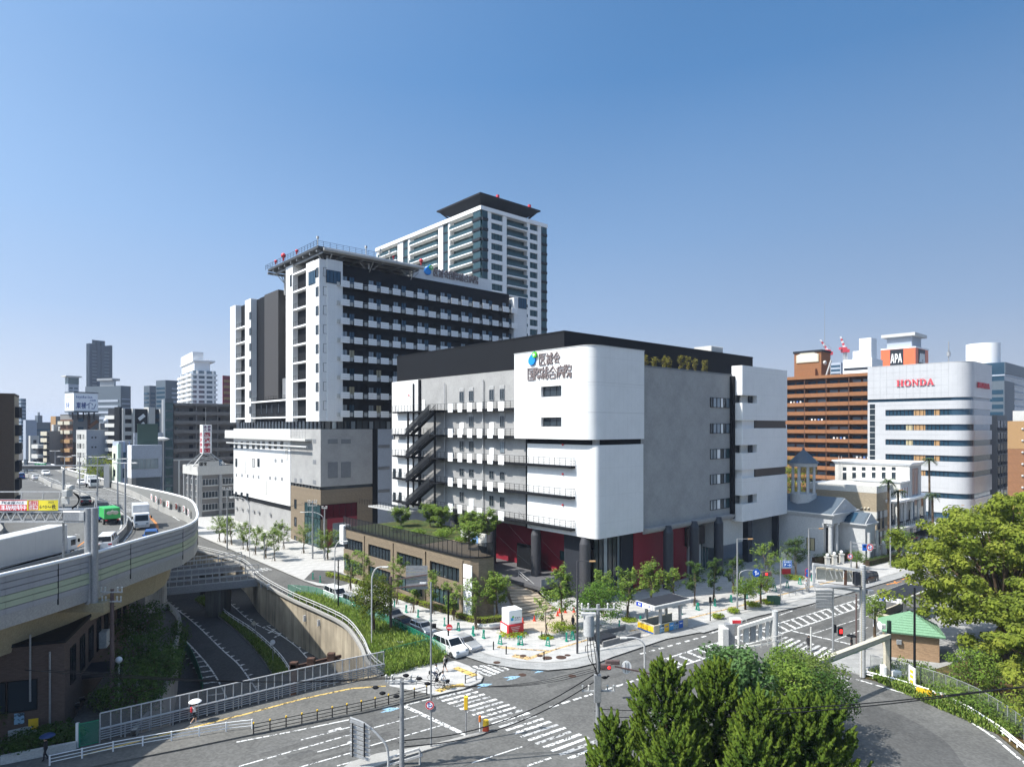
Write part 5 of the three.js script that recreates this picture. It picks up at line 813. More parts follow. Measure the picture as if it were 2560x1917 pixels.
far('distant blue glass tower just right of the dark brown block',SIu(245),700,SIu(150),SIu(302),SIv(455),(b,t,h,la,lb)=>{b.body(M.glassBlue);for(let r=0;r<26;r++){b.right('floor_band',0,la,h-4-r*4,h-3-r*4,0,.3,M.blueGrey);b.left('floor_band',0,lb,h-4-r*4,h-3-r*4,0,.3,M.blueGrey);}},T3,'glass_tower');
far('grey building with blank upper wall and square windows, left of the cream striped block',SIu(298),330,SIu(268),SIu(430),SIv(708),(b,t,h,la)=>{b.body(M.blueGrey);part(t,'front',new MB().box(1,la,0,h-8,-1,2.5).geo(),M.offwhite);for(let r=0;r<4;r++)for(let i=0;i<3;i++)part(t,'window',boxG(1.4,1.8,.2),M.glass).position.set(3+i*4,h-12-r*3.4,2.55);part(t,'lower_front',new MB().box(1,la,0,h-24,2.5,4).geo(),M.grey);for(const y of[h-28,h-32])part(t,'window_band',new MB().box(2.5,la-2,y,y+1.6,4,4.08).geo(),M.glass);});
far('wide dark grey office behind the cream striped block',SIu(370),420,SIu(350),SIu(620),SIv(735),(b,t,h)=>{b.body(M.slate);b.bands('R',h-22,4,5,1.6,M.glassBlue);});
far('distant slim dark tower on the skyline above the wide grey office',SIu(440),800,SIu(408),SIu(496),SIv(655),(b,t,h)=>{b.body(M.slate);part(t,'cap',new MB().box(2,b.la-2,h,h+4,-b.lb+2,-2).geo(),M.slate);});
far('tan block with small windows behind the hotel with the rooftop billboard',SIu(655),390,SIu(595),SIu(760),SIv(665),(b,t,h,la,lb)=>{b.body(M.grey);part(t,'left_wall',new MB().box(-.1,0,0,h,-lb,0).geo(),M.tan);b.wins('L',.6,lb-.6,3,h-4,-3.4,8,1.6,1.8,M.greyDark);});
far('cream block with strip balconies and a blank dark side wall',SIu(578),300,SIu(505),SIu(742),SIv(838),(b,t,h,la,lb)=>{b.body(M.grey);part(t,'left_wall',new MB().box(-.06,0,0,h,-lb,0).geo(),M.greyDark);b.balc('L',0,lb,h-2.2,-3.05,11,1.1,1.9,M.cream,'parapet');part(t,'roof_plant',new MB().rbox(6,16,h,h+2,-8,-3).rbox(3,5,h,h+3,-5,-3).geo(),M.steelLight);});
far('low white building with rounded ledges at the foot of the cream block',SIu(450),292,SIu(425),SIu(505),SIv(1000),(b,t,h,la)=>{b.body(M.greyDark);for(let r=0;r<4;r++)part(t,'ledge',new MB().rbox(-.5,la,h-1.8-r*4.4,h-r*4.4,-6,.6,.3).geo(),M.offwhite);});
{const b=far('hotel with tan balconies, a brick outside stair and a white rooftop billboard',SIu(860),300,SIu(706),SIu(1168),SIv(640),(b,t,h,la,lb)=>{
part(t,'wall',new MB().box(0,la,h-13,h,-lb,0).geo(),M.grey);part(t,'lower_wall',new MB().box(.1,la-.2,0,h-13,-lb,-.1).geo(),M.brownWall);
for(let r=0;r<10;r++)for(const[s,w]of[[.04,.42],[.58,.38]])part(t,'balcony',shared('tib'+w,()=>new MB().box(-1.3,0,0,1.7,-lb*w,0).geo()),r<2?M.cream:M.tan).position.set(0,h-4.9-r*4.25,-lb*s);
part(t,'balcony_recess',new MB().box(-.1,.1,0,h-2.4,-lb+.2,-.2).geo(),M.orangeDark);
const s0=b.fa(SI(1045,700))[0],s1=b.fa(SI(1145,700))[0];for(let r=0;r<3;r++)part(t,'stair_parapet',new MB().bar(V3(s0,h-3-r*4.2-3,.3),V3(s1,h-3-r*4.2,.3),.5,1.5).geo(),M.orange);part(t,'stair_recess',new MB().box(s0-.6,s0+.7,h-13,h-.5,-.2,.06).geo(),M.orangeDark);b.wins('R',s0-4.5,s0-2.5,1,h-3.4,-4.2,3,2.4,1.6,M.glassBlue);
part(t,'roof_slab',new MB().box(0,la+.6,h-.5,h,-lb,.5).geo(),M.steel);
},T3,'hotel');
const c=corner('billboard','white two sided rooftop billboard with blue hotel lettering',SIu(868),297,SIu(762),SIu(1155),SIv(385),{turn:.3}),y0=c.y(SIv(600)),{t,h,la,lb}=c;
part(t,'box',new MB().box(0,la,y0,h,-lb,0).geo(),M.whitePlain);part(t,'edge',new MB().box(-.15,la+.1,h,h+.5,-lb,.15).box(-.15,la+.1,y0-.6,y0,-lb,.15).geo(),M.slate);for(let i=0;i<5;i++)part(t,'leg',new MB().box(i*la/4.5,i*la/4.5+.5,y0-4,y0-.5,-2,-1.5).geo(),M.greyDark);
const pr=(W,narrow)=>printMat(print(W,256,(x,w,hh)=>{x.fillStyle='#f1f3f7';x.fillRect(0,0,w,hh);latin(x,'toyoko-inn',w*.42,54,narrow?22:52,'#1c3f86','bold','sans-serif',w*.7);latin(x,'.com',w*.78,98,narrow?16:46,'#1c3f86','bold','sans-serif',w*.3);paintText(x,'東横イン',w*.06,132,w*.22,96,'#183a7c',.13);}));
const f=part(t,'print',new THREE.PlaneGeometry(la-.4,h-y0-.3),pr(384,false));f.position.set(la/2,(h+y0)/2,.03);const f2=part(t,'print',new THREE.PlaneGeometry(lb-.4,h-y0-.3),pr(200,true));f2.position.set(-.03,(h+y0)/2,-lb/2);f2.rotation.y=LEFT;}
far('distant near black glass skyscraper, the tallest on the left skyline',S1u(690),780,S1u(672),S1u(858),S1v(168),(b,t,h,la,lb)=>{part(t,'core',new MB().box(0,la,0,h-3,-lb,0).geo(),mat('glassNavy',[.02,.042,.07],.25,{metalness:.2}));for(let r=0;r<36;r++){b.right('floor_band',1,la*.38,h-12-r*4.1,h-10.6-r*4.1,0,.5,M.slate);b.right('floor_band',la*.62,la-1,h-12-r*4.1,h-10.6-r*4.1,0,.5,M.slate);}for(const[s,k]of[[.0,0],[.36,4],[.56,4],[.94,0]])part(t,'rib',new MB().box(la*s,la*s+3.5,0,h-2+k,-6,.9).geo(),M.glassNavy);part(t,'crown',new MB().box(la*.2,la*.8,h-3,h+3,-lb+3,-3).geo(),M.slate);},T3,'glass_tower');
far('distant pale slim tower with a flat overhanging roof',S1u(530),760,S1u(505),S1u(612),S1v(438),(b,t,h,la,lb)=>{b.body(M.blueGrey);part(t,'glass_top',new MB().box(-.1,la+.1,h-9,h-1.6,-lb,.1).geo(),M.glassGreen);part(t,'roof_plate',new MB().box(-4,la+2,h-1,h+.6,-lb,3).geo(),M.offwhite);for(let r=0;r<18;r++){b.right('window_band',1,la*.42,h-15-r*4,h-13-r*4,0,.2,M.glassBlue);b.right('window_band',la*.55,la-1,h-15-r*4,h-13-r*4,0,.2,M.glassBlue);}},T3,'office_tower');
far('distant broad grey green office block below the near black skyscraper',S1u(940),560,S1u(662),S1u(1018),S1v(512),(b,t,h,la,lb)=>{part(t,'wall',new MB().box(0,la,0,h,-lb,0).geo(),M.slate);for(let r=0;r<16;r++){b.left('floor_band',3,lb-2,h-14-r*5,h-12-r*5,0,.4,M.blueGrey);b.right('floor_band',1,la-1,h-12-r*4,h-11-r*4,0,.4,M.blueGrey);}part(t,'roof_house',new MB().box(4,la-4,h,h+5,-lb*.7,-lb*.3).rbox(2,la,h+5,h+7,-lb*.75,-lb*.28,.8).geo(),M.steel);},{turn:.5});
far('white balcony building with a zigzag outside stair and one dark stair tower',S1u(948),262,S1u(835),S1u(1255),S1v(690),(b,t,h,la,lb)=>{b.body(M.greyDark,.2);const f=(x)=>b.fa(S1(x,760))[0];for(let r=0;r<9;r++){part(t,'parapet',new MB().box(.4,f(1025),h-4.3-r*3.3,h-2.7-r*3.3,-.6,.5).geo(),M.offwhite);part(t,'stair_flight',new MB().bar(V3(f(1075),h-4.4-r*3.3,.6),V3(f(1118),h-2.6-r*3.3,.6),.4,1.3).geo(),M.whitePlain);part(t,'balcony',new MB().box(-1,.2,h-4.3-r*3.3,h-2.8-r*3.3,-lb,-lb*.35).geo(),M.offwhite);windowIn(t,2.4,2,V3(f(1220),h-4-r*3.3,.1),0,M.glassBlue,M.black,2);}for(const[x0,x1]of[[948,965],[1025,1042],[1150,1200],[1240,1255]])part(t,'pier',new MB().box(f(x0),f(x1),0,h+(x0===1150?.8:0),-3,.8).geo(),M.offwhite);part(t,'stair_tower',new MB().box(-.9,.3,0,h+.6,-lb*.35,-.1).geo(),M.black);},T3,'apartment_block');
far('blue grey block with rows of paired windows on its narrow sunlit side',SIu(1018),262,SIu(898),SIu(1575),SIv(832),(b,t,h,la,lb)=>{b.body(M.blueGrey);part(t,'left_wall',new MB().box(-.06,0,0,h,-lb,0).geo(),M.offwhite);b.wins('L',.6,lb-.6,6,h-3.6,-3.75,9,1.05,2,M.greyDark);const f=(x)=>b.fa(SI(x,1000))[0];for(let r=0;r<6;r++){for(const x of[1085,1125])part(t,'vent',boxG(.6,.6,.12),M.greyDark).position.set(f(x),h-3.2-r*3.95,0);part(t,'stair_opening',new MB().box(f(1275),f(1315),h-4.6-r*3.95,h-1.8-r*3.95,-.1,.05).geo(),M.glass);}part(t,'coping',new MB().box(-.1,la+.1,h,h+.25,-lb-.1,.1).geo(),M.steelLight);});
far('low flat roofed concrete building with rooftop dish, behind the paired window block',SIu(1180),300,SIu(1160),SIu(1430),SIv(745),(b,t,h,la)=>{b.body(M.grey);part(t,'dish',new MB().ball(V3(la*.3,h+1,-1),1.1).geo(),M.whitePlain);});
far('distant white residential tower with stepped crown',S1u(1500),420,S1u(1392),S1u(1690),S1v(392),(b,t,h,la,lb)=>{b.body(M.glassPale,.5,'core');for(let r=0;r<26;r++){const y=h-2-r*3.2;b.right('balcony',-.3,la+.3,y-1.4,y,.8,.9,M.whitePlain);b.left('balcony',-.3,lb+.3,y-1.4,y,.8,.9,M.whitePlain);}for(const s of[.18,.5,.82])b.right('pier',la*s,la*s+1,0,h,.4,1.1,M.whitePlain);for(const s of[.3,.7])b.left('pier',lb*s,lb*s+1,0,h,.4,1.1,M.whitePlain);part(t,'crown',new MB().box(la*.1,la*.75,h,h+7.5,-lb+4,-2).box(la*.1-1,la*.75+3,h+6,h+7,-lb+3,-1).box(la*.05,la*.5,h+7.5,h+12.5,-lb+5,-4).geo(),M.whitePlain);},{turn:-.1},'residential_tower');
far('distant dark blue tower left of the stepped white one, the taller of a pair',S1u(1290),560,S1u(1215),S1u(1385),S1v(468),(b,t,h,la,lb)=>{b.body(M.slate);for(let r=0;r<18;r++){b.right('balcony',la*.5,la+.6,h-8-r*3.8,h-6.6-r*3.8,0,1,M.blueGrey);b.left('window_band',1,lb-1,h-8-r*3.8,h-6-r*3.8,0,.2,M.glassBlue);}},T3,'residential_tower');
far('distant dark blue tower, the lower and left of a pair',S1u(1165),580,S1u(1120),S1u(1216),S1v(512),(b,t,h,la,lb)=>{b.body(M.slate);for(let r=0;r<14;r++){b.left('window_band',.6,lb-.6,h-8-r*4,h-6-r*4,0,.2,M.glassBlue);b.right('window_band',1,la-1,h-8-r*4,h-6-r*4,0,.2,M.glassBlue);}},T3,'residential_tower');
far('distant crimson tower beside the ward tower',S1u(1738),380,S1u(1735),S1u(1850),S1v(432),(b,t,h,la,lb)=>{b.body(mat('crimson',[.22,.035,.05],.7));for(let r=0;r<13;r++)b.right('floor_band',.5,la,h-4-r*3.4,h-2.4-r*3.4,0,.2,M.tan),b.wins('R',1,la,4,h-4.2-r*3.4,0,1,1.4,1.8,M.glass);},T3,'residential_tower');
{const b=far('large grey apartment slab with open access galleries, left of the ward tower',S1u(1300),205,S1u(1262),S1u(1900),S1v(612),(b,t,h,la,lb)=>{
part(t,'wall',new MB().box(0,la,0,h-1.6,-10,-1.4).geo(),mat('slabGrey',[.20,.19,.185],.85,{map:tFine}));part(t,'end_wall',new MB().box(-.1,1.1,0,h,-lb,-.2).geo(),M.steel);part(t,'roof_edge',new MB().box(2,la,h-2.2,h-1.4,-10,.1).geo(),M.slabGrey);
const fh=2.95,f=(x)=>b.fa(S1(x,800))[0];part(t,'stair_tower',new MB().box(f(1285),f(1350),0,h,-4,.4).geo(),M.slate);for(let r=0;r<10;r++)part(t,'stair_glass',new MB().box(f(1288),f(1345),h-3.6-r*fh,h-1.4-r*fh,.4,.5).geo(),M.glassGreen);
for(let r=0;r<8;r++){const y=h-5-r*fh;part(t,'gallery',new MB().box(f(1355),la,y-.2,y+.95,-.15,0).box(f(1355),la,y-.2,y,-1.4,-.15).geo(),M.slabGrey);for(let i=0;i<10;i++){const a=f(1362)+i*4.1;if(a>la-1)break;part(t,'door',boxG(1.15,1.95,.1),i%3?M.greyDark:M.glass).position.set(a+.8,y+.1,-1.38);part(t,'meter_box',boxG(.7,1.3,.1),M.grey).position.set(a+2.6,y+.4,-1.38);}}
for(let i=1;i<8;i++)part(t,'pier',new MB().box(f(1355)+i*6.4,f(1355)+i*6.4+.3,0,h-2,-1.4,-.02).geo(),M.slabGrey);
},{turn:-.12},'apartment_block');}
far('narrow house with stripes of yellow, green and blue cladding beside the expressway',S1u(925),158,S1u(876),S1u(993),S1v(948),(b,t,h,la,lb)=>{b.body(M.blueGrey);part(t,'left_wall',new MB().box(-.1,0,0,h-1.2,-lb,0).geo(),col(.62,.66,.5,.7));part(t,'green_strip',new MB().box(-.2,.4,0,h-.6,-1.2,.06).geo(),col(.45,.62,.5,.7));for(let i=0;i<3;i++)part(t,'blue_strip',new MB().box(1+i*la*.3,1+i*la*.3+la*.15,0,h,0,.15).geo(),i%2?M.blueGrey:col(.30,.38,.55,.6));for(let r=0;r<4;r++){windowIn(t,1.3,1.6,V3(-.12,h-4.6-r*4,-lb*.6),LEFT,M.glass,M.black,2);windowIn(t,.8,2.4,V3(la*.62,h-5-r*4,.16),0,M.glassBlue,M.steel,1);}},{turn:.1},'house');
far('white building with green roof screen over a dark garage wall, behind the expressway barrier',S1u(1025),150,S1u(995),S1u(1262),S1v(978),(b,t,h,la,lb)=>{const f=(x)=>b.fa(S1(x,1100))[0];part(t,'upper',new MB().box(0,la,h-7.6,h,-lb,0).geo(),M.blueGrey);part(t,'lower',new MB().box(f(1060),la,0,h-7.6,-lb,-1.2).geo(),M.slate);part(t,'side_wall',new MB().box(0,f(1060),0,h-7.6,-lb,0).geo(),M.grey);part(t,'roof_screen',new MB().box(2,la,h,h+5,-lb,-3).geo(),mat('screenGreen',[.05,.09,.075],.7));part(t,'left_wall',new MB().box(-.06,0,h-7.6,h,-lb,0).geo(),M.whitePlain);for(const x of[1082,1175])windowIn(t,3.2,2.4,V3(f(x),h-5.6,.02),0,M.glassPale,M.steel,2),windowIn(t,3,2.2,V3(f(x),h-12.6,-1.1),0,M.glassGreen,M.steel,2);part(t,'balcony',new MB().box(f(1060),la,h-15,h-13.4,-1.2,-.2).geo(),M.blueGrey);},{turn:.06});
far('low building with a blue sign and roof plant behind the green roof screen',S1u(1045),200,S1u(1040),S1u(1270),S1v(880),(b,t,h,la)=>{b.body(M.blueGrey);b.wins('R',2,la*.6,4,h-3,-3.4,3,1.6,1.2,M.slate);part(t,'dish',new MB().ball(V3(la*.7,h-2,3),2,1.8,.3,1).geo(),M.whitePlain);});
far('white office with a rounded cream stair tower at its left end',S1u(1350),206,S1u(1285),S1u(1560),S1v(1092),(b,t,h,la,lb)=>{b.body(M.grey);part(t,'left_wall',new MB().box(-.08,0,0,h,-lb,0).geo(),M.cream);part(t,'coping',new MB().box(-.2,la,h-.3,h+.2,-lb,.2).geo(),M.offwhite);const q=b.fb(S1(1245,1100));part(t,'stair_tower',new MB().rod(V3(0,0,0),V3(0,h+3.6,0),2.6,2.6,22).geo(),M.cream).position.set(-.4,0,-lb-1.2);for(let r=0;r<3;r++){windowIn(t,2,1.8,V3(-.1,h-5-r*4,-lb*.4),LEFT,M.glass,M.steel,2);windowIn(t,4,2,V3(5,h-6.5-r*4,.02),0,M.glass,M.offwhite,3);}part(t,'pilaster',new MB().box(1.4,1.9,0,h,0,.3).geo(),M.offwhite);},{turn:-.1});
{const b=far('grey and white school building with grid windows and a lattice sign tower on its roof',S1u(1550),186,S1u(1437),S1u(1850),S1v(1142),(b,t,h,la,lb)=>{
b.body(M.grey,.3);part(t,'cornice',new MB().box(-.4,la,h-2.6,h,-lb-.2,.4).geo(),M.offwhite);const f=(x)=>b.fa(S1(x,1250))[0];
for(let i=0;i<5;i++)part(t,'pier',new MB().box(i*5.6,i*5.6+.8,0,h-2.6,-.4,.35).geo(),M.steel);for(let i=0;i<4;i++)part(t,'pier',new MB().box(-.35,.4,0,h-2.6,-i*lb/3.2-.7,-i*lb/3.2).geo(),M.steel);
for(let r=0;r<4;r++){const y=h-5.6-r*3.6;for(let i=0;i<4;i++){windowIn(t,4.4,1.8,V3(3.2+i*5.6,y,-.22),0,M.glass,M.whitePlain,5);part(t,'sill',boxG(4.7,.25,.5),M.offwhite).position.set(3.2+i*5.6,y-.3,0);}for(let i=0;i<3;i++)windowIn(t,lb/3.2-1.1,1.8,V3(.22,y,-(i+.55)*lb/3.2),LEFT,M.glass,M.whitePlain,3);}
part(t,'roof_sign',new MB().box(-.2,5.6,h,h+1.3,.1,.3).geo(),M.offwhite);const l=[...'国家試験場'];l.forEach((c,i)=>{if(STROKES[c])part(t,'letter',glyph(c,.9,1,.12,.08),M.black).position.set(.1+i*1.1,h+.15,.3);});
part(t,'blue_sign',new MB().box(la*.52,la*.6,h,h+1.6,-.2,.1).geo(),col(.05,.12,.2));part(t,'letter',glyph('大',1,1.1,.16,.08),M.whitePlain).position.set(la*.52+.3,h+.25,.11);
},{turn:.05},'school_building');
const h=b.h,[a0]=b.fa(S1(1605,1050),3),q=thing('sign_tower','white rooftop sign tower with red vertical lettering on a splayed lattice base','sign',b.t.localToWorld(V3(0,0,0)).add(b.A.clone().multiplyScalar(a0)).add(b.B.clone().multiplyScalar(3)).setY(h),TURN+.05);
const d=190,yb=CH-(S1v(1040)-CV)*d/F-h,yt=CH-(S1v(818)-CV)*d/F-h,lg=new MB();for(const[x,z]of[[-1,-1],[1,-1],[1,1],[-1,1]]){lg.bar(V3(x*4.6,0,z*3),V3(x*1.1,yb,z*1),.22);for(let k=0;k<3;k++){const P=(s,kk)=>V3(s*lerp(4.6,1.1,kk/3),yb*kk/3,z*lerp(3,1,kk/3));if(x>0)lg.bar(P(1,k),P(-1,k+1),.12).bar(P(-1,k),P(1,k+1),.12).bar(P(-1,k+1),P(1,k+1),.12);}}lg.build('lattice',M.steelLight,q);
part(q,'sign_box',new MB().rbox(-1.3,1.3,yb,yt,-1.1,1.1,.06).geo(),M.whitePlain);const W=3.4/2;const rd=col(.42,.02,.05,.4),pu=col(.16,.06,.16,.4);
[...'学校法人'].forEach((c,i)=>part(q,'letter',glyph(c,.8,.75,.12,.06),pu).position.set(i<2?.15:-1.0,yt-1.0-(i%2)*.85,1.1));[...'西沢学園'].forEach((c,i)=>part(q,'letter',glyph(c,1.6,1.25,.22,.06),rd).position.set(-.8,yt-3.5-i*1.52,1.1));[...'西沢学園'].forEach((c,i)=>{const l=part(q,'letter',glyph(c,1.3,1.25,.2,.06),rd);l.position.set(-1.3,yt-3.5-i*1.52,-.65);l.rotation.y=LEFT;});
part(q,'lightning_rod',new MB().rod(V3(0,yt,0),V3(0,yt+5,0),.06).geo(),M.steel);}
{
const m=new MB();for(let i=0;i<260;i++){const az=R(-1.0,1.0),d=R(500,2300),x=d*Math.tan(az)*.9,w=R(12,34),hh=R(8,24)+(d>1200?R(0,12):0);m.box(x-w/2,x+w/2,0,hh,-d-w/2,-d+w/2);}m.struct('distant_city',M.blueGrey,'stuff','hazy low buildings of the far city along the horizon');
const m2=new MB();for(let i=0;i<60;i++){const d=R(340,520),u=R(40,420),x=d*(u-CU)/F,w=R(9,20);m2.box(x-w/2,x+w/2,0,R(6,14),-d-w/2,-d+w/2);}m2.struct('low_city',M.grey,'stuff','low grey roofs between the nearer buildings beside the expressway');
}
// ---------------------------------------------------------------- elevated expressway
const DY=11,BT=14.6;
const outer=even([V3(-46,14.6,-18),V3(-42,14.6,-36),...[[0,1438],[228,1384],[350,1348],[466,1315],[491,1296],[491,1274],[480,1254],[464,1245],[416,1232],[352,1219],[288,1205],[224,1189],[160,1171],[109,1158]].map(([u,v])=>at(u,v,u>400||v>1260?BT:u>340?13.5:12.6)),V3(-215,13,-262),V3(-262,13,-300),V3(-330,13,-350),V3(-450,13,-430)],130);
outer[0].y=outer[1].y=BT;const tops=outer.map((p)=>p.y);outer.forEach((p)=>{p.y=0;});
const nrm=(pts,i)=>{const a=pts[Math.max(0,i-1)],b=pts[Math.min(pts.length-1,i+1)];return V3(b.z-a.z,0,-(b.x-a.x)).normalize();};
const inner=(w)=>outer.map((p,i)=>p.clone().addScaledVector(nrm(outer,i),w));
const medTop=even([V3(-52,0,-40),...[[1130,1170],[1240,1090],[1325,1010],[1348,945],[1300,860],[1150,770],[1000,700],[760,600],[560,540],[330,450]].map((p)=>P3(g(SE(...p),DY+1),0)),V3(-240,0,-262),V3(-320,0,-318)],90);
{
const o=thing('expressway','curving elevated expressway with grey noise barrier panels and a cream steel girder, on the left','viaduct'),n=outer.length-1;
const left=inner(23),deck=new MB(),under=new MB(),gird=new MB(),fas=new MB(),cap=new MB(),pin=new MB(),post=new MB(),par=new MB(),lb=new MB();
const i1=inner(.14),bk=new MB(),i0=inner(.25),g0=inner(2.6),g1=inner(3.2),g2=inner(17);
for(let i=0;i<n;i++){
const j=i+1,q=(l,k,y)=>P3(l[k],y);
deck.quad(q(i0,i,DY),q(left,i,DY),q(left,j,DY),q(i0,j,DY));
under.quad(q(outer,i,DY-.5),q(outer,j,DY-.5),q(left,j,DY-.5),q(left,i,DY-.5));
gird.quad(q(g0,i,DY-.5),q(g1,i,7.2),q(g1,j,7.2),q(g0,j,DY-.5)).quad(q(g1,i,7.2),q(g2,i,7.2),q(g2,j,7.2),q(g1,j,7.2)).quad(q(g2,i,7.2),q(g2,i,DY-.5),q(g2,j,DY-.5),q(g2,j,7.2));
fas.quad(q(outer,i,DY-.6),q(outer,i,DY+.45),q(outer,j,DY+.45),q(outer,j,DY-.6));
par.quad(q(i0,i,DY),q(i0,j,DY),q(i0,j,DY+1.1),q(i0,i,DY+1.1)).quad(q(i0,i,DY+1.1),q(i0,j,DY+1.1),q(outer,j,DY+1.1),q(outer,i,DY+1.1));
lb.quad(q(left,i,DY-.6),q(left,j,DY-.6),q(left,j,DY+1.2),q(left,i,DY+1.2));
bk.quad(q(i1,i,DY+.4),q(i1,i,tops[i]-.1),q(i1,j,tops[j]-.1),q(i1,j,DY+.4));
if(i%2===0)post.box(outer[i].x-.05,outer[i].x+.05,DY,tops[i],outer[i].z-.05,outer[i].z+.05);
}
deck.build('deck',M.road,o);bk.build('barrier_backing',mat('backing',[.2,.2,.19],.6),o);under.build('soffit',M.concreteDark,o);gird.build('girder',M.girder=mat('girder',[.44,.37,.23],.7,{map:tFine}),o);fas.build('fascia',M.steel,o);par.build('parapet',M.concrete,o);lb.build('inner_parapet',M.concrete,o);post.build('barrier_posts',M.steelDark,o);
new MB().tube(outer.map((p,i)=>P3(p,tops[i])),.17,260,6).build('top_rail',M.whitePlain,o);
// noise barrier: rows of panels, single ones near, joined far away
const rows=6,gmat=mat('panelGreen',[.36,.41,.29],.35),yel=mat('panelPale',[.52,.53,.38],.35),pg=mat('panelGrey',[.36,.37,.40],.5,{map:tPanel,metalness:.2});
const far={panelGrey:new MB(),panelGreen:new MB(),panelPale:new MB()};
for(let i=0;i<n;i++)for(let r=0;r<rows;r++)for(const hf of[0,.5]){
const a=outer[i].clone().lerp(outer[i+1],hf),b=outer[i].clone().lerp(outer[i+1],hf+.5),ph=(tops[i]-.12-DY-.45)/rows,y0=DY+.45+r*ph+.02,y1=y0+ph-.05,off=nrm(outer,i).multiplyScalar(-.03-(r%2)*.02),A=a.clone().add(off).lerp(b,.02),B=b.clone().add(off),C=A.clone().addScaledVector(nrm(outer,i),.1),D=B.clone().addScaledVector(nrm(outer,i),.1),m=r===1||r===2?gmat:pg;
const P=new MB().quad(P3(A,y0),P3(A,y1),P3(B,y1),P3(B,y0)).quad(P3(C,y0),P3(D,y0),P3(D,y1),P3(C,y1)).quad(P3(A,y1),P3(C,y1),P3(D,y1),P3(B,y1)).quad(P3(A,y0),P3(B,y0),P3(D,y0),P3(C,y0));
if(i>4&&i<29)part(o,'panel',P.geo(),m);else far[r<3?(r?'panelGreen':'panelGrey'):i>40?'panelPale':'panelGrey'].l.push(...P.l);
}
for(const k in far){const p=far[k].build('barrier_panels',M[k]??pg,o);p.userData.kind='stuff';}
// median barrier with rail, its own curve
const md=new MB(),mi=medTop.map((p,i)=>p.clone().addScaledVector(nrm(medTop,i),.35));for(let i=0;i<medTop.length-1;i++){const a=medTop[i],b=medTop[i+1],c=mi[i],d=mi[i+1];md.quad(P3(a,DY),P3(a,DY+1),P3(b,DY+1),P3(b,DY)).quad(P3(c,DY),P3(d,DY),P3(d,DY+1),P3(c,DY+1)).quad(P3(a,DY+1),P3(c,DY+1),P3(d,DY+1),P3(b,DY+1));}md.build('median_barrier',M.concrete,o);new MB().tube(medTop.map((p)=>P3(p,DY+1.35)),.06,160,5).build('median_rail',M.steel,o);
// painted lines and the hatched area
const lm=new MB(),E2=(...l)=>l.map((p)=>g(SE(...p),DY));const pl=(w,pts)=>{for(let i=0;i<pts.length-1;i++)flat(lm,pts[i],pts[i+1],w,.012);};
pl(.2,smooth(E2([1345,885],[1405,960],[1400,1030],[1310,1160]),12));pl(.22,smooth(E2([1060,580],[1420,700],[1690,810],[1900,940]),14));pl(.2,smooth(E2([1225,870],[1285,960],[1270,1040]),8));pl(.18,smooth(E2([230,400],[470,470],[700,560],[900,640]),10));
for(let i=0;i<16;i++){const t=i/15;flat(lm,g(SE(lerp(800,1290,t),lerp(580,800,t)),DY),g(SE(lerp(1010,1660,t),lerp(575,800,t)),DY),.32,.014);}for(let i=0;i<5;i++)flat(lm,g(SE(1300+i*8,812+i*9),DY),g(SE(1400,815+i*8),DY),.3,.014);
for(const d of dash(g(SE(300,420),DY),g(SE(840,580),DY),10))flat(lm,d[0],d[1],.16,.012);for(const d of dash(g(SE(240,480),DY),g(SE(560,590),DY),7))flat(lm,d[0],d[1],.16,.012);pl(.16,E2([790,1085],[845,1092]));lm.build('lane_marking',M.paint,o);
const om=new MB();{const a=smooth(E2([1572,880],[1625,940],[1662,990],[1660,1042]),10);for(let i=0;i<10;i++)flat(om,a[i],a[i+1],.38,.015);flat(om,g(SE(955,1118),DY),g(SE(735,1275),DY),.2,.015);}om.build('orange_marking',M.paintOrange,o);
// chevron boards on the inside of the bend
for(let i=0;i<11;i++){const t=i/10,[u,v]=SE(lerp(1560,1980,t),lerp(712,884,t)),bi=outer.reduce((k,p,j)=>(p.z>-125&&p.z<-84&&Math.abs(at(u,v,DY+1.8).x-p.x)+Math.abs(at(u,v,DY+1.8).z-p.z)<Math.abs(at(u,v,DY+1.8).x-outer[k].x)+Math.abs(at(u,v,DY+1.8).z-outer[k].z)?j:k),60),p=outer[bi].clone().addScaledVector(nrm(outer,bi),.55),q=new THREE.Group();q.name='chevron_board';q.position.copy(P3(p,DY+1.5));q.rotation.y=Math.atan2(nrm(outer,bi).x,nrm(outer,bi).z);o.add(q);part(q,'plate',boxG(1.7,1,.06),M.whitePlain);const s=new THREE.Shape([[-.75,.92],[-.25,.92],[.3,.5],[-.25,.08],[-.75,.08],[-.2,.5]].map((c)=>new THREE.Vector2(...c)));part(q,'arrow',shared('chv',()=>metre(new THREE.ExtrudeGeometry(s,{depth:.02,bevelEnabled:false}))),col(.45,.05,.03)).position.set(.2,0,.03);}
for(const[u,v]of[[389,1526]]){const p=at(u,v,0);part(o,'pier',new MB().rod(V3(p.x,-1,p.z),V3(p.x,7.2,p.z),1.35,1.35,24).geo(),mat('pierWhite',[.46,.46,.45],.8,{map:tStain}));}
for(const i of[26,60,78,96]){const p=inner(10)[i];part(o,'pier',new MB().rod(V3(p.x,-1,p.z),V3(p.x,7.2,p.z),1.6,1.6,20).box(p.x-6,p.x+6,5.8,7.2,p.z-1.4,p.z+1.4).geo(),M.concrete);}
part(o,'bracket',new MB().box(-41,-36.6,9.4,10.2,-59.6,-58).geo(),M.girder);
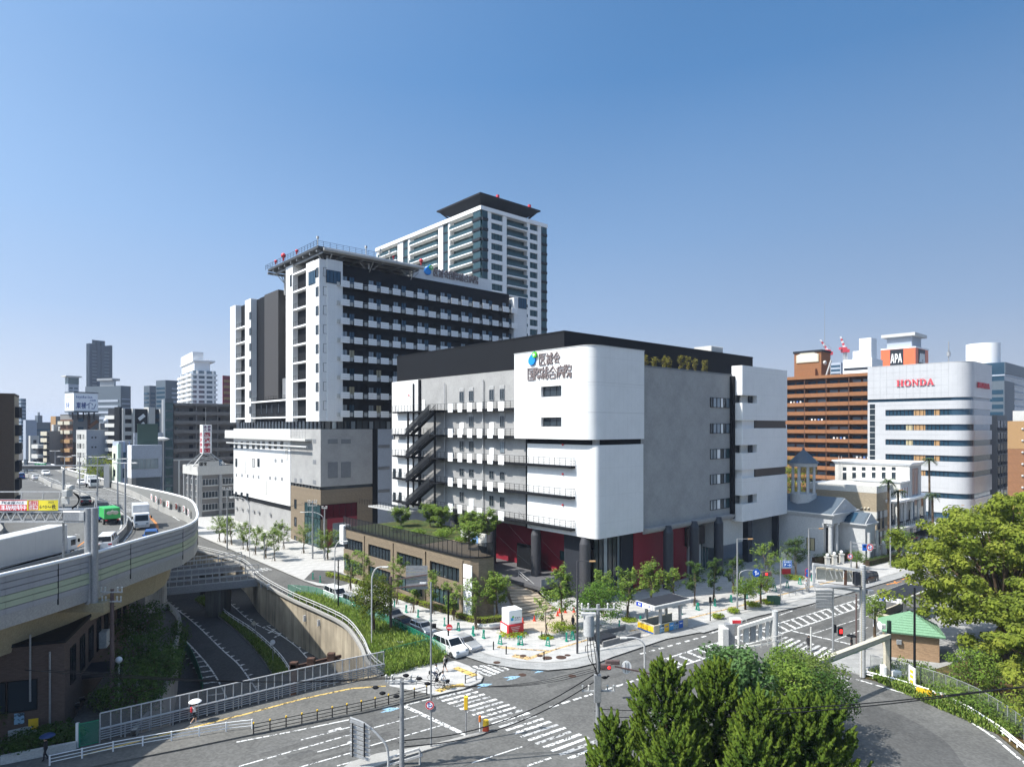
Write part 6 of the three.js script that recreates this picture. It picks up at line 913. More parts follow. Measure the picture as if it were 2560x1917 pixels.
// expressway lamp posts
for(const[x,yt,yb,arm]of[[1325,330,985,1],[1245,285,795,1],[1030,265,690,1],[840,250,600,-1],[680,262,560,1],[580,200,400,-1]]){const p=g(SE(x,yb),DY+.9),hh=(yb-yt)/4.246*-p.z/F,q=new THREE.Group();q.name='lamp_post';q.position.copy(p);o.add(q);part(q,'post',new MB().rod(V3(0,0,0),V3(0,hh,0),.16,.08).rod(V3(-1.3,hh,0),V3(1.3,hh,0),.05).geo(),M.steel);for(const s of[-1,1])part(q,'lamp',shared('exl',()=>new MB().rbox(-.45,.45,-.1,.1,-.15,.15,.04).geo()),M.steelLight).position.set(s*1.3,hh,0);}
}
{
const o=thing('sign_gantry','steel lattice gantry over the expressway carrying red and yellow roadwork banners','gantry'),d=58.8,P=(x,y)=>{const[u,v]=SE(x,y);return atD(u,v,d);},m=new MB(),k=new MB();
const yT=P(0,640).y,yM=P(0,825).y,yB=P(0,940).y,xR=P(960,0).x,xL=P(-260,0).x;
for(const z of[-.6,.6]){m.bar(V3(xL,yM-.1,-d+z),V3(xR,yM-.1,-d+z),.13).bar(V3(xL,yB,-d+z),V3(xR,yB,-d+z),.16);const nx=20;for(let i=0;i<nx;i++){const a=lerp(xL,xR,i/nx),b=lerp(xL,xR,(i+1)/nx);m.bar(V3(a,i%2?yB:yM,-d+z),V3(b,i%2?yM:yB,-d+z),.09);}}
m.build('lattice',M.steelLight,o);part(o,'catwalk',new MB().box(xL,xR,yM,yM+.08,-d-.6,-d+.6).geo(),M.steel);
k.bar(V3(xL,yT,-d-.5),V3(P(985,0).x,yT,-d-.5),.1).bar(V3(xL,yT-.7,-d-.5),V3(P(985,0).x,yT-.7,-d-.5),.05);for(const x of[160,390,570,780,960])k.bar(V3(P(x,0).x,yM,-d-.5),V3(P(x+25,0).x,yT,-d-.5),.08);k.bar(P(985,650).setZ(-d-.5),P(985,800).setZ(-d-.5),.08);k.build('guard_rail',M.steelLight,o);
const pm=(str,big,bg,fg)=>null,y1=P(0,713).y,y0=P(0,822).y,zf=-d+.72;
const bn=(name,x0,x1,W,draw)=>{const a=P(x0,0).x,b=P(x1,0).x,q=new THREE.PlaneGeometry(b-a,y1-y0,8,1),p=q.attributes.position;for(let i=0;i<p.count;i++)p.setZ(i,Math.sin(p.getX(i)*3)*.04);q.computeVertexNormals();const me=shade(new THREE.Mesh(q,printMat(print(W,128,draw),.7)));me.name=name;me.position.set((a+b)/2,(y0+y1)/2,zf);o.add(me);};
bn('banner',-180,345,512,(c,w,h)=>{c.fillStyle='#f2f2f0';c.fillRect(0,0,w,h);c.fillStyle='#d8202c';c.fillRect(0,0,w,8);c.fillRect(0,58,w,70);paintText(c,'阿波座',252,12,48,42,'#2b3a4c',.12);paintText(c,'付近',400,16,40,36,'#2b3a4c',.12);paintText(c,'終日車線規制中',132,62,54,60,'#ffffff',.13);});
bn('banner',346,668,384,(c,w,h)=>{c.fillStyle='#ecd93a';c.fillRect(0,0,w,h);c.fillStyle='#d02030';c.fillRect(18,6,120,116);c.fillStyle='#f4f0e6';c.fillRect(28,12,100,48);c.fillRect(28,66,100,52);paintText(c,'混雑',32,14,46,44,'#d02030',.14);paintText(c,'注意',32,70,46,44,'#d02030',.14);latin(c,'6',166,84,56,'#222');latin(c,'/',192,84,40,'#222');latin(c,'10',222,84,50,'#222');paintText(c,'～秋',254,52,54,60,'#222',.14);latin(c,'2025',300,24,32,'#333');});
const[cx]=[P(978,0).x],yb=10.1;part(o,'column',new MB().rod(V3(cx,yb,-d+.5),V3(cx,P(0,800).y,-d+.5),.36,.36,16).rod(V3(P(1036,0).x,yb,-d+.5),V3(P(1036,0).x,P(0,795).y,-d+.5),.3,.3,16).geo(),M.steel);
part(o,'machine_box',new MB().rbox(P(722,0).x,P(940,0).x,P(0,935).y,P(0,830).y,-d-.3,-d+.75,.05).geo(),M.steel);part(o,'control_box',new MB().rbox(P(905,0).x,P(955,0).x,P(0,930).y,P(0,830).y,-d+.5,-d+.9,.03).geo(),M.steelLight);
part(o,'camera_housing',new MB().rbox(P(715,0).x,P(770,0).x,P(0,680).y,P(0,610).y,-d,-d+.8,.04).rbox(P(725,0).x,P(785,0).x,P(0,610).y,P(0,560).y,-d-.2,-d+.5,.15).rbox(P(685,0).x,P(760,0).x,P(0,760).y,P(0,685).y,-d+.3,-d+.5,.03).geo(),M.offwhite);
const cb=new MB();for(let i=0;i<3;i++)cb.tube([P(770,640),P(830,680+i*12),P(820,760),P(760,800+i*8)],.05,14,5);cb.build('cable',M.black,o);
const sp=thing('lamp_post','tall thin grey post standing before the long white trailer lorry, by the gantry','lamp post',P3(P(668,1330),DY+.6));sp.position.z=-60;sp.position.x=-60*(CU-SE(668,0)[0])/F;part(sp,'post',new MB().rod(V3(0,0,0),V3(0,CH-(SE(0,405)[1]-CV)*60/F-DY-.6,0),.12,.09).tube([V3(0,CH-(SE(0,405)[1]-CV)*60/F-DY-.6,0),V3(.4,10,0).setY(CH-(SE(0,395)[1]-CV)*60/F-DY-.5),V3(2.2,CH-(SE(0,400)[1]-CV)*60/F-DY-.6,0)],.06,10,6).geo(),M.steel);
}
{
for(const[x0,x1,y0,y1,d,lab]of[[361,485,330,384,195,'green overhead direction sign far along the expressway'],[150,186,335,388,190,'green direction sign half hidden behind the dark brown block']]){const a=atD(...SE(x0,y1),d),b=atD(...SE(x1,y0),d),o=thing('direction_sign',lab,'road sign',P3(a,DY));part(o,'board',new MB().box(0,b.x-a.x,a.y-DY,b.y-DY,-.1,0).geo(),M.greenSign);const t=print(128,64,(c)=>{c.fillStyle='#0a7a3c';c.fillRect(0,0,128,64);paintText(c,'大阪会合',10,8,26,24,'#e8f2ea');paintText(c,'西東',30,36,26,22,'#e8f2ea');});const p=part(o,'print',new THREE.PlaneGeometry(b.x-a.x-.3,b.y-a.y-.2),printMat(t));p.position.set((b.x-a.x)/2,(a.y+b.y)/2-DY,.02);part(o,'post',new MB().box(-3.2,-2.4,-1,b.y-DY+1.2,-.6,0).box(-3,b.x-a.x+1,b.y-DY-.4,b.y-DY,-.6,-.2).geo(),M.slate);}
const a=atD(...SE(1140,470),160),o=thing('sign_gantry','slim grey sign gantry by the trees behind the expressway barrier','gantry',P3(a,0));part(o,'frame',new MB().box(-.7,.7,0,CH-(SE(0,345)[1]-CV)*160/F,-.5,.5).box(-22,0,CH-(SE(0,362)[1]-CV)*160/F,CH-(SE(0,350)[1]-CV)*160/F,-.3,.3).geo(),M.steel);part(o,'board',new MB().box(-22,-12,CH-(SE(0,400)[1]-CV)*160/F,CH-(SE(0,350)[1]-CV)*160/F,-.6,-.3).geo(),M.grey);
}
{
for(const[l0,r0,lab,wd]of[[[403,1473],[652,1449],'steel bridge with railing spanning the sunken road, the nearer of two',4.6],[[426,1431],[612,1411],'steel bridge with railing spanning the sunken road, the farther of two',3.6]]){
const a=g(l0),b=g(r0),o=thing('small_bridge',lab,'bridge'),d=b.clone().sub(a).normalize(),s=V3(d.z,0,-d.x).multiplyScalar(-1);if(s.z>0)s.negate();const a2=a.clone().addScaledVector(s,wd),b2=b.clone().addScaledVector(s,wd);
part(o,'deck',new MB().slab([[a.x,a.z],[b.x,b.z],[b2.x,b2.z],[a2.x,a2.z]],-.25,.05).geo(),M.roadPatch);
for(const[p,q]of[[a,b],[a2,b2]]){part(o,'girder',new MB().bar(P3(p,-.45),P3(q,-.45),.25,1.15).geo(),M.steel);const L=p.distanceTo(q),n=Math.round(L/1.05);const rl=new MB().bar(P3(p,1.75),P3(q,1.75),.12).bar(P3(p,.95),P3(q,.95),.08).bar(P3(p,.2),P3(q,.2),.1);for(let i=0;i<=n;i++){const k=p.clone().lerp(q,i/n);rl.bar(P3(k,.1),P3(k,1.75),i%4?.06:.13);}rl.build('railing',M.steelLight,o);}
const mid=a.clone().lerp(b,.56).addScaledVector(s,wd/2);part(o,'pier',new MB().box(mid.x-1.3,mid.x+1.3,-8,-.9,mid.z-2,mid.z+2).geo(),M.concreteDark);
}
}
// ---------------------------------------------------------------- trees and plants
class Leaves{
constructor(){this.p=[];this.n=[];this.c=[];this.i=[];}
leaf(x,y,z,s,nx,ny,nz,c,dir,asp=.55){
// dir: long axis; the face lies across it
const l=Math.hypot(nx,ny,nz)||1;nx/=l;ny/=l;nz/=l;
let tx=dir?dir.x:rnd()-.5,ty=dir?dir.y:rnd()-.5,tz=dir?dir.z:rnd()-.5;let bx,by,bz;
const k=tx*nx+ty*ny+tz*nz;if(!dir){tx -=k*nx;ty -=k*ny;tz -=k*nz;}let L=Math.hypot(tx,ty,tz)||1;tx/=L;ty/=L;tz/=L;
bx=ny*tz-nz*ty;by=nz*tx-nx*tz;bz=nx*ty-ny*tx;L=Math.hypot(bx,by,bz)||1;bx/=L;by/=L;bz/=L;
const o=this.p.length/3,h=s*asp*.5;const q=s*.5;
this.p.push(x-tx*q,y-ty*q,z-tz*q,x+bx*h,y+by*h,z+bz*h,x+tx*q,y+ty*q,z+tz*q,x-bx*h,y-by*h,z-bz*h);
for(let i=0;i<4;i++){this.n.push(nx,ny,nz);this.c.push(c[0],c[1],c[2]);}
this.i.push(o,o+2,o+1,o,o+3,o+2);
}
// a puff of leaves filling a squashed ball; more on its outside
puff(cx,cy,cz,r,n,s,pal,sy=.75,out=.55){
const t=rnd(),base=pal.map?pal:null;
for(let i=0;i<n;i++){const a=R(0,2*PI),u=R(-1,1),q=Math.sqrt(1-u*u),rr=r*Math.pow(rnd(),out*.6),dx=q*Math.cos(a),dy=u,dz=q*Math.sin(a);const c=mixC(pal,Math.min(1,Math.max(0,t*.6+rnd()*.4)));this.leaf(cx+dx*rr,cy+dy*rr*sy,cz+dz*rr,s*R(.7,1.3),dx+R(-.7,.7),dy+R(-.4,.9)+.3,dz+R(-.7,.7),c);}
}
geo(){const q=new THREE.BufferGeometry();q.setAttribute('position',new THREE.Float32BufferAttribute(this.p,3));q.setAttribute('normal',new THREE.Float32BufferAttribute(this.n,3));q.setAttribute('color',new THREE.Float32BufferAttribute(this.c,3));q.setIndex(this.i);return q;}
build(name,parent,m=M.leaf,kind){const o=part(parent,name,this.geo(),m);if(kind)o.userData.kind=kind;return o;}
}
const mixC=(pal,t)=>{const k=Math.max(0,Math.min(1,t))*(pal.length-1),i=Math.min(pal.length-2,Math.floor(k)),f=k-i;return[0,1,2].map((j)=>lerp(pal[i][j],pal[i+1][j],f));};
const FRESH=[[.079,.155,.020],[.152,.238,.033],[.238,.304,.053]],CAMPHOR=[[.105,.146,.019],[.192,.239,.028],[.298,.322,.046]],DEEP=[[.028,.066,.014],[.055,.110,.019],[.094,.154,.030]],CONIFER=[[.025,.050,.006],[.063,.109,.013],[.126,.176,.021]],HEDGE=[[.112,.195,.015],[.225,.300,.022],[.315,.360,.034]],WEED=[[.090,.165,.022],[.165,.247,.038],[.270,.323,.075]];
const trunkAt=(m,pts,r0,r1)=>{for(let i=0;i<pts.length-1;i++)m.rod(pts[i],pts[i+1],lerp(r0,r1,i/(pts.length-1)),lerp(r0,r1,(i+1)/(pts.length-1)),7);};
// slim young street tree: several thin stems with flat leafy sprays
function youngTree(label,base,h,o={}){
const t=thing('street_tree',label,'tree',base,0,o.group),m=new MB(),L=new Leaves(),ns=o.stems??2,w=o.w??h*.26,pal=o.pal??FRESH;
const spray=(p,dir,len)=>{for(let k=0;k<(o.dense??36);k++){const s=rnd()*len;L.leaf(p.x+dir.x*s+R(-.22,.22),p.y+dir.y*s+R(-.28,.3),p.z+dir.z*s+R(-.22,.22),R(.17,.36),R(-.5,.5)-.2,1,R(-.5,.5)+.1,mixC(pal,rnd()));}};
for(let s=0;s<ns;s++){
const a0=R(0,6.3),lean=ns>1?R(.06,.16):.03,top=h*R(.85,1),P=(q)=>V3(Math.cos(a0)*lean*h*q*q+Math.sin(q*5+a0)*.08,top*q,Math.sin(a0)*lean*h*q*q+Math.cos(q*4+a0)*.08);
trunkAt(m,[0,.2,.4,.6,.8,1].map(P),.035+h*.007,.012);
const nb=Math.round((o.branches??15));for(let b=0;b<nb;b++){const q=lerp(o.from??.32,1,(b+rnd())/nb),p=P(q),a=R(0,6.3),len=w*(1.15-Math.abs(q-.62)*1.5)*R(.6,1.1),d=V3(Math.cos(a),R(.3,1),Math.sin(a)).normalize(),e=p.clone().addScaledVector(d,len);m.rod(p,e,.018,.006,4);spray(p.clone().addScaledVector(d,len*.25),d,len*.85);if(rnd()<.6){const d2=V3(Math.cos(a+R(.5,1)),R(0,.4),Math.sin(a+R(.5,1))).normalize();spray(e.clone().addScaledVector(d,-len*.4),d2,len*.5);}}
}
m.build('trunk',o.bark??M.barkPale,t);L.build('crown',t);
if(o.stake!==false&&h>3)part(t,'stake',shared('stk',()=>new MB().rod(V3(-.35,0,.3),V3(.05,1.7,0),.035).rod(V3(.35,0,.3),V3(-.05,1.7,0),.035).rod(V3(0,0,-.4),V3(0,1.7,.05),.035).geo()),M.bark);
return t;
}
// full round crowned tree
function roundTree(label,base,h,r,o={}){
const t=thing(o.name??'tree',label,'tree',base,0,o.group),m=new MB(),L=new Leaves(),cy=h-r*(o.sy??1),pal=o.pal??DEEP,n=o.puffs??40,s=o.leaf??.3,per=o.per??60;
trunkAt(m,[V3(0,0,0),V3(R(-.1,.1),cy*.5,R(-.1,.1)),V3(R(-.3,.3)*r*.2,cy,R(-.3,.3)*r*.2)],.08+h*.018,.05+h*.008);
for(let i=0;i<n;i++){const a=i*2.39996+R(-.3,.3),u=lerp(-.75,1,(i+.5)/n),q=Math.sqrt(1-u*u),rr=r*R(.62,1.02)*(1+.14*Math.sin(a*3+u*4)),p=V3(Math.cos(a)*q*rr,cy+u*rr*(o.sy??1)*.9,Math.sin(a)*q*rr);if(i%3===0)m.rod(V3(0,cy*R(.7,1),0),p,.05+r*.008,.02,5);L.puff(p.x,p.y,p.z,r*R(.26,.44),per,s,pal,.72);}
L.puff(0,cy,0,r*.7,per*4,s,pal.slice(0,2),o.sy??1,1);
m.build('trunk',M.bark,t);L.build('crown',t);return t;
}
// big camphor: boughs ending in many clumped heads
function camphor(label,base,h,r,heads,pal=CAMPHOR,leaf=.42){
const t=thing('camphor_tree',label,'tree',base),m=new MB(),L=new Leaves(),fork=h*.28;
trunkAt(m,[V3(0,-.2,0),V3(.15,fork*.5,0),V3(-.1,fork,.1)],.55,.42);
for(let i=0;i<heads;i++){
const a=i*2.39996,u=lerp(-.8,1,(i+.5)/heads),q=Math.sqrt(1-u*u),k=1+.20*Math.sin(a*2.3+u*5),p=V3(Math.cos(a)*q*r*k,h*.56+u*h*.42*k,Math.sin(a)*q*r*k*.95),mid=p.clone().multiplyScalar(.5).setY(lerp(fork,p.y,.6));
m.rod(V3(-.1,fork*R(.8,1.1),.1),mid,.2,.12,6).rod(mid,p,.12,.04,5);
const hr=r*R(.20,.32);for(let j=0;j<7;j++){const b=R(0,6.3),e=R(-.3,1),f=Math.sqrt(Math.max(0,1-e*e));L.puff(p.x+Math.cos(b)*f*hr,p.y+e*hr*.7,p.z+Math.sin(b)*f*hr,hr*R(.42,.62),135,leaf,pal,.62);}
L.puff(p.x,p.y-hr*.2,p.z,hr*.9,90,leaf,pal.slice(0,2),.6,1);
}
m.build('trunk',M.bark,t);L.build('crown',t);return t;
}
// juniper with flame-like upright tufts
function juniper(label,base,h,r,tufts){
const t=thing('juniper_tree',label,'tree',base),m=new MB(),L=new Leaves();trunkAt(m,[V3(0,-.2,0),V3(.1,h*.5,0),V3(0,h*.85,0)],.28,.08);
for(let i=0;i<tufts;i++){
const q=Math.pow((i+.5)/tufts,.8),a=i*2.39996+R(-.4,.4),rr=r*Math.pow(1-q,.5)*R(.6,1.2)*(1+.15*Math.sin(a*2+q*9)),y=h*(.08+.84*q),d=V3(Math.cos(a)*R(.3,.75),R(.8,1.3),Math.sin(a)*R(.3,.75)).normalize(),len=R(.8,1.7)*(.7+.5*(1-q)),wd=len*R(.26,.38),tn=rnd(),p0=V3(Math.cos(a)*rr*.8,y-len*.3,Math.sin(a)*rr*.8),tw=R(-2,2);
const n=190;for(let k=0;k<n;k++){const s=Math.pow(rnd(),.9),ang=R(0,6.3)+s*tw,w=wd*Math.sin(Math.min(1,s*1.25+.12)*PI*.92)*Math.sqrt(rnd())*(1.05-s*.5),c1=V3(Math.cos(ang),0,Math.sin(ang)),px=p0.x+d.x*s*len+c1.x*w,py=p0.y+d.y*s*len,pz=p0.z+d.z*s*len+c1.z*w;const dir=V3(d.x+c1.x*.45,d.y+.5,d.z+c1.z*.45);L.leaf(px,py,pz,R(.15,.30),c1.x+R(-.5,.5),.45+R(-.3,.4),c1.z+R(-.5,.5),mixC(CONIFER,Math.min(1,.15+tn*.35+s*.55+R(-.15,.15))),dir,.5);}
}
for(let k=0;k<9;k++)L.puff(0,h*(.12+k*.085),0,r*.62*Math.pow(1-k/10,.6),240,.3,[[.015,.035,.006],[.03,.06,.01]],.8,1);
m.build('trunk',M.bark,t);L.build('crown',t,M.needle);return t;
}
function hedge(label,a,b,w,h,pal=HEDGE,group){const o=thing('hedge',label,'hedge',a,0,group),L=new Leaves(),d=b.clone().sub(a),len=d.length(),s=V3(-d.z,0,d.x).normalize(),n=Math.round(len*w*150);for(let i=0;i<n;i++){const t=rnd(),k=R(-.5,.5),top=rnd()<.6,y=top?h*R(.82,1.08):h*rnd(),kk=top?k:(k>0?R(.4,.55):R(-.55,-.4));L.leaf(d.x*t+s.x*kk*w,y,d.z*t+s.z*kk*w,R(.1,.22),s.x*kk*2+R(-.5,.5),top?1:.4,s.z*kk*2+R(-.5,.5),mixC(pal,rnd()));}const cm=new MB().bar(V3(0,h*.4,0),d.clone().setY(h*.4),w*.8,h*.75);cm.build('twigs',M.soil,o);L.build('foliage',o);return o;}
function shrub(label,p,r,h,pal=DEEP,group,name='shrub'){const o=thing(name,label,'shrub',p,0,group),L=new Leaves();for(let i=0;i<9;i++){const a=i*2.4,q=i?r*.55:0;L.puff(Math.cos(a)*q,h*R(.4,.62),Math.sin(a)*q,r*.5,70,.16+r*.05,pal,h/r*.7);}L.build('foliage',o);new MB().rod(V3(0,0,0),V3(0,h*.5,0),.04).build('stem',M.bark,o);return o;}
function palm(label,p,h){const o=thing('palm_tree',label,'tree',p),m=new MB(),L=new Leaves();trunkAt(m,[V3(0,0,0),V3(.1,h*.5,0),V3(0,h,0)],.26,.2);m.build('trunk',M.bark,o);for(let i=0;i<26;i++){const a=i*2.4,up=R(-.5,1),len=R(1.3,1.9);for(let k=0;k<26;k++){const s=k/26,c=V3(Math.cos(a),0,Math.sin(a)),px=c.x*len*s,py=h+up*len*s*.8-s*s*len*.7,pz=c.z*len*s;for(const e of[-1,1])L.leaf(px-c.z*e*.18,py,pz+c.x*e*.18,.5,R(-.2,.2),1,R(-.2,.2),mixC(DEEP,rnd()*.6+.4),V3(c.x*.5-c.z*e,-.25,c.z*.5+c.x*e),.22);}}L.build('crown',o);return o;}
const tall=(p,yt)=>(p[1]-yt)*-g(p).z/F;
const GT='young street trees round the clinic';
const yt=(S,label,x,yb,ytop,o={})=>{const p=S(x,yb),q=S(x,ytop);return youngTree(label,P3(g(p),.15),tall(p,q[1]),{group:GT,...o});};
// avenue side
yt(SJ,'young street tree in front of the clinic glass corner, bare stems showing',1285,1200,730,{stems:3,w:2.1});
yt(SJ,'tall airy street tree in front of the first red wall panel',1520,1090,645,{stems:3,w:2.2,branches:20});
yt(SJ,'thin street tree with one low yellow green bough, before the red wall',1750,1040,690,{stems:2,w:1.6,branches:10});
yt(SJ,'slender dark street tree before the second column of the red wall',1960,1075,640,{stems:2,w:1.8,pal:DEEP});
yt(SJ,'slender street tree before the white wall panel at the end of the red wall',2150,1030,590,{stems:2,w:1.6,pal:DEEP});
yt(SJ,'tall bright green tree at the foot of the stone steps',628,1300,700,{stems:2,w:1.9,branches:20,dense:46});
yt(SJ,'small leafy tree on the corner plaza beside the red and white signboard',468,1400,870,{stems:1,w:1.8,branches:18});
yt(SJ,'bushy light green tree behind the dense round one, by the glass corner',1040,1180,710,{stems:2,w:2.3,branches:18,dense:46});
yt(SD,'spreading feathery tree by the hung white block of the clinic',560,470,165,{stems:2,w:3,branches:18});
yt(SD,'dark feathery tree at the chapel corner beside the small white pylon sign',745,370,130,{stems:3,w:2.4,pal:DEEP,branches:18});
yt(SD,'dim feathery tree in the shade of the clinic columns',345,480,240,{stems:2,w:1.8,pal:DEEP});
roundTree('dense round dark green tree between the lamp post and the glass corner',P3(g(SJ(985,1345)),.15),6.6,2.9,{pal:[[.044,.105,.011],[.083,.165,.022],[.127,.220,.033]],puffs:46,per:85,leaf:.26,sy:.95});
const GR='clipped round roadside trees on the avenue kerb';
roundTree('clipped round tree on the avenue kerb, left of its pair',P3(g(SD(422,582)),.15),4.6,1.65,{pal:FRESH,puffs:30,per:70,leaf:.2,group:GR});
roundTree('clipped round tree on the avenue kerb, right of its pair',P3(g(SD(521,548)),.15),4.9,1.75,{pal:FRESH,puffs:30,per:70,leaf:.2,group:GR});
roundTree('roadside tree on the pavement in front of the columned hall',P3(g(SD(1411,285)),.15),7.0,2.6,{pal:FRESH,puffs:34,per:60,leaf:.28});
roundTree('small bright roadside tree near the pillar fence of the chapel',P3(g(SD(1140,318)),.15),3.6,1.5,{pal:FRESH,puffs:22,per:60,leaf:.2});
roundTree('narrow street tree beside the blue and white banner sign at the far kerb',P3(g(SD(1255,760)),.12),5.6,1.25,{pal:FRESH,puffs:30,per:70,leaf:.18,sy:1.6});
// side street, along the brown wing
[['first',2030,850,520,{w:2.4,dense:46,stems:3,branches:18}],['second',1862,935,515,{w:1.5}],['third',1690,860,560,{w:1.5}],['fourth',1520,810,445,{w:1.5}],['fifth',1368,800,490,{w:1.2}],['sixth',1236,735,370,{w:1.8}],['seventh',985,660,300,{w:2.0,dense:32}],['eighth',872,625,320,{w:1.7}]].forEach(([n,x,yb,y2,o])=>yt(S8,n+' young tree from the corner along the brown wing',x,yb,y2,{branches:13,...o}));
// far pavement beside the ward tower
[[20,300,95],[60,312,120],[118,345,130],[200,370,145],[268,392,165],[300,250,90],[345,300,100]].forEach(([x,yb,y2],i)=>yt(S8,['first','second','third','fourth','fifth','sixth','seventh'][i]+' young tree from the far end of the pavement beside the white tower base',x,yb,y2,{w:1.9,stems:2}));
[[-70,265,60],[-120,250,50],[-165,238,55]].forEach(([x,yb,y2],i)=>yt(S8,['nearest','middle','farthest'][i]+' of the leafy trees past the left end of the white tower base',x,yb,y2,{w:2.4,dense:46}));
yt(S8,'leafy tree before the brown tiled corner of the ward tower',500,330,90,{w:2.2,stems:2});yt(S8,'wide leafy tree between the ward tower corner and the brown wing',690,380,180,{w:3,dense:46,stems:3});
// hedges by the wing
[[[690,510],[930,575]],[[950,585],[1030,612]],[[1180,665],[1410,740]],[[1428,745],[1690,820]],[[1720,840],[1890,890]],[[1900,885],[2070,870]]].forEach(([a,b],i)=>hedge(['clipped yellow green hedge at the far end of the brown wing','shortest clipped hedge along the brown wing','clipped hedge under the middle windows of the brown wing','longest clipped hedge under the last windows of the brown wing','clipped hedge at the rounded corner of the brown wing','low hedge behind the white curved bench on the plaza'][i],P3(g(S8(...a)),.15),P3(g(S8(...b)),.15),1.0,.75,HEDGE,'clipped hedges along the brown wing'));
[[SJ(640,1330),2.3,1.2,'low shrub bed round the tall tree at the foot of the steps'],[SJ(130,1370),2.0,.6,'round grass bed under the red and white signboard'],[SJ(1300,1225),1.2,.35,'small planted square under the tree by the glass corner'],[SJ(465,1400),1.0,.35,'small planted square under the plaza tree'],[SD(245,640),.9,.8,'rounded kerb shrub right of the subway entrance'],[SD(345,605),.9,.8,'rounded kerb shrub before the tall lamp post'],[SD(470,560),1.3,.75,'long low kerb shrub under the clipped trees'],[SD(565,545),1,.7,'kerb shrub beside the green utility cabinet'],[SD(1385,305),1.1,.9,'kerb shrub before the columned hall'],[SD(1445,290),1.2,1,'kerb shrub next to the far subway entrance'],[SD(735,385),1.8,.7,'low shrub patch by the small white pylon sign']].forEach(([p,r,h,l])=>shrub(l,P3(g(p),.15),r,h,HEDGE));
// roof terrace and roof planter
[[-12,13,3.4,'leafy terrace tree nearest the mesh corner of the brown wing'],[-5.5,17,4.2,'largest terrace tree, close under the clinic balconies'],[-6.5,20,3.8,'terrace tree beside the largest one'],[-5,30,3.6,'terrace tree in the middle of the roof garden'],[-4.5,34,3.4,'terrace tree behind the dark mesh, near the stairs foot'],[-8,38,2.8,'small terrace tree at the far end of the roof garden']].forEach(([a,b,h,l],i)=>youngTree(l,Lw(a,b,8.28),h,{stems:3,w:2.2,dense:52,branches:16,stake:false,from:.2}));
[[-9,24,1.6],[-11,28,1.5],[-7,26,1.7],[-12,33,1.3],[-10,17.5,1.2]].forEach(([a,b,r],i)=>shrub(['round shrub on the roof terrace behind the mesh fence','low shrub on the roof terrace by its outer edge','wide shrub in the middle of the roof terrace','shrub at the far part of the roof terrace','small shrub next to the play wall on the roof terrace'][i],Lw(a,b,8.28),r,1.3,FRESH));
for(let i=0;i<9;i++){const a=13.5+i*2.5+R(-.5,.5);youngTree(['first','second','third','fourth','fifth','sixth','seventh','eighth','ninth'][i]+' yellowish planter bush from the left on the roof edge above the concrete wall',Lw(a,3,35.4),i<2?1.9:R(1.5,3),{stems:2,w:.7,stake:false,from:.05,branches:7,dense:13,pal:[[.127,.127,.022],[.253,.231,.033],[.330,.292,.044]]});}
// park and foreground
camphor('great spreading camphor tree over the subway shelter, at the right edge',V3(55,.1,-72.5),16.6,8.0,54);
camphor('tall camphor tree at the right edge, farther back in the park',V3(66,.1,-76),17.4,9.2,46);
camphor('lower camphor tree with rounded crown at the right edge, nearer the curved road',V3(50.5,.1,-58),11.2,5.2,34);
roundTree('bushy tree behind the chain fence at the lower right edge',V3(44.5,.1,-52.5),6.6,3.3,{pal:CAMPHOR,puffs:46,per:80,leaf:.26});
roundTree('leafy undergrowth tree in the park behind the fence, beside the hut',V3(46,.1,-64),4.4,2.4,{pal:FRESH,puffs:36,per:70,leaf:.24});
[[1745,1180,2.2,2.0],[1910,1260,2.6,2.5],[2080,1290,1.7,1.6],[2170,1380,1.5,1.3],[1440,1085,.9,.9],[1290,1040,.7,.7],[1560,1010,1.3,1.6]].forEach(([x,y,r,h],i)=>shrub(['round bush growing through the chain fence, left of two large ones','largest bush growing through the chain fence beside the curved road','bush low on the fence farther along the curve','last bush of the fence at the right frame edge','weedy bush at the foot of the leaning sign board','weed clump on the kerb by the beam post','bush inside the fence beside the hut wall'][i],P3(g(SD(x,y)),.1),r,h,[[.06,.12,.02],[.12,.19,.03],[.19,.25,.05]]));
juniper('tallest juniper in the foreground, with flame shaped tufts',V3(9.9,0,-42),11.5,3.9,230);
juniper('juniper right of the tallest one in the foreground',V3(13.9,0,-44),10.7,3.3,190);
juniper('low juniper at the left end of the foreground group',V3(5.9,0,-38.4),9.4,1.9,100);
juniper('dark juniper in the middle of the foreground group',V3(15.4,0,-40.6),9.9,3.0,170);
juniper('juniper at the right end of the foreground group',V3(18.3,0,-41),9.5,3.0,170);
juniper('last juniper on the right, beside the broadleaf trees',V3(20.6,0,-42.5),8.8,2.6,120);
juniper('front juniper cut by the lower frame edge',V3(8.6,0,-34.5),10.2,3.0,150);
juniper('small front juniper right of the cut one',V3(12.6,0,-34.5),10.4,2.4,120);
roundTree('feathery leaved tree behind the junipers, below the sign frame',V3(17.2,0,-50.5),8.9,2.4,{pal:[[.055,.116,.033],[.094,.176,.055],[.149,.253,.072]],puffs:50,per:85,leaf:.36});
roundTree('broadleaf tree right of the junipers, crown half in shade',V3(22.0,0,-51.5),7.6,2.3,{pal:FRESH,puffs:46,per:90,leaf:.26});
roundTree('small broadleaf tree round the reddish lantern post',V3(24.0,0,-56.5),7.2,2.0,{pal:FRESH,puffs:36,per:80,leaf:.22});
roundTree('glossy leaved evergreen with a bare trunk beside the curved road',V3(24.2,0,-50.4),7.0,2.5,{pal:DEEP,puffs:50,per:90,leaf:.22,sy:.8});
roundTree('evergreen at the right side of the foreground island',V3(25.0,0,-53.6),7.6,2.2,{pal:[[.061,.105,.022],[.127,.187,.033],[.187,.242,.055]],puffs:40,per:85,leaf:.22});
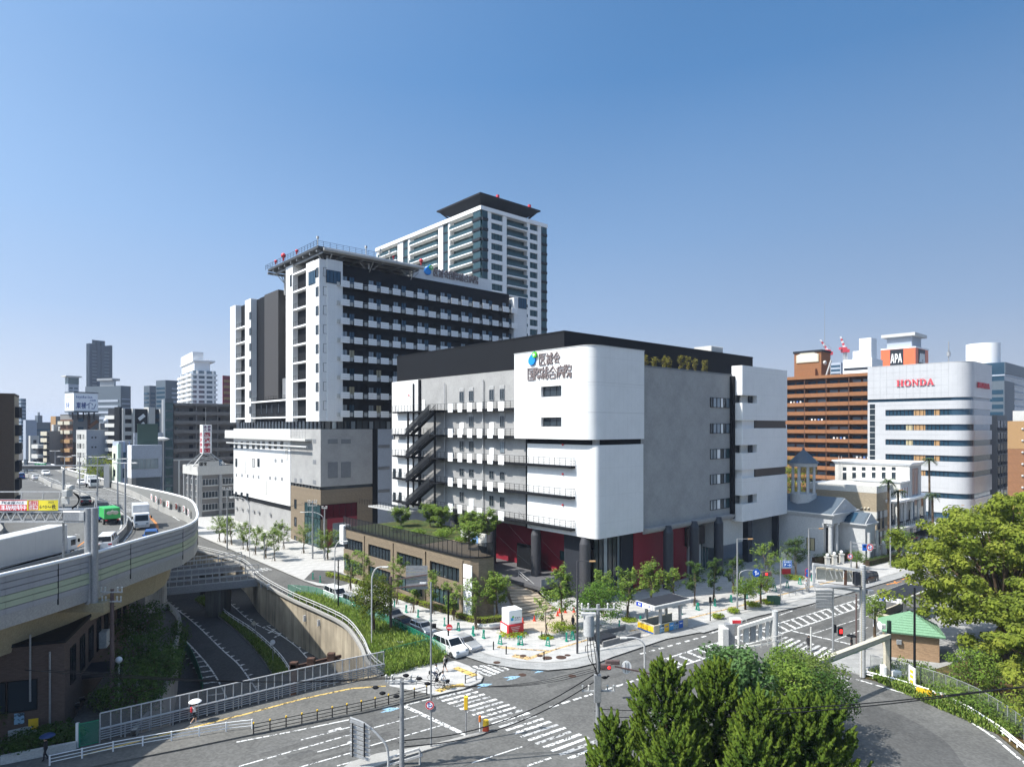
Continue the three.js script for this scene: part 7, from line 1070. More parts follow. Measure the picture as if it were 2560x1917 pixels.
palm('palm with a tall bare trunk before the columned hall',P3(atD(S7u(888),S7v(1500),128),0),15.4);palm('palm beside the tall one, with a shorter trunk',P3(atD(S7u(955),S7v(1500),129),0),13.2);palm('palm seen behind the colonnade roof',P3(atD(S7u(1170),S7v(1400),150),0),18.5);palm('low palm at the right end of the colonnade',P3(atD(S7u(1192),S7v(1400),140),0),11.4);
roundTree('tree in the gap between the clinic and the white hall',P3(atD(S7u(212),S7v(1200),165),0),19,4.6,{pal:CAMPHOR,puffs:40,per:50,leaf:.4,sy:1.5});hedge('hedge on the roof terrace of the white hall',atD(S7u(265),S7v(1055),160),atD(S7u(395),S7v(1050),158),2,3.4,CAMPHOR);
roundTree('yellowish green tree behind the expressway barrier',P3(atD(...SE(1110,420),185),0),19,6.5,{pal:CAMPHOR,puffs:40,per:60,leaf:.5});
// clipped street tree and weeds of the verge
roundTree('clipped bushy evergreen in the weeds of the verge, beside the lamp post',P3(g(S8(1055,1005)),.02),8.3,2.4,{pal:[[.061,.094,.011],[.127,.165,.022],[.198,.231,.033]],puffs:60,per:90,leaf:.24,sy:1.35});
{
const L=new Leaves(),inside=(x,z)=>{let c=false;for(let i=0,j=verge.length-1;i<verge.length;j=i++){const a=verge[i],b=verge[j];if((a.z>z)!==(b.z>z)&&x<(b.x-a.x)*(z-a.z)/(b.z-a.z)+a.x)c=!c;}return c;};
let n=0;while(n<5200){const x=R(-33,-4),z=R(-104,-66);if(!inside(x,z))continue;n++;const hh=(z>-76?R(.9,1.9):R(.5,1.3))*(fbm(x/40,z/40,9,2)+.55),t=rnd()*.5+fbm(x/30+.3,z/30,7,2)*.6;for(let k=0;k<9;k++){const s=k/9;L.leaf(x+R(-.25,.25)*(.4+s),hh*s+.1,z+R(-.25,.25)*(.4+s),R(.2,.42),R(-1,1),.6,R(-1,1),mixC(WEED,Math.min(1,t+R(-.2,.2))),V3(R(-.5,.5),1,R(-.5,.5)),.3);}}
const o=part(scene,'weeds',L.geo(),M.leaf);tag(o,'tall green weeds filling the verge behind the retaining wall',null,null,'stuff');
const G2=new Leaves();for(let i=0;i<3600;i++){const t=rnd()*19.99,k=Math.floor(t),a=medianL[k].clone().lerp(medianL[k+1],t-k),b=medianR[k].clone().lerp(medianR[k+1],t-k),p=a.lerp(b,R(.08,.92)),hh=R(.2,.8);for(let q=0;q<3;q++)G2.leaf(p.x+R(-.2,.2),p.y+.25+hh*q/3,p.z+R(-.2,.2),R(.2,.4),R(-1,1),.6,R(-1,1),mixC(WEED,rnd()),V3(R(-.5,.5),1,R(-.5,.5)),.3);}tag(part(scene,'median_grass',G2.geo(),M.leaf),'weeds on the median of the sunken road',null,null,'stuff');
const G3=new Leaves();for(let i=0;i<7000;i++){const t=rnd(),q=g(SD(lerp(1170,2100,t),lerp(1010,1420,t))),d=Math.pow(rnd(),2)*9,x=q.x+d*.7+.5,z=q.z-d*.5-.2+0;const hh=R(.1,.6);for(let k=0;k<2;k++)G3.leaf(x+R(-.2,.2),.15+hh*k,z+R(-.2,.2),R(.15,.4),R(-1,1),.8,R(-1,1),mixC(WEED,rnd()),V3(R(-.5,.5),1,R(-.5,.5)),.35);}tag(part(scene,'undergrowth',G3.geo(),M.leaf),'low undergrowth along the fence of the park',null,null,'stuff');
}
// shaded alley on the left
[[930,810,6.6,2.6,'dark tree in the shaded alley, behind the lamp posts'],[960,1010,6.2,3.0,'broad dark tree in the middle of the shaded alley'],[910,1180,4.6,2.6,'dark spreading bush tree next to the bridge railing in the alley'],[1040,1060,5,2.2,'dark tree against the trench wall in the alley']].forEach(([x,y,h,r,l])=>roundTree(l,P3(g(S2(x,y+120)),0),h,r,{pal:DEEP,puffs:36,per:70,leaf:.26}));
[[690,1270,1.5,2.6,'pale leaved shrub at the end of the bridge railing'],[380,1420,1.3,1.2,'shrub over the white block wall'],[60,1560,1.8,1.7,'dark hedge shrub at the lower left corner'],[150,1560,1.8,1.6,'dark hedge shrub left of the person with the blue umbrella'],[240,1520,1.8,1.7,'dark hedge shrub behind the person with the blue umbrella'],[330,1510,1.6,1.6,'dark hedge shrub right of the person with the blue umbrella'],[420,1500,1.6,1.5,'dark hedge shrub before the green mesh gate'],[480,1490,1.2,1.4,'small dark shrub against the white gate post']].forEach(([x,y,r,h,l])=>shrub(l,P3(g(S2(x,y)),0),r,h,DEEP));
{const o=thing('ivy','thick ivy hanging over the top of the trench wall','climber'),L=new Leaves();for(let i=0;i<24;i++){const p=wallL[Math.round(lerp(9,17,i/23))];L.puff(p.x+R(-.4,1),R(-2.2,1.6),p.z+R(-.6,.6),R(.7,1.3),120,.26,DEEP,1.1);}L.build('foliage',o);new MB().rod(V3(wallL[13].x,-2,wallL[13].z),V3(wallL[13].x-.3,1,wallL[13].z),.06).build('stem',M.bark,o);}
palm('small palm at the lower left corner beside the white clock wall',P3(g(S2(20,1440)),0),2.6);
// ---------------------------------------------------------------- vehicles: nose along +x
const wheelG=()=>shared('tyre',()=>new MB().add(new THREE.CylinderGeometry(1,1,.62,20).rotateX(PI/2)).geo()),rimG=()=>shared('rim',()=>new MB().add(new THREE.CylinderGeometry(.62,.62,.66,12).rotateX(PI/2)).geo());
const wheel=(t,x,z,r)=>{const w=part(t,'wheel',wheelG(),M.rubber);w.position.set(x,r,z);w.scale.setScalar(r);part(w,'rim',rimG(),M.chrome);};
function frustum(a0,a1,b0,b1,y0,y1,w0,w1){const m=new MB(),c=[[a0,w0],[a1,w0],[a1,-w0],[a0,-w0]],d=[[b0,w1],[b1,w1],[b1,-w1],[b0,-w1]];for(let i=0;i<4;i++){const j=(i+1)%4;m.quad(V3(c[i][0],y0,c[i][1]),V3(c[j][0],y0,c[j][1]),V3(d[j][0],y1,d[j][1]),V3(d[i][0],y1,d[i][1]));}m.quad(...d.map(([x,z])=>V3(x,y1,z)));return m;}
const KIND={
sedan:[4.5,.86,1.46,.92,-1.85,1.05,-1.15,.25,.86,.31],hatch:[3.9,.83,1.52,.95,-1.85,1.15,-1.55,.4,.9,.3],suv:[4.4,.9,1.7,1.05,-2.1,1.1,-1.8,.4,1.02,.36],van:[4.7,.87,1.95,1.12,-2.25,1.95,-2.15,1.25,1.1,.33],kei:[3.4,.73,1.85,1.02,-1.62,1.35,-1.55,.8,1.0,.28],minivan:[4.9,.92,1.92,1.1,-2.3,1.5,-2.15,.7,1.06,.34],
};
function car(kind,label,pos,dir,paint,group){
const[L,W,H,yb,g0,g1,r0,r1,hb,wr]=KIND[kind],t=thing(kind.includes('van')||kind==='kei'?'van':'car',label,kind.includes('van')||kind==='kei'?'van':'car',pos,Math.atan2(-dir.z,dir.x),group),l=L/2;
part(t,'body',shared('body'+kind,()=>{const s=new THREE.Shape();s.moveTo(-l+.12,.24);s.lineTo(-l+.02,.5);s.lineTo(-l+.08,yb-.06);s.lineTo(g0,yb+.02);s.lineTo(g1,yb+.02);s.lineTo(l-.5,hb-.1);s.quadraticCurveTo(l-.05,hb-.2,l,.55);s.lineTo(l-.08,.24);s.lineTo(l*.62+wr*1.15,.24);s.absarc(l*.62,.27,wr*1.15,0,PI,false);s.lineTo(-l*.62+wr*1.15,.24);s.absarc(-l*.62,.27,wr*1.15,0,PI,false);s.closePath();return new MB().prism(s,W*2-.16,new THREE.Matrix4().makeTranslation(0,0,-W+.08),.08).geo();}),paint);
part(t,'windows',shared('glz'+kind,()=>frustum(g0,g1,r0,r1,yb,H-.05,W-.05,W-.17).geo()),M.carGlass??=mat('carGlass',[.012,.016,.02],.05,{metalness:.1}));
part(t,'roof',shared('roof'+kind,()=>{const m=frustum(r0-.04,r1+.06,r0+.08,r1-.06,H-.09,H,W-.14,W-.24),P=(x,z,y)=>V3(x,y,z);for(const z of[-1,1])for(const[a,b]of[[g0,r0],[g1,r1],[lerp(g0,g1,.46),lerp(r0,r1,.5)],[lerp(g0,g1,.76),lerp(r0,r1,.8)]])m.bar(P(a,z*(W-.06),yb),P(b,z*(W-.17),H-.05),.07);return m.geo();}),paint);
for(const x of[-1,1])for(const z of[-1,1]){wheel(t,x*l*.62,z*(W-.1),wr);part(t,x>0?'headlight':'tail_light',shared('hl'+x+kind,()=>new MB().rbox(-.1,.1,-.09,.09,-.2,.2,.03).geo()),x>0?M.glassPale:M.signRed).position.set(x*(l-.07),x>0?hb-.27:yb-.2,z*(W-.26));}
part(t,'grille',shared('gr'+kind,()=>new MB().box(l-.06,l+.02,.3,.52,-W+.25,W-.25).geo()),M.black);part(t,'plate',shared('np',()=>new MB().box(-.01,.03,0,.16,-.17,.17).geo()),kind==='kei'?M.yellow:M.whitePlain).position.set(l+.02,.36,0);
for(const z of[-1,1])part(t,'mirror',shared('mir',()=>new MB().rbox(-.08,.08,0,.16,-.1,.1,.03).geo()),paint).position.set(g1-.35,yb+.02,z*(W+.06));
return t;
}
const paints={white:mat('carWhite',[.72,.72,.71],.22),silver:mat('carSilver',[.40,.41,.42],.3,{metalness:.5}),grey:mat('carGrey',[.12,.125,.135],.28,{metalness:.4}),black:mat('carBlack',[.012,.012,.014],.15),blue:mat('carBlue',[.02,.08,.25],.25)};
const toUs=cB.clone().negate();
[['van','white high roofed van, farthest in the queue of the side street',752,690,'white'],['kei','small silver box van behind the clipped evergreen',885,750,'silver'],['suv','dark grey car behind the brown sign post',1205,865,'grey'],['sedan','black car with a bluish windscreen behind the green fence',1300,925,'black'],['hatch','silver small car with a yellow plate in the lay-by',1440,955,'silver'],['minivan','large white people carrier at the stop line of the side street',1655,1110,'white'],['sedan','silver saloon beside the large white people carrier',1778,1075,'silver']].forEach(([k,l,x,y,c])=>car(k,l,P3(g(S8(x,y)),.01),toUs,paints[c],'cars in the side street'));
const aDir=hB[2].clone().sub(hB[0]).normalize();
car('suv','black car on the avenue half hidden by the lattice pole',P3(g(SD(1205,398)),.01),aDir.clone().negate(),paints.black);car('sedan','white car under the camphor tree by the far subway shelter',P3(g(SD(1500,640)),.02),aDir,paints.white);
const roadDir=(p,sgn)=>{const i=outer.reduce((k,q,j)=>(q.distanceToSquared(P3(p,0))<outer[k].distanceToSquared(P3(p,0))?j:k),2),d=outer[Math.min(i+1,outer.length-1)].clone().sub(outer[Math.max(0,i-1)]).normalize();return d.multiplyScalar(sgn);};
const onDeck=(x,y)=>g(SE(x,y),DY+.01);
[['hatch','white car following the far white lorry on the expressway',868,558,'white',-1],['sedan','white saloon heading away on the far expressway',373,505,'white',1],['suv','white and blue wagon on the far expressway',480,460,'white',-1],['suv','dark car passing the brown block on the expressway',212,495,'blue',1],['van','white van far off on the expressway, left of another',237,415,'white',-1],['van','white van far off on the expressway below the green sign',310,416,'white',-1],['suv','black car behind the camera housing on the expressway',897,768,'black',1],['sedan','black car just ahead of the green lorry',1085,830,'black',1],['van','white van seen just behind the gantry columns',1135,1240,'white',1],['hatch','blue car whose roof shows over the noise barrier',1600,1165,'blue',-1]].forEach(([k,l,x,y,c,s])=>{const p=onDeck(x,y);car(k,l,p,roadDir(p,s),paints[c],'traffic on the expressway');});
function lorry(label,pos,dir,L,hh,boxM,cabM,extra){
const t=thing('lorry',label,'lorry',pos,Math.atan2(-dir.z,dir.x)),w=1.08,c=L/2;
part(t,'cargo_box',new MB().rbox(-c,c-1.9,.95,hh,-w,w,.06).geo(),boxM);part(t,'door_frame',new MB().box(-c-.03,-c,1,hh-.06,-.03,.03).box(-c-.03,-c,1,hh-.06,-w,-w+.08).box(-c-.03,-c,1,hh-.06,w-.08,w).geo(),M.steel);
const s=new THREE.Shape([[-.85,.5],[.85,.5],[.85,1.2],[.62,2.25],[-.85,2.3]].map((p)=>new THREE.Vector2(...p)));const cb=part(t,'cab',new MB().prism(s,1.9,new THREE.Matrix4().makeTranslation(0,0,-.95),.06).geo(),cabM);cb.position.x=c-.9;
part(cb,'windscreen',new MB().quad(V3(.93,1.3,-.85),V3(.73,2.12,-.8),V3(.73,2.12,.8),V3(.93,1.3,.85)).box(-.3,.5,1.35,2.0,-1.03,1.03).geo(),M.carGlass);part(cb,'bumper',new MB().rbox(.8,1.02,.35,.75,-.98,.98,.04).geo(),M.steelLight);for(const z of[-1,1]){part(cb,'headlight',boxG(.08,.2,.3),M.glassPale).position.set(.95,.8,z*.7);part(cb,'mirror',boxG(.1,.4,.2),M.black).position.set(.8,1.6,z*1.2);part(t,'tail_light',boxG(.06,.16,.3),M.signRed).position.set(-c-.02,.7,z*.8);}
part(t,'chassis',new MB().box(-c,c-.5,.55,.9,-.5,.5).geo(),M.black);for(const x of[c-1,-c+1.3,...(L>9?[-c+2.4,c-3.4]:[])])for(const z of[-1,1])wheel(t,x,z*(w-.18),.45);extra?.(t,c,w);return t;
}
{const p=onDeck(1490,1008);lorry('white box lorry with silver cargo box coming round the expressway bend',p,roadDir(p,-1),6.2,3.4,mat('cargo',[.60,.61,.62],.35,{map:tPanel}),paints.white);}
{const p=onDeck(972,585);lorry('white lorry far back on the expressway hatching',p,roadDir(p,-1),6,2.9,paints.white,paints.white);}
{const p=onDeck(1145,962);lorry('green tipper lorry loaded with pale sacks, seen from behind',p,roadDir(p,1),6,2.55,mat('lorryGreen',[.03,.36,.08],.45),paints.blue,(t,c,w)=>{part(t,'tailboard',new MB().box(-c-.08,-c,.95,1.7,-w,w).geo(),M.lorryGreen);part(t,'load',new MB().ball(V3(-c-.06,1.85,-.4),.42,.3,.7).ball(V3(-c-.06,1.85,.4),.45,.3,.7).ball(V3(-c-.06,1.95,0),.4,.3,.7).geo(),M.cream);});}
lorry('long white trailer lorry behind the gantry on the expressway',V3(-51.6,DY+.01,-68.6),V3(-.02,0,-1),14,3.9,mat('trailer',[.66,.65,.62],.4,{map:tPanel}),paints.white);
// ---------------------------------------------------------------- people

function person(label,pos,turn,J,c,hairLong,extra){
const B=[['neck','pelvis',.13,.145,'top'],['shL','shR',.075,.075,'top'],['hipL','hipR',.12,.12,'low'],['head','neck',.055,.06,'skin'],['headT','head',.098,.08,'skin'],...['L','R'].flatMap((s)=>[['sh'+s,'el'+s,.055,.045,'top'],['el'+s,'ha'+s,.04,.03,c.sleeve??'skin'],['hip'+s,'kn'+s,.095,.062,'low'],['kn'+s,'an'+s,.06,.042,c.shin??'low'],['an'+s,'to'+s,.045,.04,'shoe']])];
const n=72,S=1.05,mc=new MarchingCubes(n,new THREE.MeshStandardMaterial(),false,false,60000),seg=B.map(([a,b,r0,r1,k])=>[J[a],V3(J[b].x-J[a].x,J[b].y-J[a].y,J[b].z-J[a].z),r0,r1,k]),q=V3();
const dist=(x,y,z,pick)=>{let d=9,best='top',bd=9;for(const[a,e,r0,r1,k]of seg){const L2=e.lengthSq()||1e-6,t=Math.max(0,Math.min(1,((x-a.x)*e.x+(y-a.y)*e.y+(z-a.z)*e.z)/L2)),v=Math.hypot(x-a.x-e.x*t,y-a.y-e.y*t,(z-a.z-e.z*t))-lerp(r0,r1,t);if(v<bd){bd=v;best=k;}const h=Math.max(.05-Math.abs(d-v),0)/.05;d=Math.min(d,v)-h*h*.05/4;}return pick?best:d;};
for(let k=0;k<n;k++)for(let j=0;j<n;j++)for(let i=0;i<n;i++)mc.field[i+j*n+k*n*n]=-dist((i/(n/2)-1)*S,(j/(n/2)-1)*S+.92,(k/(n/2)-1)*S);
mc.isolation=0;mc.update();const cnt=mc.count,pa=new Float32Array(cnt*3),ca=new Float32Array(cnt*3);
for(let i=0;i<cnt;i++){const x=mc.positionArray[i*3]*S,y=mc.positionArray[i*3+1]*S+.92,z=mc.positionArray[i*3+2]*S;pa.set([x,y,z],i*3);ca.set(c[dist(x,y,z,true)]??c.top,i*3);}
const geo=new THREE.BufferGeometry();geo.setAttribute('position',new THREE.BufferAttribute(pa,3));geo.setAttribute('normal',new THREE.BufferAttribute(mc.normalArray.slice(0,cnt*3),3));geo.setAttribute('color',new THREE.BufferAttribute(ca,3));geo.computeVertexNormals();
const t=thing('person',label,'person',pos,turn);part(t,'body',geo,M.person??=new THREE.MeshStandardMaterial({vertexColors:true,roughness:.75,name:'person'}));
const h=J.headT;part(t,'hair',new MB().ball(V3(h.x,h.y+.035,h.z-.025),.11,1,1,1.08).geo(),col(.012,.01,.009,.6));const fc=new MB();fc.ball(V3(h.x,h.y-.03,h.z+.1),.018,.8,1.4,1.2,6);fc.build('nose',M.skin,t);part(t,'eyes',new MB().ball(V3(h.x-.035,h.y,h.z+.088),.011,1,1,1,6).ball(V3(h.x+.035,h.y,h.z+.088),.011,1,1,1,6).geo(),M.black);
extra?.(t,J);return t;
}
const walk=(st=1,arm)=>({headT:V3(0,1.62,.02),head:V3(0,1.5,.02),neck:V3(0,1.4,0),pelvis:V3(0,.95,0),shL:V3(.17,1.37,0),shR:V3(-.17,1.37,0),hipL:V3(.08,.9,0),hipR:V3(-.08,.9,0),elL:V3(.23,1.1,-.08*st),haL:V3(.22,.9,.05),elR:arm?V3(-.22,1.12,.08):V3(-.23,1.1,.1*st),haR:arm?V3(-.14,1.28,.24):V3(-.22,.92,.22*st),knL:V3(.09,.5,.16*st),anL:V3(.09,.09,.2*st),toL:V3(.09,.05,.36*st),knR:V3(-.09,.5,.04),anR:V3(-.09,.12,-.26*st),toR:V3(-.09,.05,-.14*st)});
const SK=[.50,.31,.22],BK=[.015,.015,.018],WH=[.72,.72,.72];
const faceTo=(a,b)=>Math.atan2(b.x-a.x,b.z-a.z);
const pk=(label,p,q,J,c,ex)=>{const a=P3(g(p),.155);return person(label,a,faceTo(a,g(q)),J,c,false,ex);};
const pack=(m)=>(t)=>part(t,'backpack',new MB().rbox(-.15,.15,1.02,1.42,-.28,-.12,.05).geo(),m);
pk('person walking with a black backpack, grey top and black shorts, by the weeds',SB(1620,578),SB(1400,500),walk(1),{top:[.3,.29,.26],low:BK,shin:'skin',skin:SK,shoe:BK},pack(M.black));
pk('person with a red bag and dark skirt walking under the white umbrella',[484,1812],[600,1785],walk(1,true),{top:[.6,.6,.58],low:BK,shin:'skin',skin:SK,shoe:WH},pack(M.signRed));
pk('person in black walking under the dark blue umbrella in the shade',[113,1905],[60,1917],walk(.6,true),{top:BK,low:BK,sleeve:'top',skin:SK,shoe:BK});
pk('person in a white shirt walking on the avenue pavement',SD(815,462),SD(700,500),walk(.8),{top:WH,low:[.30,.29,.27],skin:SK,shoe:BK});
pk('person crossing the avenue under a black umbrella',SD(1105,858),SD(1000,830),walk(.8,true),{top:BK,low:[.05,.06,.1],skin:SK,shoe:BK});
pk('person in dark clothes standing on the plaza beside the shrub bed',SC(905,560),SC(800,600),walk(.15),{top:BK,low:[.06,.06,.08],sleeve:'top',skin:SK,shoe:BK});
pk('person in black with a white bag standing at the crossing by the thin white post',SD(830,845),SD(900,800),walk(.15),{top:BK,low:BK,sleeve:'top',skin:SK,shoe:BK});
function umbrella(label,p,m,y=2.05){const o=thing('umbrella',label,'umbrella',P3(g(p),.155)),q=new THREE.SphereGeometry(.62,16,6,0,2*PI,0,1.05).scale(1,.62,1).translate(0,y-.42,0);part(o,'canopy',metre(q),m);part(o,'shaft',new MB().rod(V3(-.14,1.2,.0),V3(0,y,0),.012).geo(),M.black);return o;}
umbrella('open white umbrella held by the person with the red bag',[487,1810],M.whitePlain);umbrella('dark blue umbrella over the person in the shade',[117,1903],col(.01,.04,.14));umbrella('black umbrella over the person crossing the avenue',SD(1105,857),M.black);
function bicycle(label,p,turn){const o=thing('bicycle',label,'bicycle',P3(g(p),.155),turn),P=(z,y)=>V3(0,y,z);for(const z of[-.54,.54]){const w=part(o,'wheel',shared('bw',()=>new MB().add(new THREE.TorusGeometry(.32,.022,6,24).rotateY(PI/2)).geo()),M.rubber);w.position.set(0,.34,z);part(w,'spokes',shared('bs',()=>{const m=new MB();for(let i=0;i<6;i++)m.bar(V3(0,-.31*Math.cos(i*PI/6),-.31*Math.sin(i*PI/6)),V3(0,.31*Math.cos(i*PI/6),.31*Math.sin(i*PI/6)),.006);return m.geo();}),M.chrome);}new MB().bar(P(-.54,.34),P(-.08,.3),.03).bar(P(-.08,.3),P(-.2,.82),.035).bar(P(-.54,.34),P(-.18,.7),.02).bar(P(-.08,.3),P(.38,.78),.04).bar(P(-.17,.62),P(.38,.72),.03).bar(P(.54,.34),P(.36,.95),.03).build('frame',M.black,o);part(o,'saddle',new MB().rbox(-.09,.09,.84,.9,-.34,-.08,.02).geo(),M.black);part(o,'handlebar',new MB().bar(V3(-.27,1.02,.28),V3(.27,1.02,.28),.03).geo(),M.steel);part(o,'basket',new MB().rbox(-.18,.18,.72,.95,.42,.72,.02).geo(),M.black);part(o,'child_seat',new MB().rbox(-.16,.16,.74,1.02,-.72,-.4,.04).geo(),M.black);return o;}
const ride=()=>({...walk(0),headT:V3(0,1.66,.06),head:V3(0,1.54,.05),neck:V3(0,1.44,.02),pelvis:V3(0,.97,-.2),shL:V3(.17,1.4,0),shR:V3(-.17,1.4,0),elL:V3(.25,1.18,.12),elR:V3(-.25,1.18,.12),haL:V3(.22,1.04,.27),haR:V3(-.22,1.04,.27),hipL:V3(.09,.93,-.2),hipR:V3(-.09,.93,-.2),knL:V3(.1,.72,.2),anL:V3(.12,.32,.08),toL:V3(.12,.28,.22),knR:V3(-.1,.55,.14),anR:V3(-.12,.14,-.02),toR:V3(-.12,.1,.12)});
for(const[p,l,b,c]of[[SB(1598,715),'cyclist in white with grey trousers riding the nearer bicycle','black bicycle with front basket and child seat, nearer of two at the corner',{top:WH,low:[.5,.47,.42],skin:SK,shoe:BK}],[SB(1545,655),'cyclist in a white shirt and dark trousers on the farther bicycle','bicycle behind the nearer one at the corner',{top:WH,low:[.04,.05,.08],skin:SK,shoe:BK}]]){const a=P3(g(p),.155),tn=faceTo(a,g([p[0]+40,p[1]+4]));bicycle(b,p,tn);person(l,a,tn,ride(),c);}
// ---------------------------------------------------------------- street furniture
const mpp=(p)=>-g(p).z/F;
// something standing at a pixel: h from its top pixel; local x runs across the view, metres per sheet pixel in k
function stand(name,label,cat,S,x,yb,ytop,group,lift=.1){const p=S(x,yb),t=thing(name,label,cat,P3(g(p),lift),0,group),s=(S(1,0)[0]-S(0,0)[0])*mpp(p);return{t,h:tall(p,S(x,ytop)[1]),k:s,X:(xx)=>(xx-x)*s,Y:(y)=>(yb-y)*s};}
const rodP=(q,r,m=M.steel,r1=r)=>part(q.t,'post',new MB().rod(V3(0,0,0),V3(0,q.h,0),r,r1,10).geo(),m);
// lamp posts
[[SC,940,758,15,[1055,30],M.grey2,'tall dark grey street lamp at the corner in front of the clinic column'],[SD,370,590,125,[450,132],M.steel,'tall square armed street lamp rising behind the clipped round trees'],[SD,830,468,58,[905,62],M.steel,'street lamp before the chapel porch'],[SD,1355,310,-190,[1420,-180],M.steel,'street lamp before the palms of the columned hall'],[S8,1040,1110,440,[1140,440],M.steelLight,'curved grey street lamp standing in the weeds of the verge'],[S8,748,760,235,[825,232],M.steelLight,'curved grey street lamp by the white sign at the far end of the brown wing'],[S4,262,1640,1015,[80,1012],M.steelLight,'curved street lamp reaching left before the white tower base'],[S4,1030,1640,1165,[810,1165],M.steelLight,'curved street lamp reaching left before the brown tower corner'],[SC,1478,1060,630,[1320,640],M.steelLight,'curved low street lamp reaching left, behind the junipers'],[S2,920,1130,1010,[1030,1012],M.steelLight,'low curved street lamp among the dark alley trees'],[S7,1588,1420,1245,[1645,1248],M.steel,'street lamp by the right end of the company office'],[S7,1333,1440,1280,[1400,1282],M.steel,'street lamp by the left end of the company office base']].forEach(([S,x,yb,yt,[ax,ay],m,l])=>{const q=stand('street_lamp',l,'street lamp',S,x,yb,yt),A=q.X(ax),cur=/curved/.test(l);part(q.t,'post',(cur?new MB().tube([V3(0,0,0),V3(0,q.h*.7,0),V3(A*.05,q.h*.9,0),V3(A*.4,q.h*.99,0),V3(A,q.h,0)],.08,26,8):new MB().rod(V3(0,0,0),V3(0,q.h,0),.13,.1,10).bar(V3(0,q.h,0),V3(A,q.h,0),.08)).geo(),m);const w=Math.sign(A);part(q.t,'lamp_head',new MB().rbox(-.35,.35,-.1,.08,-.16,.16,.05).geo(),cur?M.offwhite:M.tan).position.set(A+w*.1,q.h-.02,0);});
[[S2,795,1260,945,'globe lamp on a white post in front of the alley trees'],[S2,868,850,725,'small globe lamp post deep in the alley'],[SD,950,300,228,'globe lamp on the pillar fence, leftmost'],[SD,995,290,218,'globe lamp on the pillar fence, second from left'],[SD,1040,282,208,'globe lamp on the pillar fence, third from left'],[SD,1270,255,155,'globe lamp on the pillar fence, right of the gate'],[SD,1310,245,147,'globe lamp on the pillar fence, rightmost']].forEach(([S,x,yb,yt,l])=>{const q=stand('globe_lamp',l,'lamp',S,x,yb,yt);S===SD?part(q.t,'pillar',new MB().box(-.35,.35,0,q.h-.5,-.35,.35).box(-.45,.45,q.h-.5,q.h-.3,-.45,.45).geo(),M.offwhite):rodP(q,.08,M.offwhite);part(q.t,'globe',new MB().ball(V3(0,q.h,0),.3,1,1,1,14).geo(),M.whitePlain);});
hedge('dark clipped hedge between the pillars of the chapel fence',P3(g(SD(860,300)),.15),P3(g(SD(1085,265)),.15),.8,2,DEEP);hedge('dark clipped hedge right of the gate pavilion',P3(g(SD(1200,300)),.15),P3(g(SD(1440,240)),.15),1.4,1.2,DEEP);
// utility poles with arms, insulators and wires
const wires=new MB(),wire=(a,b,sag=.8,r=.022)=>wires.tube([a,a.clone().lerp(b,.25).add(V3(0,-sag*.75,0)),a.clone().lerp(b,.5).add(V3(0,-sag,0)),a.clone().lerp(b,.75).add(V3(0,-sag*.75,0)),b],r,18,4);
function upole(S,x,yb,yt,l,r,arms,m=M.steel){const q=stand('utility_pole',l,'utility pole',S,x,yb,yt);part(q.t,'pole',new MB().rod(V3(0,0,0),V3(0,q.h,0),r,r*.75,14).geo(),m);for(const[dy,w,z]of arms){const a=part(q.t,'crossarm',new MB().box(-w,w,q.h-dy-.06,q.h-dy+.06,z-.05,z+.05).geo(),M.steelLight);for(const k of[-1,-.6,.6,1])part(a,'insulator',shared('ins',()=>new MB().rod(V3(0,0,0),V3(0,.32,0),.07,.05,8).ball(V3(0,.34,0),.09).geo()),M.offwhite).position.set(k*w*.95,q.h-dy+.06,z);}const b=new MB();for(let i=1;i<7;i++)b.rod(V3(-r*1.5,q.h*i/7,0),V3(r*1.5,q.h*i/7+.02,0),.03,.03,5);part(q.t,'steps',b.geo(),M.steelDark).userData.kind='stuff';return q;}
const U1=upole(SB,1278,1340,630,'thick grey utility pole with insulators standing on the refuge island',.2,[[.15,1.25,.1],[.45,1.1,-.15]]),U2=upole(SC,1105,1560,365,'tall grey utility pole with transformer, left of the junipers',.19,[[.35,1.35,.1],[6.8,1.3,.15]]),U3=upole(S2,750,1290,470,'brown utility pole in the dark alley beside the brick building',.2,[[.25,1,.1],[1.1,.9,.1]],M.brownPole);
const u4=upole(S4,915,1650,1045,'utility pole before the brown tower corner, left of two',.17,[[.3,.9,.1],[1,.9,.1]]),u5=upole(S4,1040,1665,1110,'utility pole before the brown tower corner, right of two',.15,[[.3,.5,.1]]),u6=upole(S4,30,1550,910,'utility pole left of the white tower base',.17,[[.4,.9,.1]]);upole(S4,415,1655,1410,'short pole with a yellow stay before the young trees',.12,[]);upole(S8,775,790,385,'thin dark post by the silver box van',.1,[],M.steelDark);
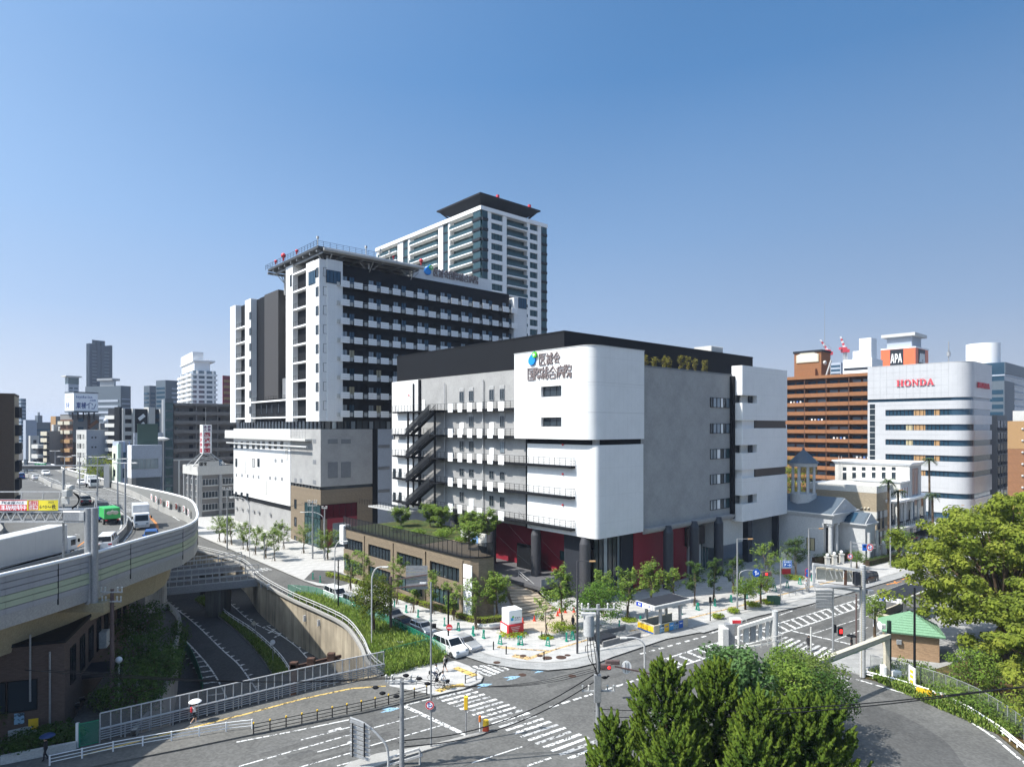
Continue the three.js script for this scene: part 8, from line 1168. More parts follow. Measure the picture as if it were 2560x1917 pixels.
{const t=U2.t,h=U2.h;part(t,'transformer',new MB().rod(V3(-.75,h-2.4,.2),V3(-.75,h-.75,.2),.42,.42,16).box(-1.35,-.2,h-.8,h-.6,-.1,.5).geo(),M.steelLight);part(t,'junction_box',new MB().rbox(-.35,.2,h-7.6,h-5.4,.2,.5).geo(),M.steel);const c=new MB();for(let i=0;i<4;i++)c.tube([V3(-.9+i*.2,h-2.3,.4),V3(-.8+i*.3,h-4-i*.3,.6),V3(-.2,h-5-i*.2,.4),V3(0,h-5.6,.25)],.03,14,5);c.build('cable',M.black,t);
const P1=(k,dy)=>V3(U1.t.position.x+k,U1.h+dy,U1.t.position.z),P2_=(k,dy)=>V3(U2.t.position.x+k,U2.h+dy,U2.t.position.z);for(const k of[-1.1,0,1.1]){wire(P1(k,.2),V3(-26+k,12.5,-36),.5);wire(P1(k,.1),P2_(k*.5,-5),1.0);}for(const d of[-8.2,-8.8]){wire(P1(.2,-4.6+(d+8.2)*.8),P2_(.1,d+3),1.2,.045);wire(P2_(.1,d),V3(24,14,-30),.6,.03);}for(const k of[-1,0,1])wire(P2_(k,-.1),V3(-2+k*3,13.2+k*.3,-96),.6,.018);
const ds=new MB();for(const[x,y]of[[1070,690],[1125,735],[1235,760],[1415,620],[1480,660],[1310,595]]){const z=-U1.t.position.z-.3,p=atD(...SB(x,y),z);ds.ball(p,.17,1.5,.8,.8,8);}ds.build('wire_spacers',M.black,scene);scene.children.at(-1).name='wire_spacer';tag(scene.children.at(-1),'black insulated clamps strung on the wires round the island pole','wire clamp',null,'stuff');
const a4=(q,k)=>q.t.position.clone().add(V3(k,q.h-.2,0));for(const k of[-.6,.6]){wire(a4(u6,k),a4(u4,k),2.2);wire(a4(u4,k),a4(u5,k*.5),.3);}
const o=thing('overhead_wires','dark overhead wires between the utility poles','wires');wires.build('wire',M.black,o).userData.kind='stuff';}
// railings of the bridge road
const along=(pts,n)=>{const c=new THREE.CurvePath();for(let i=0;i<pts.length-1;i++)c.add(new THREE.LineCurve3(pts[i],pts[i+1]));return Array.from({length:n+1},(_,i)=>c.getPointAt(i/n));};
function fence(name,label,pts,n,levels,h,r,m,o={}){const t=thing(name,label,o.cat??'railing'),q=along(pts,n);q.forEach((p,i)=>{const w=part(t,'post',shared('fp'+[h,r,name],()=>new MB().rod(V3(0,0,0),V3(0,h,0),r,r,8).geo()),m);w.position.copy(p);if(o.cap)part(w,'cap',shared('cap',()=>new MB().rod(V3(0,0,0),V3(0,.12,0),.07).geo()),o.cap).position.y=h;});for(const[y,rr]of levels)part(t,'rail',new MB().tube(pts.length>2?q.map((p)=>P3(p,p.y+y)):[0,.5,1].map((k)=>pts[0].clone().lerp(pts[1],k).add(V3(0,y,0))),rr,n*2,6).geo(),o.rm??m);if(o.panel)for(let i=0;i<n;i++){const[y0,y1]=o.pan,a=q[i].clone().lerp(q[i+1],.02),b=q[i].clone().lerp(q[i+1],.98);part(t,'panel',new MB().quad(a.clone().setY(a.y+y0),b.clone().setY(b.y+y0),b.clone().setY(b.y+y1),a.clone().setY(a.y+y1)).geo(),o.panel);}return t;}
const thru=(c,a)=>new THREE.MeshStandardMaterial({color:lin(...c),roughness:.5,transparent:true,opacity:a}),upY=(l,y)=>l.map((p)=>P3(p,y)),RL=railLine.map((p)=>p.clone().add(V3(-.15,0,-.3)));
fence('bridge_railing','long grey steel railing with five bars along the bridge pavement',upY(railLine,.15),14,[[1.1,.075],[.9,.05],[.7,.05],[.5,.05],[.3,.05]],1.1,.06,M.steel);
fence('bridge_screen','tall framed mesh screen standing behind the bridge railing',upY(RL,.1),34,[[2.35,.06],[1.1,.05]],2.35,.05,M.steelLight,{panel:M.screenMesh=thru([.16,.16,.155],.55),pan:[.1,2.3]});
fence('guard_fence','white low pedestrian fence with three rails at the left end of the bridge road',upY([...[[330,1660],[800,1555],[1165,1490],[1515,1430],[1690,1410]].map((p)=>g(S2(...p)))],.15),7,[[.75,.035],[.5,.03],[.25,.03]],.8,.06,M.whitePlain);
fence('guard_fence','dark brown pedestrian fence with yellow capped posts along the bridge road',upY(B2([105,1070],[515,985],[1000,880],[1475,760]),.15),12,[[.8,.035],[.5,.03],[.2,.03]],.85,.05,M.steelDark,{cap:M.yellow});
fence('guard_fence','short dark fence at the corner island by the bicycles',upY(B2([1780,670],[1865,640]),.16),1,[[.75,.03],[.4,.03]],.85,.05,M.steelDark);
fence('retaining_rail','white pipe guard rail along the top of the retaining wall',upY(wallR.filter((p)=>p.z<-68&&p.z>-137).map((p)=>p.clone().add(V3(.2,0,0))),.35),40,[[.75,.07],[.4,.06]],.8,.05,M.steelLight);
fence('median_rail','white guard rail on the weedy median of the sunken road',medianR.map((p)=>P3(p,p.y+.25)),22,[[.8,.05],[.45,.05]],.85,.045,M.whitePlain);
fence('mesh_fence','green mesh fence between the weeds and the side street',upY(fenceP,.02),22,[[1.7,.03],[.05,.03]],1.75,.03,M.fenceGreen,{cat:'fence',panel:M.greenMesh=thru([.02,.26,.15],.45),pan:[.05,1.7]});
fence('mesh_fence','green mesh fence across the weeds above the bridge railing',upY(B2([1105,520],[1240,480],[1560,400]),.02),5,[[1.6,.03]],1.6,.03,M.fenceGreen,{cat:'fence',panel:M.greenMesh,pan:[.05,1.55]});
fence('mesh_fence','green panel fence on the shaded side of the sunken road',[[1215,850],[1290,960],[1330,1060],[1358,1165]].map((p)=>{const q=atT(S2(...p));return q;}),8,[[1.7,.03]],1.7,.03,M.fenceGreen,{cat:'fence',panel:col(.015,.12,.075,.6),pan:[.05,1.7]});
fence('chain_fence','grey chain link fence round the park beside the curved road',upY(curveEdge.map((p)=>p.clone().add(V3(1.6,0,-.9))),.12),16,[[1.9,.03]],1.9,.035,M.steel,{cat:'fence',panel:thru([.2,.23,.2],.28),pan:[.1,1.9]});
fence('guard_rail','low white guard rail along the curved road',upY(curveEdge.map((p)=>p.clone().add(V3(.25,0,-.1))),.12),18,[[.55,.09],[.3,.07]],.6,.05,M.whitePlain);
fence('guard_fence','low grey fence by the avenue kerb under the parking sign',upY(D2([660,508],[870,465]),.15),5,[[.7,.03]],.75,.035,M.steel);
// signs and signals
const disc=(q,x,y,r,m,z=.12)=>{const d=part(q.t,'sign_plate',new MB().add(new THREE.CylinderGeometry(r,r,.04,24).rotateX(PI/2)).geo(),m);d.position.set(x,y,z);return d;};
const discPrint=(fg,bg,sym)=>{const t=print(64,64,(c)=>{c.fillStyle=bg;c.fillRect(0,0,64,64);sym(c,fg);});return(q,x,y,r,z=.145)=>{const d=part(q.t,'sign_print',new THREE.CircleGeometry(r,24),printMat(t));d.position.set(x,y,z);};};
const ring=(c)=>{c.strokeStyle='#c8202a';c.lineWidth=9;c.beginPath();c.arc(32,32,26,0,7);c.stroke();},upArrow=(c,f,r)=>{c.strokeStyle=f;c.lineWidth=6;c.beginPath();c.moveTo(26,52);c.lineTo(26,16);c.moveTo(16,26);c.lineTo(26,14);c.lineTo(36,26);c.moveTo(26,40);c.lineTo(46,40);c.lineTo(46,28);c.stroke();};
const noTurn=discPrint('#2040a0','#f4f4f4',(c,f)=>{upArrow(c,f);ring(c);}),blueArrow=discPrint('#ffffff','#1050b0',upArrow);
{const q=stand('sign_post','tall thin grey post with a round red ringed arrow sign before the zebra crossing','road sign',SB,1508,1170,-130);rodP(q,.075);noTurn(q,q.X(1500),q.Y(835),.36);disc(q,q.X(1520),q.Y(870),.3,M.steel,-.1);part(q.t,'lamp_head',new MB().rbox(q.X(1420),q.X(1470),q.h-.15,q.h,-.12,.12,.03).geo(),M.steelLight);part(q.t,'signal',new MB().rbox(.1,.42,q.Y(230),q.Y(195),-.1,.2,.04).geo(),M.black);}
{const q=stand('pedestrian_signal','yellow signal box on a grey post at the tip of the refuge island','signal',SB,1785,1075,872);rodP(q,.06);part(q.t,'box',new MB().rbox(-.16,.16,q.h,q.Y(770),-.16,.16,.03).geo(),M.yellow);}
{const q=stand('marker_post','white and orange marker post on the tip of the refuge island','bollard',SB,1895,1045,970);rodP(q,.06,M.whitePlain);part(q.t,'top',new MB().rod(V3(0,q.h,0),V3(0,q.Y(925),0),.1).geo(),col(.8,.2,.02));const w=stand('crash_cushion','red and yellow crash cushion at the tip of the refuge island','barrier',SB,1942,1042,1000);part(w.t,'drum',new MB().rod(V3(0,0,0),V3(0,w.h,0),.28,.26,18).geo(),col(.5,.06,.02));part(w.t,'top',new MB().rod(V3(0,w.h,0),V3(0,w.Y(958),0),.27,.24,18).geo(),M.yellow);}
{const q=stand('sign_mast','curved white mast carrying a slatted sign seen from behind, bottom centre','road sign',SB,1160,1330,1130);part(q.t,'post',new MB().tube([V3(0,-2,0),V3(0,q.Y(1180),0),V3(q.X(1090),q.Y(1080),0),V3(q.X(980),q.Y(985),0),V3(q.X(868),q.Y(940),0)],.09,24,8).geo(),M.steelLight);const n=8;for(let i=0;i<n;i++){const y=lerp(985,1240,i/(n-1));part(q.t,'slat',new MB().bar(V3(q.X(870),q.Y(y-25),.1),V3(q.X(1028),q.Y(y+30),.1),.05,.22).geo(),M.steelLight);}for(const x of[893,985])part(q.t,'stay',new MB().bar(V3(q.X(x),q.Y(975),.18),V3(q.X(x),q.Y(1240),.18),.08).geo(),M.steelDark);const w=stand('sign_mast','white horizontal arm structure crossing at the bottom centre','road sign',SB,1420,1300,1195);part(w.t,'arm',new MB().bar(V3(w.X(1165),w.Y(1262),0),V3(w.X(1415),w.Y(1185),0),.16).bar(V3(w.X(1165),w.Y(1318),0),V3(w.X(1440),w.Y(1232),0),.16).rod(V3(0,-1,0),V3(0,w.h,0),.08).geo(),M.steelLight);}
{const q=stand('sign_post','brown steel post with two arms holding a large sign seen from behind','road sign',S8,1190,975,510,null,.02);rodP(q,.17,M.brownPole);part(q.t,'arm',new MB().bar(V3(0,q.Y(540),0),V3(q.X(1480),q.Y(495),0),.14).geo(),M.brownPole);part(q.t,'arm',new MB().bar(V3(0,q.Y(605),0),V3(q.X(1480),q.Y(575),0),.14).geo(),M.brownPole);for(let i=0;i<7;i++)part(q.t,'board_slat',new MB().box(q.X(1308),q.X(1480),q.Y(612-i*27),q.Y(588-i*27),-.16-(i%2)*.01,-.12).geo(),M.steel);}
{const q=stand('traffic_signal','horizontal red traffic signal and round sign on a brown arm behind the junipers','signal',SC,1560,1130,890),P=(x,y,z=0)=>V3(q.X(x),q.Y(y),z);rodP(q,.13,M.brownPole);part(q.t,'arm',new MB().bar(P(1240,860),P(1560,925),.12).geo(),M.brownPole);part(q.t,'signal_head',new MB().rbox(q.X(1125),q.X(1208),q.Y(885),q.Y(838),-.1,.25,.06).rbox(q.X(1165),q.X(1280),q.Y(848),q.Y(812),-.25,.05,.06).geo(),M.brownPole);part(q.t,'red_lamp',new MB().ball(V3(q.X(1192),q.Y(862),.27),.14,1,1,.4).geo(),M.lampRed);const d=disc(q,q.X(1336),q.Y(870),.62,M.whitePlain,-.1);d.scale.x=.75;for(const x of[-.12,.12])part(q.t,'clamp',new MB().box(q.X(1336)+x-.03,q.X(1336)+x+.03,q.Y(912),q.Y(830),-.07,-.02).geo(),M.steel);const b=thing('crow','black crow perched on the crossarm of the tall utility pole','bird',atD(...SC(1160,940),-U2.t.position.z)),bm=new MB().ball(V3(0,0,0),.13,1.9,.9,.8).ball(V3(.26,.1,0),.08).bar(V3(.3,.1,0),V3(.42,.08,0),.03).bar(V3(-.2,0,0),V3(-.48,.12,0),.1,.03).bar(V3(.02,-.1,.03),V3(.02,-.2,.03),.015);bm.build('body',M.black,b);}
{const q=stand('traffic_signal','red signal with blue arrow sign on the square armed lamp at the avenue kerb','signal',SD,376,590,350),P=(x,y)=>V3(q.X(x),q.Y(y),.2);part(q.t,'arm',new MB().tube([V3(.1,q.Y(380),.2),P(385,342),P(420,325),P(470,326),P(530,340)],.06,16,6).geo(),M.steel);disc(q,q.X(488),q.Y(341),.55,M.blueSign,.3);blueArrow(q,q.X(488),q.Y(341),.52,.33);part(q.t,'signal_head',new MB().rbox(q.X(525),q.X(585),q.Y(362),q.Y(332),.1,.4,.05).geo(),M.brownPole);part(q.t,'red_lamp',new MB().ball(V3(q.X(551),q.Y(348),.42),.17,1,1,.4).geo(),M.lampRed);}
{const q=stand('parking_sign','blue parking sign with a white P and arrow on a grey post','sign',SD,649,525,260);rodP(q,.09);const t=print(128,96,(c)=>{c.fillStyle='#1256a6';c.fillRect(0,0,128,96);c.strokeStyle='#e8eef8';c.lineWidth=3;c.strokeRect(4,4,120,88);latin(c,'P',34,62,46,'#fff');c.lineWidth=7;c.beginPath();c.moveTo(62,64);c.lineTo(108,64);c.moveTo(92,50);c.lineTo(108,64);c.lineTo(92,78);c.stroke();paintText(c,'医会国合',16,12,24,22,'#fff',.12);});board(q.t,'board',q.X(720)-q.X(660),q.Y(262)-q.Y(308),.08,printMat(t),V3((q.X(720)+q.X(660))/2,q.Y(285),.1));const w=stand('pylon_sign','small white pylon sign with a red base at the clinic side entrance','sign',SD,682,352,208);part(w.t,'panel',new MB().rbox(-.75,.75,1,w.h,-.25,.25,.04).geo(),M.whitePlain);part(w.t,'base',new MB().rbox(-.78,.78,0,1.0,-.28,.28,.03).geo(),M.signRed);part(w.t,'mark',new MB().box(.0,.35,w.h-2.2,w.h-1.2,.25,.27).geo(),M.grey);}
{const q=stand('bus_lane_sign','blue bus lane and red ringed signs on a cantilever over the avenue','road sign',SD,1102,330,140),f=(x0,x1,y0,y1,m)=>part(q.t,'board',new MB().rbox(q.X(x0),q.X(x1),q.Y(y1),q.Y(y0),.1,.16,.02).geo(),m);rodP(q,.14,M.steel);part(q.t,'arm',new MB().bar(V3(0,q.Y(148),0),V3(q.X(1260),q.Y(162),0),.12).bar(V3(0,q.Y(172),0),V3(q.X(1260),q.Y(184),0),.1).geo(),M.steelLight);f(1172,1202,158,200,M.blueSign);f(1180,1194,166,180,M.whitePlain);noTurn(q,q.X(1220),q.Y(177),.62,.2);f(1206,1234,196,206,M.whitePlain);noTurn(q,q.X(1092),q.Y(236),.5,.22);const w=stand('sign_post','small round red and blue no stopping signs on a post at the avenue kerb','road sign',SD,820,465,315);rodP(w,.05);for(const y of[330,357]){disc(w,0,w.Y(y),.42,M.signRed);disc(w,0,w.Y(y),.31,M.blueSign,.14);}}
// big sign frames of the expressway entrance
const slats=(t,x0,x1,y0,y1,n,m,z=0)=>{for(let i=0;i<n;i++)part(t,'slat',new MB().rbox(x0,x1,lerp(y0,y1,i/n),lerp(y0,y1,(i+.85)/n),z-.05,z+.03,.02).geo(),m);};
{const q=stand('sign_gantry','white box framed sign gantry seen from behind above the junipers','gantry',SD,612,1010,590),f=(nm,x0,x1,y0,y1,z0,z1,m=M.offwhite)=>part(q.t,nm,new MB().rbox(q.X(x0),q.X(x1),q.Y(y1),q.Y(y0),z0,z1,.04).geo(),m),P=(x,y,z=0)=>V3(q.X(x),q.Y(y),z),bar=(nm,a,b,w)=>part(q.t,nm,new MB().bar(a,b,w).geo(),M.offwhite);part(q.t,'column',new MB().rod(V3(0,0,0),V3(0,q.h,0),.3,.3,16).geo(),M.steelLight);bar('beam',P(380,700),P(612,630),.34);part(q.t,'end_post',new MB().rod(P(380,880),P(380,695),.16).geo(),M.offwhite);bar('lower_beam',P(262,850),P(640,790),.16);f('cabinet',300,360,680,830,-.9,-.2,M.steel);f('panel',270,310,700,830,-1.2,.3);for(const x of[415,460,515,560,590])f('stiffener',x,x+(x>500?22:36),690-(x-415)*.2,800-(x-415)*.1,-.5,-.2,x===460?M.steel:M.offwhite);f('top_box',340,410,652,690,-1.2,-.3);bar('catwalk',P(300,850,.5),P(620,770,.5),.1);bar('hand_rail',P(400,800,.6),P(650,730,.6),.06);for(let i=0;i<6;i++)bar('rail_post',P(420+i*44,795-i*11,.6),P(420+i*44,838-i*11,.6),.05);for(const s of[0,26])bar('ladder_hoop',P(400+s,640,-.5),P(415+s,665,-.5),.06);f('warning_plate',345,400,655,676,-.28,-.24,M.signRed);part(q.t,'ladder',new MB().bar(P(640,900),P(640,650),.05).bar(P(650,900),P(650,655),.05).geo(),M.steel);}
{const q=stand('sign_gantry','tall ringed lattice pole with a wide electronic sign frame over the avenue','gantry',SD,1176,1015,295),P=(x,y,z=0)=>V3(q.X(x),q.Y(y),z),f=(nm,x0,x1,y0,y1,z0,z1,m)=>part(q.t,nm,new MB().rbox(q.X(x0),q.X(x1),q.Y(y1),q.Y(y0),z0,z1,.03).geo(),m),bar=(nm,a,b,w,m=M.steelLight)=>part(q.t,nm,new MB().bar(a,b,w).geo(),m);part(q.t,'column',new MB().rod(V3(0,0,0),V3(0,q.h,0),.28,.28,16).geo(),M.steelLight);for(let i=0;i<34;i++)part(q.t,'ring',shared('rng',()=>new MB().rod(V3(0,0,0),V3(0,.05,0),.31,.31,14).geo()),M.steel).position.y=q.h*(.3+i*.0203);bar('beam',P(856,290),P(1176,332),.26);bar('lower_beam',P(850,420),P(1176,465),.2);for(const x of[862,1066])bar('frame_post',P(x,295+(x-860)*.13),P(x,410+(x-860)*.13),.22,x>900?M.rust:M.steelLight);for(const[x0,x1]of[[888,950],[952,1012],[1014,1060]])f('sign_back',x0,x1,312+(x0-880)*.12,392+(x0-880)*.12,-.4,-.3,M.cream);f('sign_back',1070,1120,335,408,-.4,-.3,M.cream);f('catwalk',860,1150,425,432,-.2,.7,M.steel);bar('hand_rail',P(870,395,.7),P(1150,425,.7),.05,M.rust);for(let i=0;i<5;i++)bar('brace',P(960+i*30,320),P(985+i*30,385),.06,M.offwhite);f('unit',1120,1150,340,420,-.3,.3,M.greyDark);f('unit',1205,1240,455,480,-.3,.3,M.steel);bar('pipe',P(1162,1010,.2),P(1162,330,.2),.07,M.cream);}
{const q=stand('pedestrian_signal','grey post with a red pedestrian signal and a slatted sign seen from behind','signal',SD,986,872,445);rodP(q,.11);slats(q.t,q.X(872),q.X(978),q.Y(572),q.Y(452),6,M.steel,.1);part(q.t,'arm',new MB().bar(V3(0,q.Y(480),0),V3(q.X(1135),q.Y(495),0),.09).geo(),M.steel);part(q.t,'signal_box',new MB().rbox(q.X(1012),q.X(1040),q.Y(745),q.Y(690),.1,.4,.04).rbox(q.X(992),q.X(1008),q.Y(730),q.Y(680),-.2,.1,.04).geo(),M.black);part(q.t,'red_man',new MB().rbox(q.X(1018),q.X(1034),q.Y(728),q.Y(702),.4,.43,.02).geo(),M.lampRed);const w=stand('post','dark brown post in the middle of the far pavement corner','post',SD,1136,800,480);rodP(w,.1,M.brownPole);const v=stand('post','thin white post beside the person in black at the avenue crossing','post',SD,844,915,695);rodP(v,.09,M.offwhite);}
{const q=stand('beam_gate','cream height limit beam on a post across the curved road entrance','gate',SD,1331,1032,740),P=(x,y,z=0)=>V3(q.X(x),q.Y(y),z),far=at(...SD(860,925),q.h-.2).sub(q.t.position);part(q.t,'post',new MB().rbox(-.24,.24,0,q.h,-.22,.22,.03).geo(),M.cream);part(q.t,'beam',new MB().bar(V3(.2,q.h-.15,0),far,.5,.42).geo(),M.cream);part(q.t,'under_strip',new MB().bar(V3(0,q.h-.5,.05),far.clone().add(V3(0,-.35,.05)),.12,.22).geo(),M.greenRoof);part(q.t,'green_post',new MB().box(q.X(1347),q.X(1366),0,q.Y(658),-.4,-.1).geo(),mat('postGreen',[.01,.03,.02]));part(q.t,'dish',new MB().add(new THREE.SphereGeometry(.5,16,8,0,2*PI,0,1.1).rotateZ(PI/2).scale(.4,1,1)).geo(),M.whitePlain).position.copy(P(1292,686));part(q.t,'camera',new MB().rbox(q.X(1293),q.X(1322),q.Y(705),q.Y(675),-.2,.2,.04).geo(),M.offwhite);for(const[x0,x1,y0,y1]of[[1297,1318,940,1015],[1358,1415,972,1030]])part(q.t,'cabinet',new MB().rbox(q.X(x0),q.X(x1),q.Y(y1),q.Y(y0),-.3,.4,.05).geo(),M.whitePlain);const w=stand('street_lamp','plain tall grey lamp post beside the hut','street lamp',SD,1511,1085,440);rodP(w,.13,M.steelDark,.09);const v=stand('banner_sign','narrow blue and white upright banner sign on the avenue corner','sign',SD,1250,760,548);rodP(v,.06);part(v.t,'banner',new MB().rbox(-.1,.28,v.Y(690),v.Y(555),-.05,.05,.02).geo(),M.whitePlain);for(const y of[575,640,670])part(v.t,'print_block',new MB().box(-.08,.1,v.Y(y+22),v.Y(y),.05,.06).geo(),M.blueSign);const l=stand('sign_board','leaning white sign board with orange lettering at the fence','sign',SD,1496,1092,950);part(l.t,'board',new MB().box(-.05,.05,.1,l.h,-.5,.5).geo(),M.whitePlain);for(let i=0;i<5;i++)part(l.t,'letter',boxG(.02,.28,.5),M.yellow).position.set(-.06,l.h-.6-i*.5,0);const e=stand('sign_board','low orange and white sign board on the guard rail','sign',SD,1625,1160,1095);e.t.rotation.y=-.6;part(e.t,'board',new MB().box(-.2-1.1,-.0,.1,.9,0,.05).geo(),M.yellow);part(e.t,'board',new MB().box(0,1.1,.05,.85,0,.05).geo(),M.whitePlain);for(const x of[.2,.55,.85])part(e.t,'letter',boxG(.2,.4,.02),col(.7,.25,.02)).position.set(x,.25,.06);}
{const c=g(SD(1500,905)),t=thing('hut','small tan block hut with a green ribbed hipped roof beside the camphor tree','hut',P3(c,.1),-.42),w=2.5,d=2.2,h=3;part(t,'wall',new MB().box(-w,w,0,h,-d*2,0).geo(),M.tanTile=mat('tanTile',[.40,.27,.17],.85,{map:tTile}));const r=new MB(),e=.5,A=V3(-w-e,h,e),B=V3(w+e,h,e),C=V3(w+e,h,-d*2-e),D=V3(-w-e,h,-d*2-e),T=V3(0,h+1.9,-d);r.tri(A,B,T).tri(B,C,T).tri(C,D,T).tri(D,A,T);r.box(-w-e,w+e,h-.15,h,-d*2-e,e);r.build('roof',M.greenRoof,t);for(let i=0;i<9;i++){const k=i/9;part(t,'roof_rib',new MB().bar(A.clone().lerp(T,k),B.clone().lerp(T,k),.07).bar(B.clone().lerp(T,k),C.clone().lerp(T,k),.07).geo(),M.greenRoof);}part(t,'lamp_box',new MB().rbox(-1.6,-1.1,1.6,2.1,0,.3).geo(),M.steel);}
// subway entrances
function kiosk(label,pts,hR,sgn){const[a,b,c]=pts,t=thing('subway_entrance',label,'subway entrance',a,Math.atan2(-(b.z-a.z),b.x-a.x)),L=a.distanceTo(b),w=c;part(t,'wall',new MB().rbox(0,L,0,1.15,-.2,0,.03).geo(),M.cream);part(t,'wall',new MB().rbox(0,L,0,1.15,-w,-w+.2,.03).geo(),M.cream);part(t,'front_wall',new MB().rbox(-.02,.2,0,1.15,-w+.2,-.2,.03).geo(),M.cream);part(t,'stairwell',new MB().box(.2,L,0,.15,-w+.2,-.2).geo(),M.black);for(const x of[L*.22,L*.8])for(const z of[-.25,-w+.25])part(t,'pillar',new MB().rbox(x-.16,x+.16,1.1,hR,z-.16,z+.16,.02).geo(),M.steelLight);part(t,'canopy',new MB().rbox(-.2,L+.3,hR,hR+.55,-w-.2,.3,.08).geo(),M.offwhite);part(t,'roof',new MB().box(.05,L+.1,hR+.552,hR+.6,-w,.1).geo(),M.greyDark);const s=print(128,32,(x)=>{x.fillStyle='#1d3fae';x.fillRect(0,0,50,32);x.fillStyle='#f4f4fa';x.fillRect(50,0,78,32);latin(x,'M',26,16,24,'#fff');paintText(x,'西大国',56,4,20,14,'#202860',.13);latin(x,'Exit',90,24,11,'#444');});const p=board(t,'sign',w-.1,.5,.05,printMat(s),V3(-.24,hR+.27,-w/2),LEFT);return{t,L,w};}
{const a=P3(g(SC(1555,608)),.1),b=P3(g(SC(1828,540)),.1),q=kiosk('low walled subway entrance with flat canopy and blue and yellow posters, beside the avenue',[a,b,2.9],3.1);[[.22,M.paintBlue],[.36,M.yellow],[.5,col(.05,.3,.62)],[.64,M.paintBlue],[.78,M.blueSign]].forEach(([k,m],i)=>{const p=part(q.t,'poster',boxG(q.L*.125,.95,.03),m);p.position.set(q.L*k,.1,.02);part(p,'poster_print',boxG(q.L*.08,.12,.01),i%2?M.blueSign:M.whitePlain).position.set(0,.55,.02);});part(q.t,'banner',new MB().box(-.06,-.02,.3,1.0,-2.8,-.1).geo(),M.yellow);part(q.t,'banner_line',new MB().box(-.065,-.06,.12,.28,-2.8,-.1).geo(),M.blueSign);const c=P3(g(SC(1010,745)),.1),d=P3(g(SC(1450,630)),.1),t2=thing('stair_parapet','low dark stone parapet round the subway stairs, left of the entrance canopy','parapet',c,Math.atan2(-(d.z-c.z),d.x-c.x)),L=c.distanceTo(d);part(t2,'wall',new MB().rbox(L*.3,L,0,.7,-.25,0,.03).geo(),M.grey);part(t2,'wall',new MB().rbox(L*.3,L,0,.9,-2.8,-2.6,.03).geo(),M.grey);part(t2,'ramp_slab',new MB().rbox(L*.45,L,.1,.35,-2.6,-.25,.03).geo(),M.concrete);part(t2,'bench',new MB().rbox(L*.34,L*.6,.15,.8,-2,-.6,.05).geo(),M.greyDark);part(t2,'rail',new MB().bar(V3(0,.7,-.1),V3(L*.3,.7,-.1),.05).bar(V3(0,0,-.1),V3(0,.7,-.1),.05).geo(),M.steelDark);
kiosk('subway entrance canopy behind the hut, half covered by the camphor tree',[P3(g(SD(1420,690)),.1),P3(g(SD(1600,605)),.1),3],3.0);kiosk('distant subway entrance canopy beyond the chapel, by the kerb',[P3(g(SD(1500,285)),.1),P3(g(SD(1580,262)),.1),2.6],2.9);}
{
const t=thing('monument_sign','red and white stacked cube signboard on the corner plaza','sign',P3(g(SJ(120,1350)),.2),.5),s=print(128,128,(c)=>{c.fillStyle='#f5f5f3';c.fillRect(0,0,128,128);c.fillStyle='#2f9fd0';c.fillRect(12,66,30,30);c.fillStyle='#5ab832';c.beginPath();c.arc(36,58,11,0,7);c.fill();paintText(c,'医誠会',52,62,22,20,'#667',.1);paintText(c,'国際総合',50,86,18,16,'#889',.1);});part(t,'red_base',new MB().rbox(-1.1,1.1,0,1.35,-1.1,1.1,.04).geo(),M.signRed);part(t,'white_cube',new MB().rbox(-.95,.95,1.35,3.1,-.95,.95,.05).geo(),M.whitePlain);part(t,'print',new THREE.PlaneGeometry(1.7,1.5),printMat(s)).position.set(0,2.2,.965);part(t,'white_panel',new MB().box(-1.13,-1.1,.25,1.2,-.9,.7).geo(),M.whitePlain);for(let i=0;i<4;i++)part(t,'text_line',boxG(1.3-i*.2,.05,.02),M.whitePlain).position.set(-.1,1-i*.2,1.105);
const b=thing('curved_bench','pale curved stone bench at the edge of the plaza','bench',P3(g(S8(1980,925)),.15),0);b.rotation.y=.1;new MB().add(new THREE.TorusGeometry(2.4,.26,8,20,2.2).rotateX(-PI/2).rotateY(-2.6).translate(0,.3,-2)).build('seat',M.offwhite,b);}
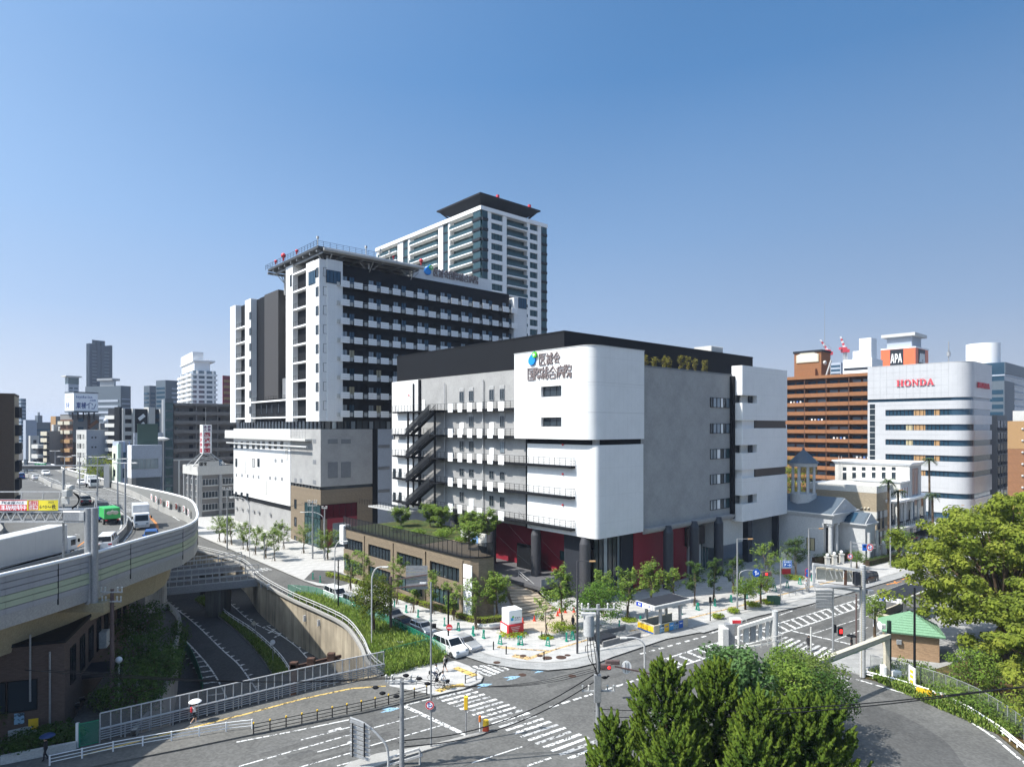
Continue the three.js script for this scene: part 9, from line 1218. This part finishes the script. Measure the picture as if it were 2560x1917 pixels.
// green barricade ends, cones, bollards, cabinet
const trest=()=>{const m=new MB();for(const z of[-.3,.3])m.bar(V3(-.02,0,z),V3(0,.95,z*.35),.09);m.bar(V3(0,.3,-.28),V3(0,.3,.28),.07).bar(V3(0,.62,-.2),V3(0,.62,.2),.07).box(-.1,.1,.8,1,-.13,.13);return m.geo();};
const GB='green barricade stands along the new pavements',places=[[SC,[[105,605,'beside the silver saloon, first round the corner'],[190,635,'second round the corner from the silver saloon'],[322,682,'below the round bed of the red and white signboard'],[467,685,'on the plaza edge, left of a close pair'],[490,688,'on the plaza edge, right of a close pair'],[705,697,'in front of the small plaza tree'],[853,658,'left of two by the shrub bed on the corner'],[902,645,'right of two by the shrub bed on the corner'],[1277,555,'under the tree at the glass corner'],[1447,518,'close to the left end of the subway entrance'],[1607,468,'seen between the pillars of the subway entrance'],[1770,440,'behind the right end of the subway entrance'],[1907,408,'first beyond the subway entrance']]],[SD,[[5,612,'second beyond the subway entrance'],[115,585,'left of the thin signal post beyond the subway entrance'],[226,558,'right of the thin signal post beyond the subway entrance'],[330,532,'just left of the square armed lamp'],[430,508,'behind the left clipped tree'],[518,482,'behind the right clipped tree'],[610,462,'just left of the parking sign post'],[692,440,'just right of the parking sign post'],[773,418,'left of the person in the white shirt'],[852,398,'right of the person in the white shirt']]],[S8,[[575,535,'at the driveway bulge, left of two'],[632,560,'at the driveway bulge, right of two'],[962,675,'behind the clipped evergreen, farthest'],[1220,765,'behind the brown sign post'],[1313,800,'left of a pair behind the dark cars'],[1407,838,'right of a pair behind the dark cars'],[1507,868,'by the thin tall post near the silver small car'],[1615,905,'left of the pole with the no entry sign'],[1725,945,'right of the pole with the no entry sign'],[1845,985,'under the second young tree from the corner']]]];let g0;
for(const[S,l]of places)for(const[x,y,w]of l){const p=P3(g(S(x,y)),.155),lab='green barricade stand '+w;if(!g0){g0=thing('barricade_stand',lab,'barricade',p,.4,GB);part(g0,'frame',trest(),M.coneGreen);part(g0,'reflector',boxG(.05,.06,.14),M.whitePlain).position.set(.08,.85,0);part(g0,'foot',boxG(.3,.06,.7),M.coneGreen);}else copyOf(g0,lab,p,R(0,1));}
let c0;[[502,512,'left of the red bench slab'],[596,497,'right of the red bench slab'],[782,455,'at the foot of the handrail, front'],[798,432,'at the foot of the handrail, behind'],[845,430,'third from the handrail'],[913,425,'nearest the lamp post']].forEach(([x,y,w])=>{const p=P3(g(SC(x,y)),.165),l='red traffic cone at the bottom of the steps, '+w;if(!c0){c0=thing('traffic_cone',l,'traffic cone',p,0,'red cones at the steps');part(c0,'cone',new MB().rod(V3(0,.05,0),V3(0,.75,0),.17,.04,14).geo(),M.coneRed);part(c0,'foot',boxG(.42,.06,.42),M.coneRed);}else copyOf(c0,l,p);});
let b0;[[268,728,'farthest left on the rounded corner'],[370,765,'second on the rounded corner'],[673,812,'on the yellow tactile strip of the corner'],[655,640,'short one by the small plaza tree']].forEach(([x,y,w])=>{const p=P3(g(SC(x,y)),.155),l='dark bollard '+w;if(!b0){b0=thing('bollard',l,'bollard',p,0,'dark bollards on the corner');part(b0,'post',new MB().rod(V3(0,0,0),V3(0,.9,0),.07).geo(),M.steelDark);part(b0,'cap',new MB().ball(V3(0,.9,0),.07).geo(),M.steelDark);}else copyOf(b0,l,p);});
{const q=stand('utility_cabinet','green utility cabinet at the avenue kerb','cabinet',SD,603,548,492);part(q.t,'body',new MB().rbox(-.85,.85,0,q.h,-.4,.4,.04).geo(),mat('cabGreen',[.03,.09,.06]));part(q.t,'door_gap',new MB().box(-.01,.01,.1,q.h-.1,.4,.41).geo(),M.black);const w=stand('signal_post','thin dark post with a small pedestrian signal by the kerb shrubs','signal',SD,196,655,500);rodP(w,.06,M.steelDark);part(w.t,'signal_box',new MB().rbox(-.15,.15,w.h-.7,w.h,-.12,.15).geo(),M.black);const e=stand('sign_post','dark pole with a red no entry sign beside the white people carrier','road sign',S8,1645,1110,625);rodP(e,.1,M.steelDark);disc(e,e.X(1654),e.Y(915),.36,M.signRed);part(e.t,'sign_bar',boxG(.5,.1,.02),M.whitePlain).position.set(e.X(1654),e.Y(922),.15);const c=stand('stone_post','short square stone post standing in the weeds','post',S8,1259,1105,1035,null,.02);part(c.t,'shaft',new MB().rbox(-.28,.28,0,c.h,-.28,.28,.04).geo(),M.offwhite);part(c.t,'cap',new MB().rbox(-.36,.36,c.h,c.h+.14,-.36,.36,.03).geo(),M.offwhite);}
{const a=at(...SB(425,560),-.6),b=at(...SB(790,470),-.6),t=thing('height_bar','rusty brown height limit beam over the mouth of the sunken road','barrier');part(t,'beam',new MB().rod(a,b,.18).geo(),M.rust);part(t,'upper_beam',new MB().bar(a.clone().add(V3(0,.35,-.3)),b.clone().add(V3(0,.3,-.3)),.3).geo(),M.rust);for(const k of[0,.36,.8])part(t,'box',new MB().rbox(-.4,.4,0,1,-.3,.3).geo(),M.rust).position.copy(a.clone().lerp(b,k));part(t,'post',new MB().box(-.3,.3,-7,.8,-.3,.3).geo(),M.rust).position.copy(a);for(const[x,y,y2,m,l]of[[258,1200,1020,M.whitePlain,'round signs seen from behind on a white post on the sunken median'],[120,1005,885,M.cream,'diamond warning sign on the sunken median']]){const p=atT(S8(x,y)),o=thing('road_sign',l,'road sign',p),h=(y-y2)/3.16*-p.z/F;part(o,'post',new MB().rod(V3(0,0,0),V3(0,h,0),.05).geo(),M.steel);const d=part(o,'plate',m===M.cream?boxG(.6,.6,.04):new MB().add(new THREE.CylinderGeometry(.34,.34,.04,20).rotateX(PI/2)).geo(),m);d.position.set(0,h-.1,.07);if(m===M.cream)d.rotation.z=PI/4;}}
// brick station building, clock tower and yard in the shade of the expressway
{const a=P3(g(S2(430,1420)),0),b=P3(g(S2(865,800)),0),t=thing('brick_building','dark brick building with tall windows in the shade under the expressway','building',a,Math.atan2(-(b.z-a.z),b.x-a.x)),L=a.distanceTo(b),h=7.6;part(t,'wall',new MB().box(0,L,0,h,0,11).geo().translate(0,0,-11),M.brick);part(t,'roof',new MB().box(-.1,L+.1,h,h+.3,-11.1,.1).geo(),M.black);for(let i=0;i<8;i++)windowIn(t,1.5,3.2,V3(L*(.09+i*.115),3.4,.03),0,M.glass,M.black,2);for(let i=0;i<3;i++)windowIn(t,2.1,2.6,V3(-.03,2.2,-3-i*2.2),LEFT,M.glass,M.black,1);part(t,'canopy',new MB().box(L*.2,L*.33,2.6,3,0,2.2).geo(),M.greyDark);part(t,'condenser',new MB().rbox(L*.42,L*.47,3.6,5.2,.1,.8).geo(),M.offwhite);part(t,'pipe',new MB().rod(V3(-.2,0,-1),V3(-.2,7,-1),.08).rod(V3(-.2,3,-2.4),V3(-.2,8.6,-2.4),.08).geo(),M.steel);for(const[x,m]of[[-.1,M.paintBlue],[-.12,M.yellow]])part(t,'poster',boxG(.04,.9,.7),m).position.set(x,x<-.11?.6:1.2,x<-.11?-2.2:-3.2);
const q=stand('clock_tower','white clock tower of the brick building at the lower left','clock tower',S2,45,1420,930);part(q.t,'shaft',new MB().box(q.X(-60),q.X(85),0,q.Y(1110),-2,0).geo(),M.whitePlain);part(q.t,'clock_box',new MB().rbox(q.X(-60),q.X(140),q.Y(1110),q.Y(935),-2.4,.3,.05).geo(),M.offwhite);const c=part(q.t,'clock_face',new MB().add(new THREE.TorusGeometry(.62,.03,6,24)).bar(V3(0,0,0),V3(.3,.3,0),.04).bar(V3(0,0,0),V3(.4,-.1,0),.04).geo(),M.black);c.position.set(q.X(100),q.Y(1025),.34);part(q.t,'side_wall',new MB().box(q.X(88),q.X(128),0,q.Y(1240),-.6,-.2).geo(),M.grey);
const w=thing('block_wall','low white tiled wall behind the hedge at the lower left','wall',P3(g(S2(50,1490)),0),0),e=g(S2(330,1420)).sub(g(S2(50,1490)));part(w,'wall',new MB().bar(V3(0,.4,0),e.clone().setY(.4),.25,.8).geo(),M.offwhite);part(w,'coping',new MB().bar(V3(0,.84,0),e.clone().setY(.84),.34,.08).geo(),M.offwhite);const k=thing('planter_wall','white tiled planter wall beside the person with the blue umbrella','wall',P3(g(S2(0,1640)),0)),f=g(S2(510,1540)).sub(g(S2(0,1640)));part(k,'wall',new MB().bar(V3(0,.3,0),f.clone().setY(.3),.3,.6).geo(),M.offwhite);part(k,'coping',new MB().bar(V3(0,.62,0),f.clone().setY(.62),.36,.06).geo(),M.offwhite);const m=thing('mesh_gate','green framed mesh gate between white posts at the railing end','gate',P3(g(S2(530,1530)),.05)),z=g(S2(660,1500)).sub(g(S2(530,1530)));part(m,'frame',new MB().bar(V3(0,1.9,0),z.clone().setY(1.9),.06).bar(V3(0,.1,0),z.clone().setY(.1),.06).bar(V3(0,0,0),V3(0,2,0),.08).geo(),M.fenceGreen);part(m,'mesh',new MB().quad(V3(0,.1,0),z.clone().setY(.1),z.clone().setY(1.9),V3(0,1.9,0)).geo(),M.greenMesh);part(m,'gate_post',new MB().box(-.25,-.05,0,2,-.1,.1).geo(),M.whitePlain);bicycle('dark bicycle parked at the foot of the brick building, nearest',P3(g(S2(500,1310)),0).toArray&&S2(500,1310),.9);bicycle('dark bicycle parked at the foot of the brick building, farther',S2(535,1270),.9);}
scene.traverse((o)=>{if(o.isMesh){o.castShadow=true;o.receiveShadow=true;}});
renderer.render(scene,camera);
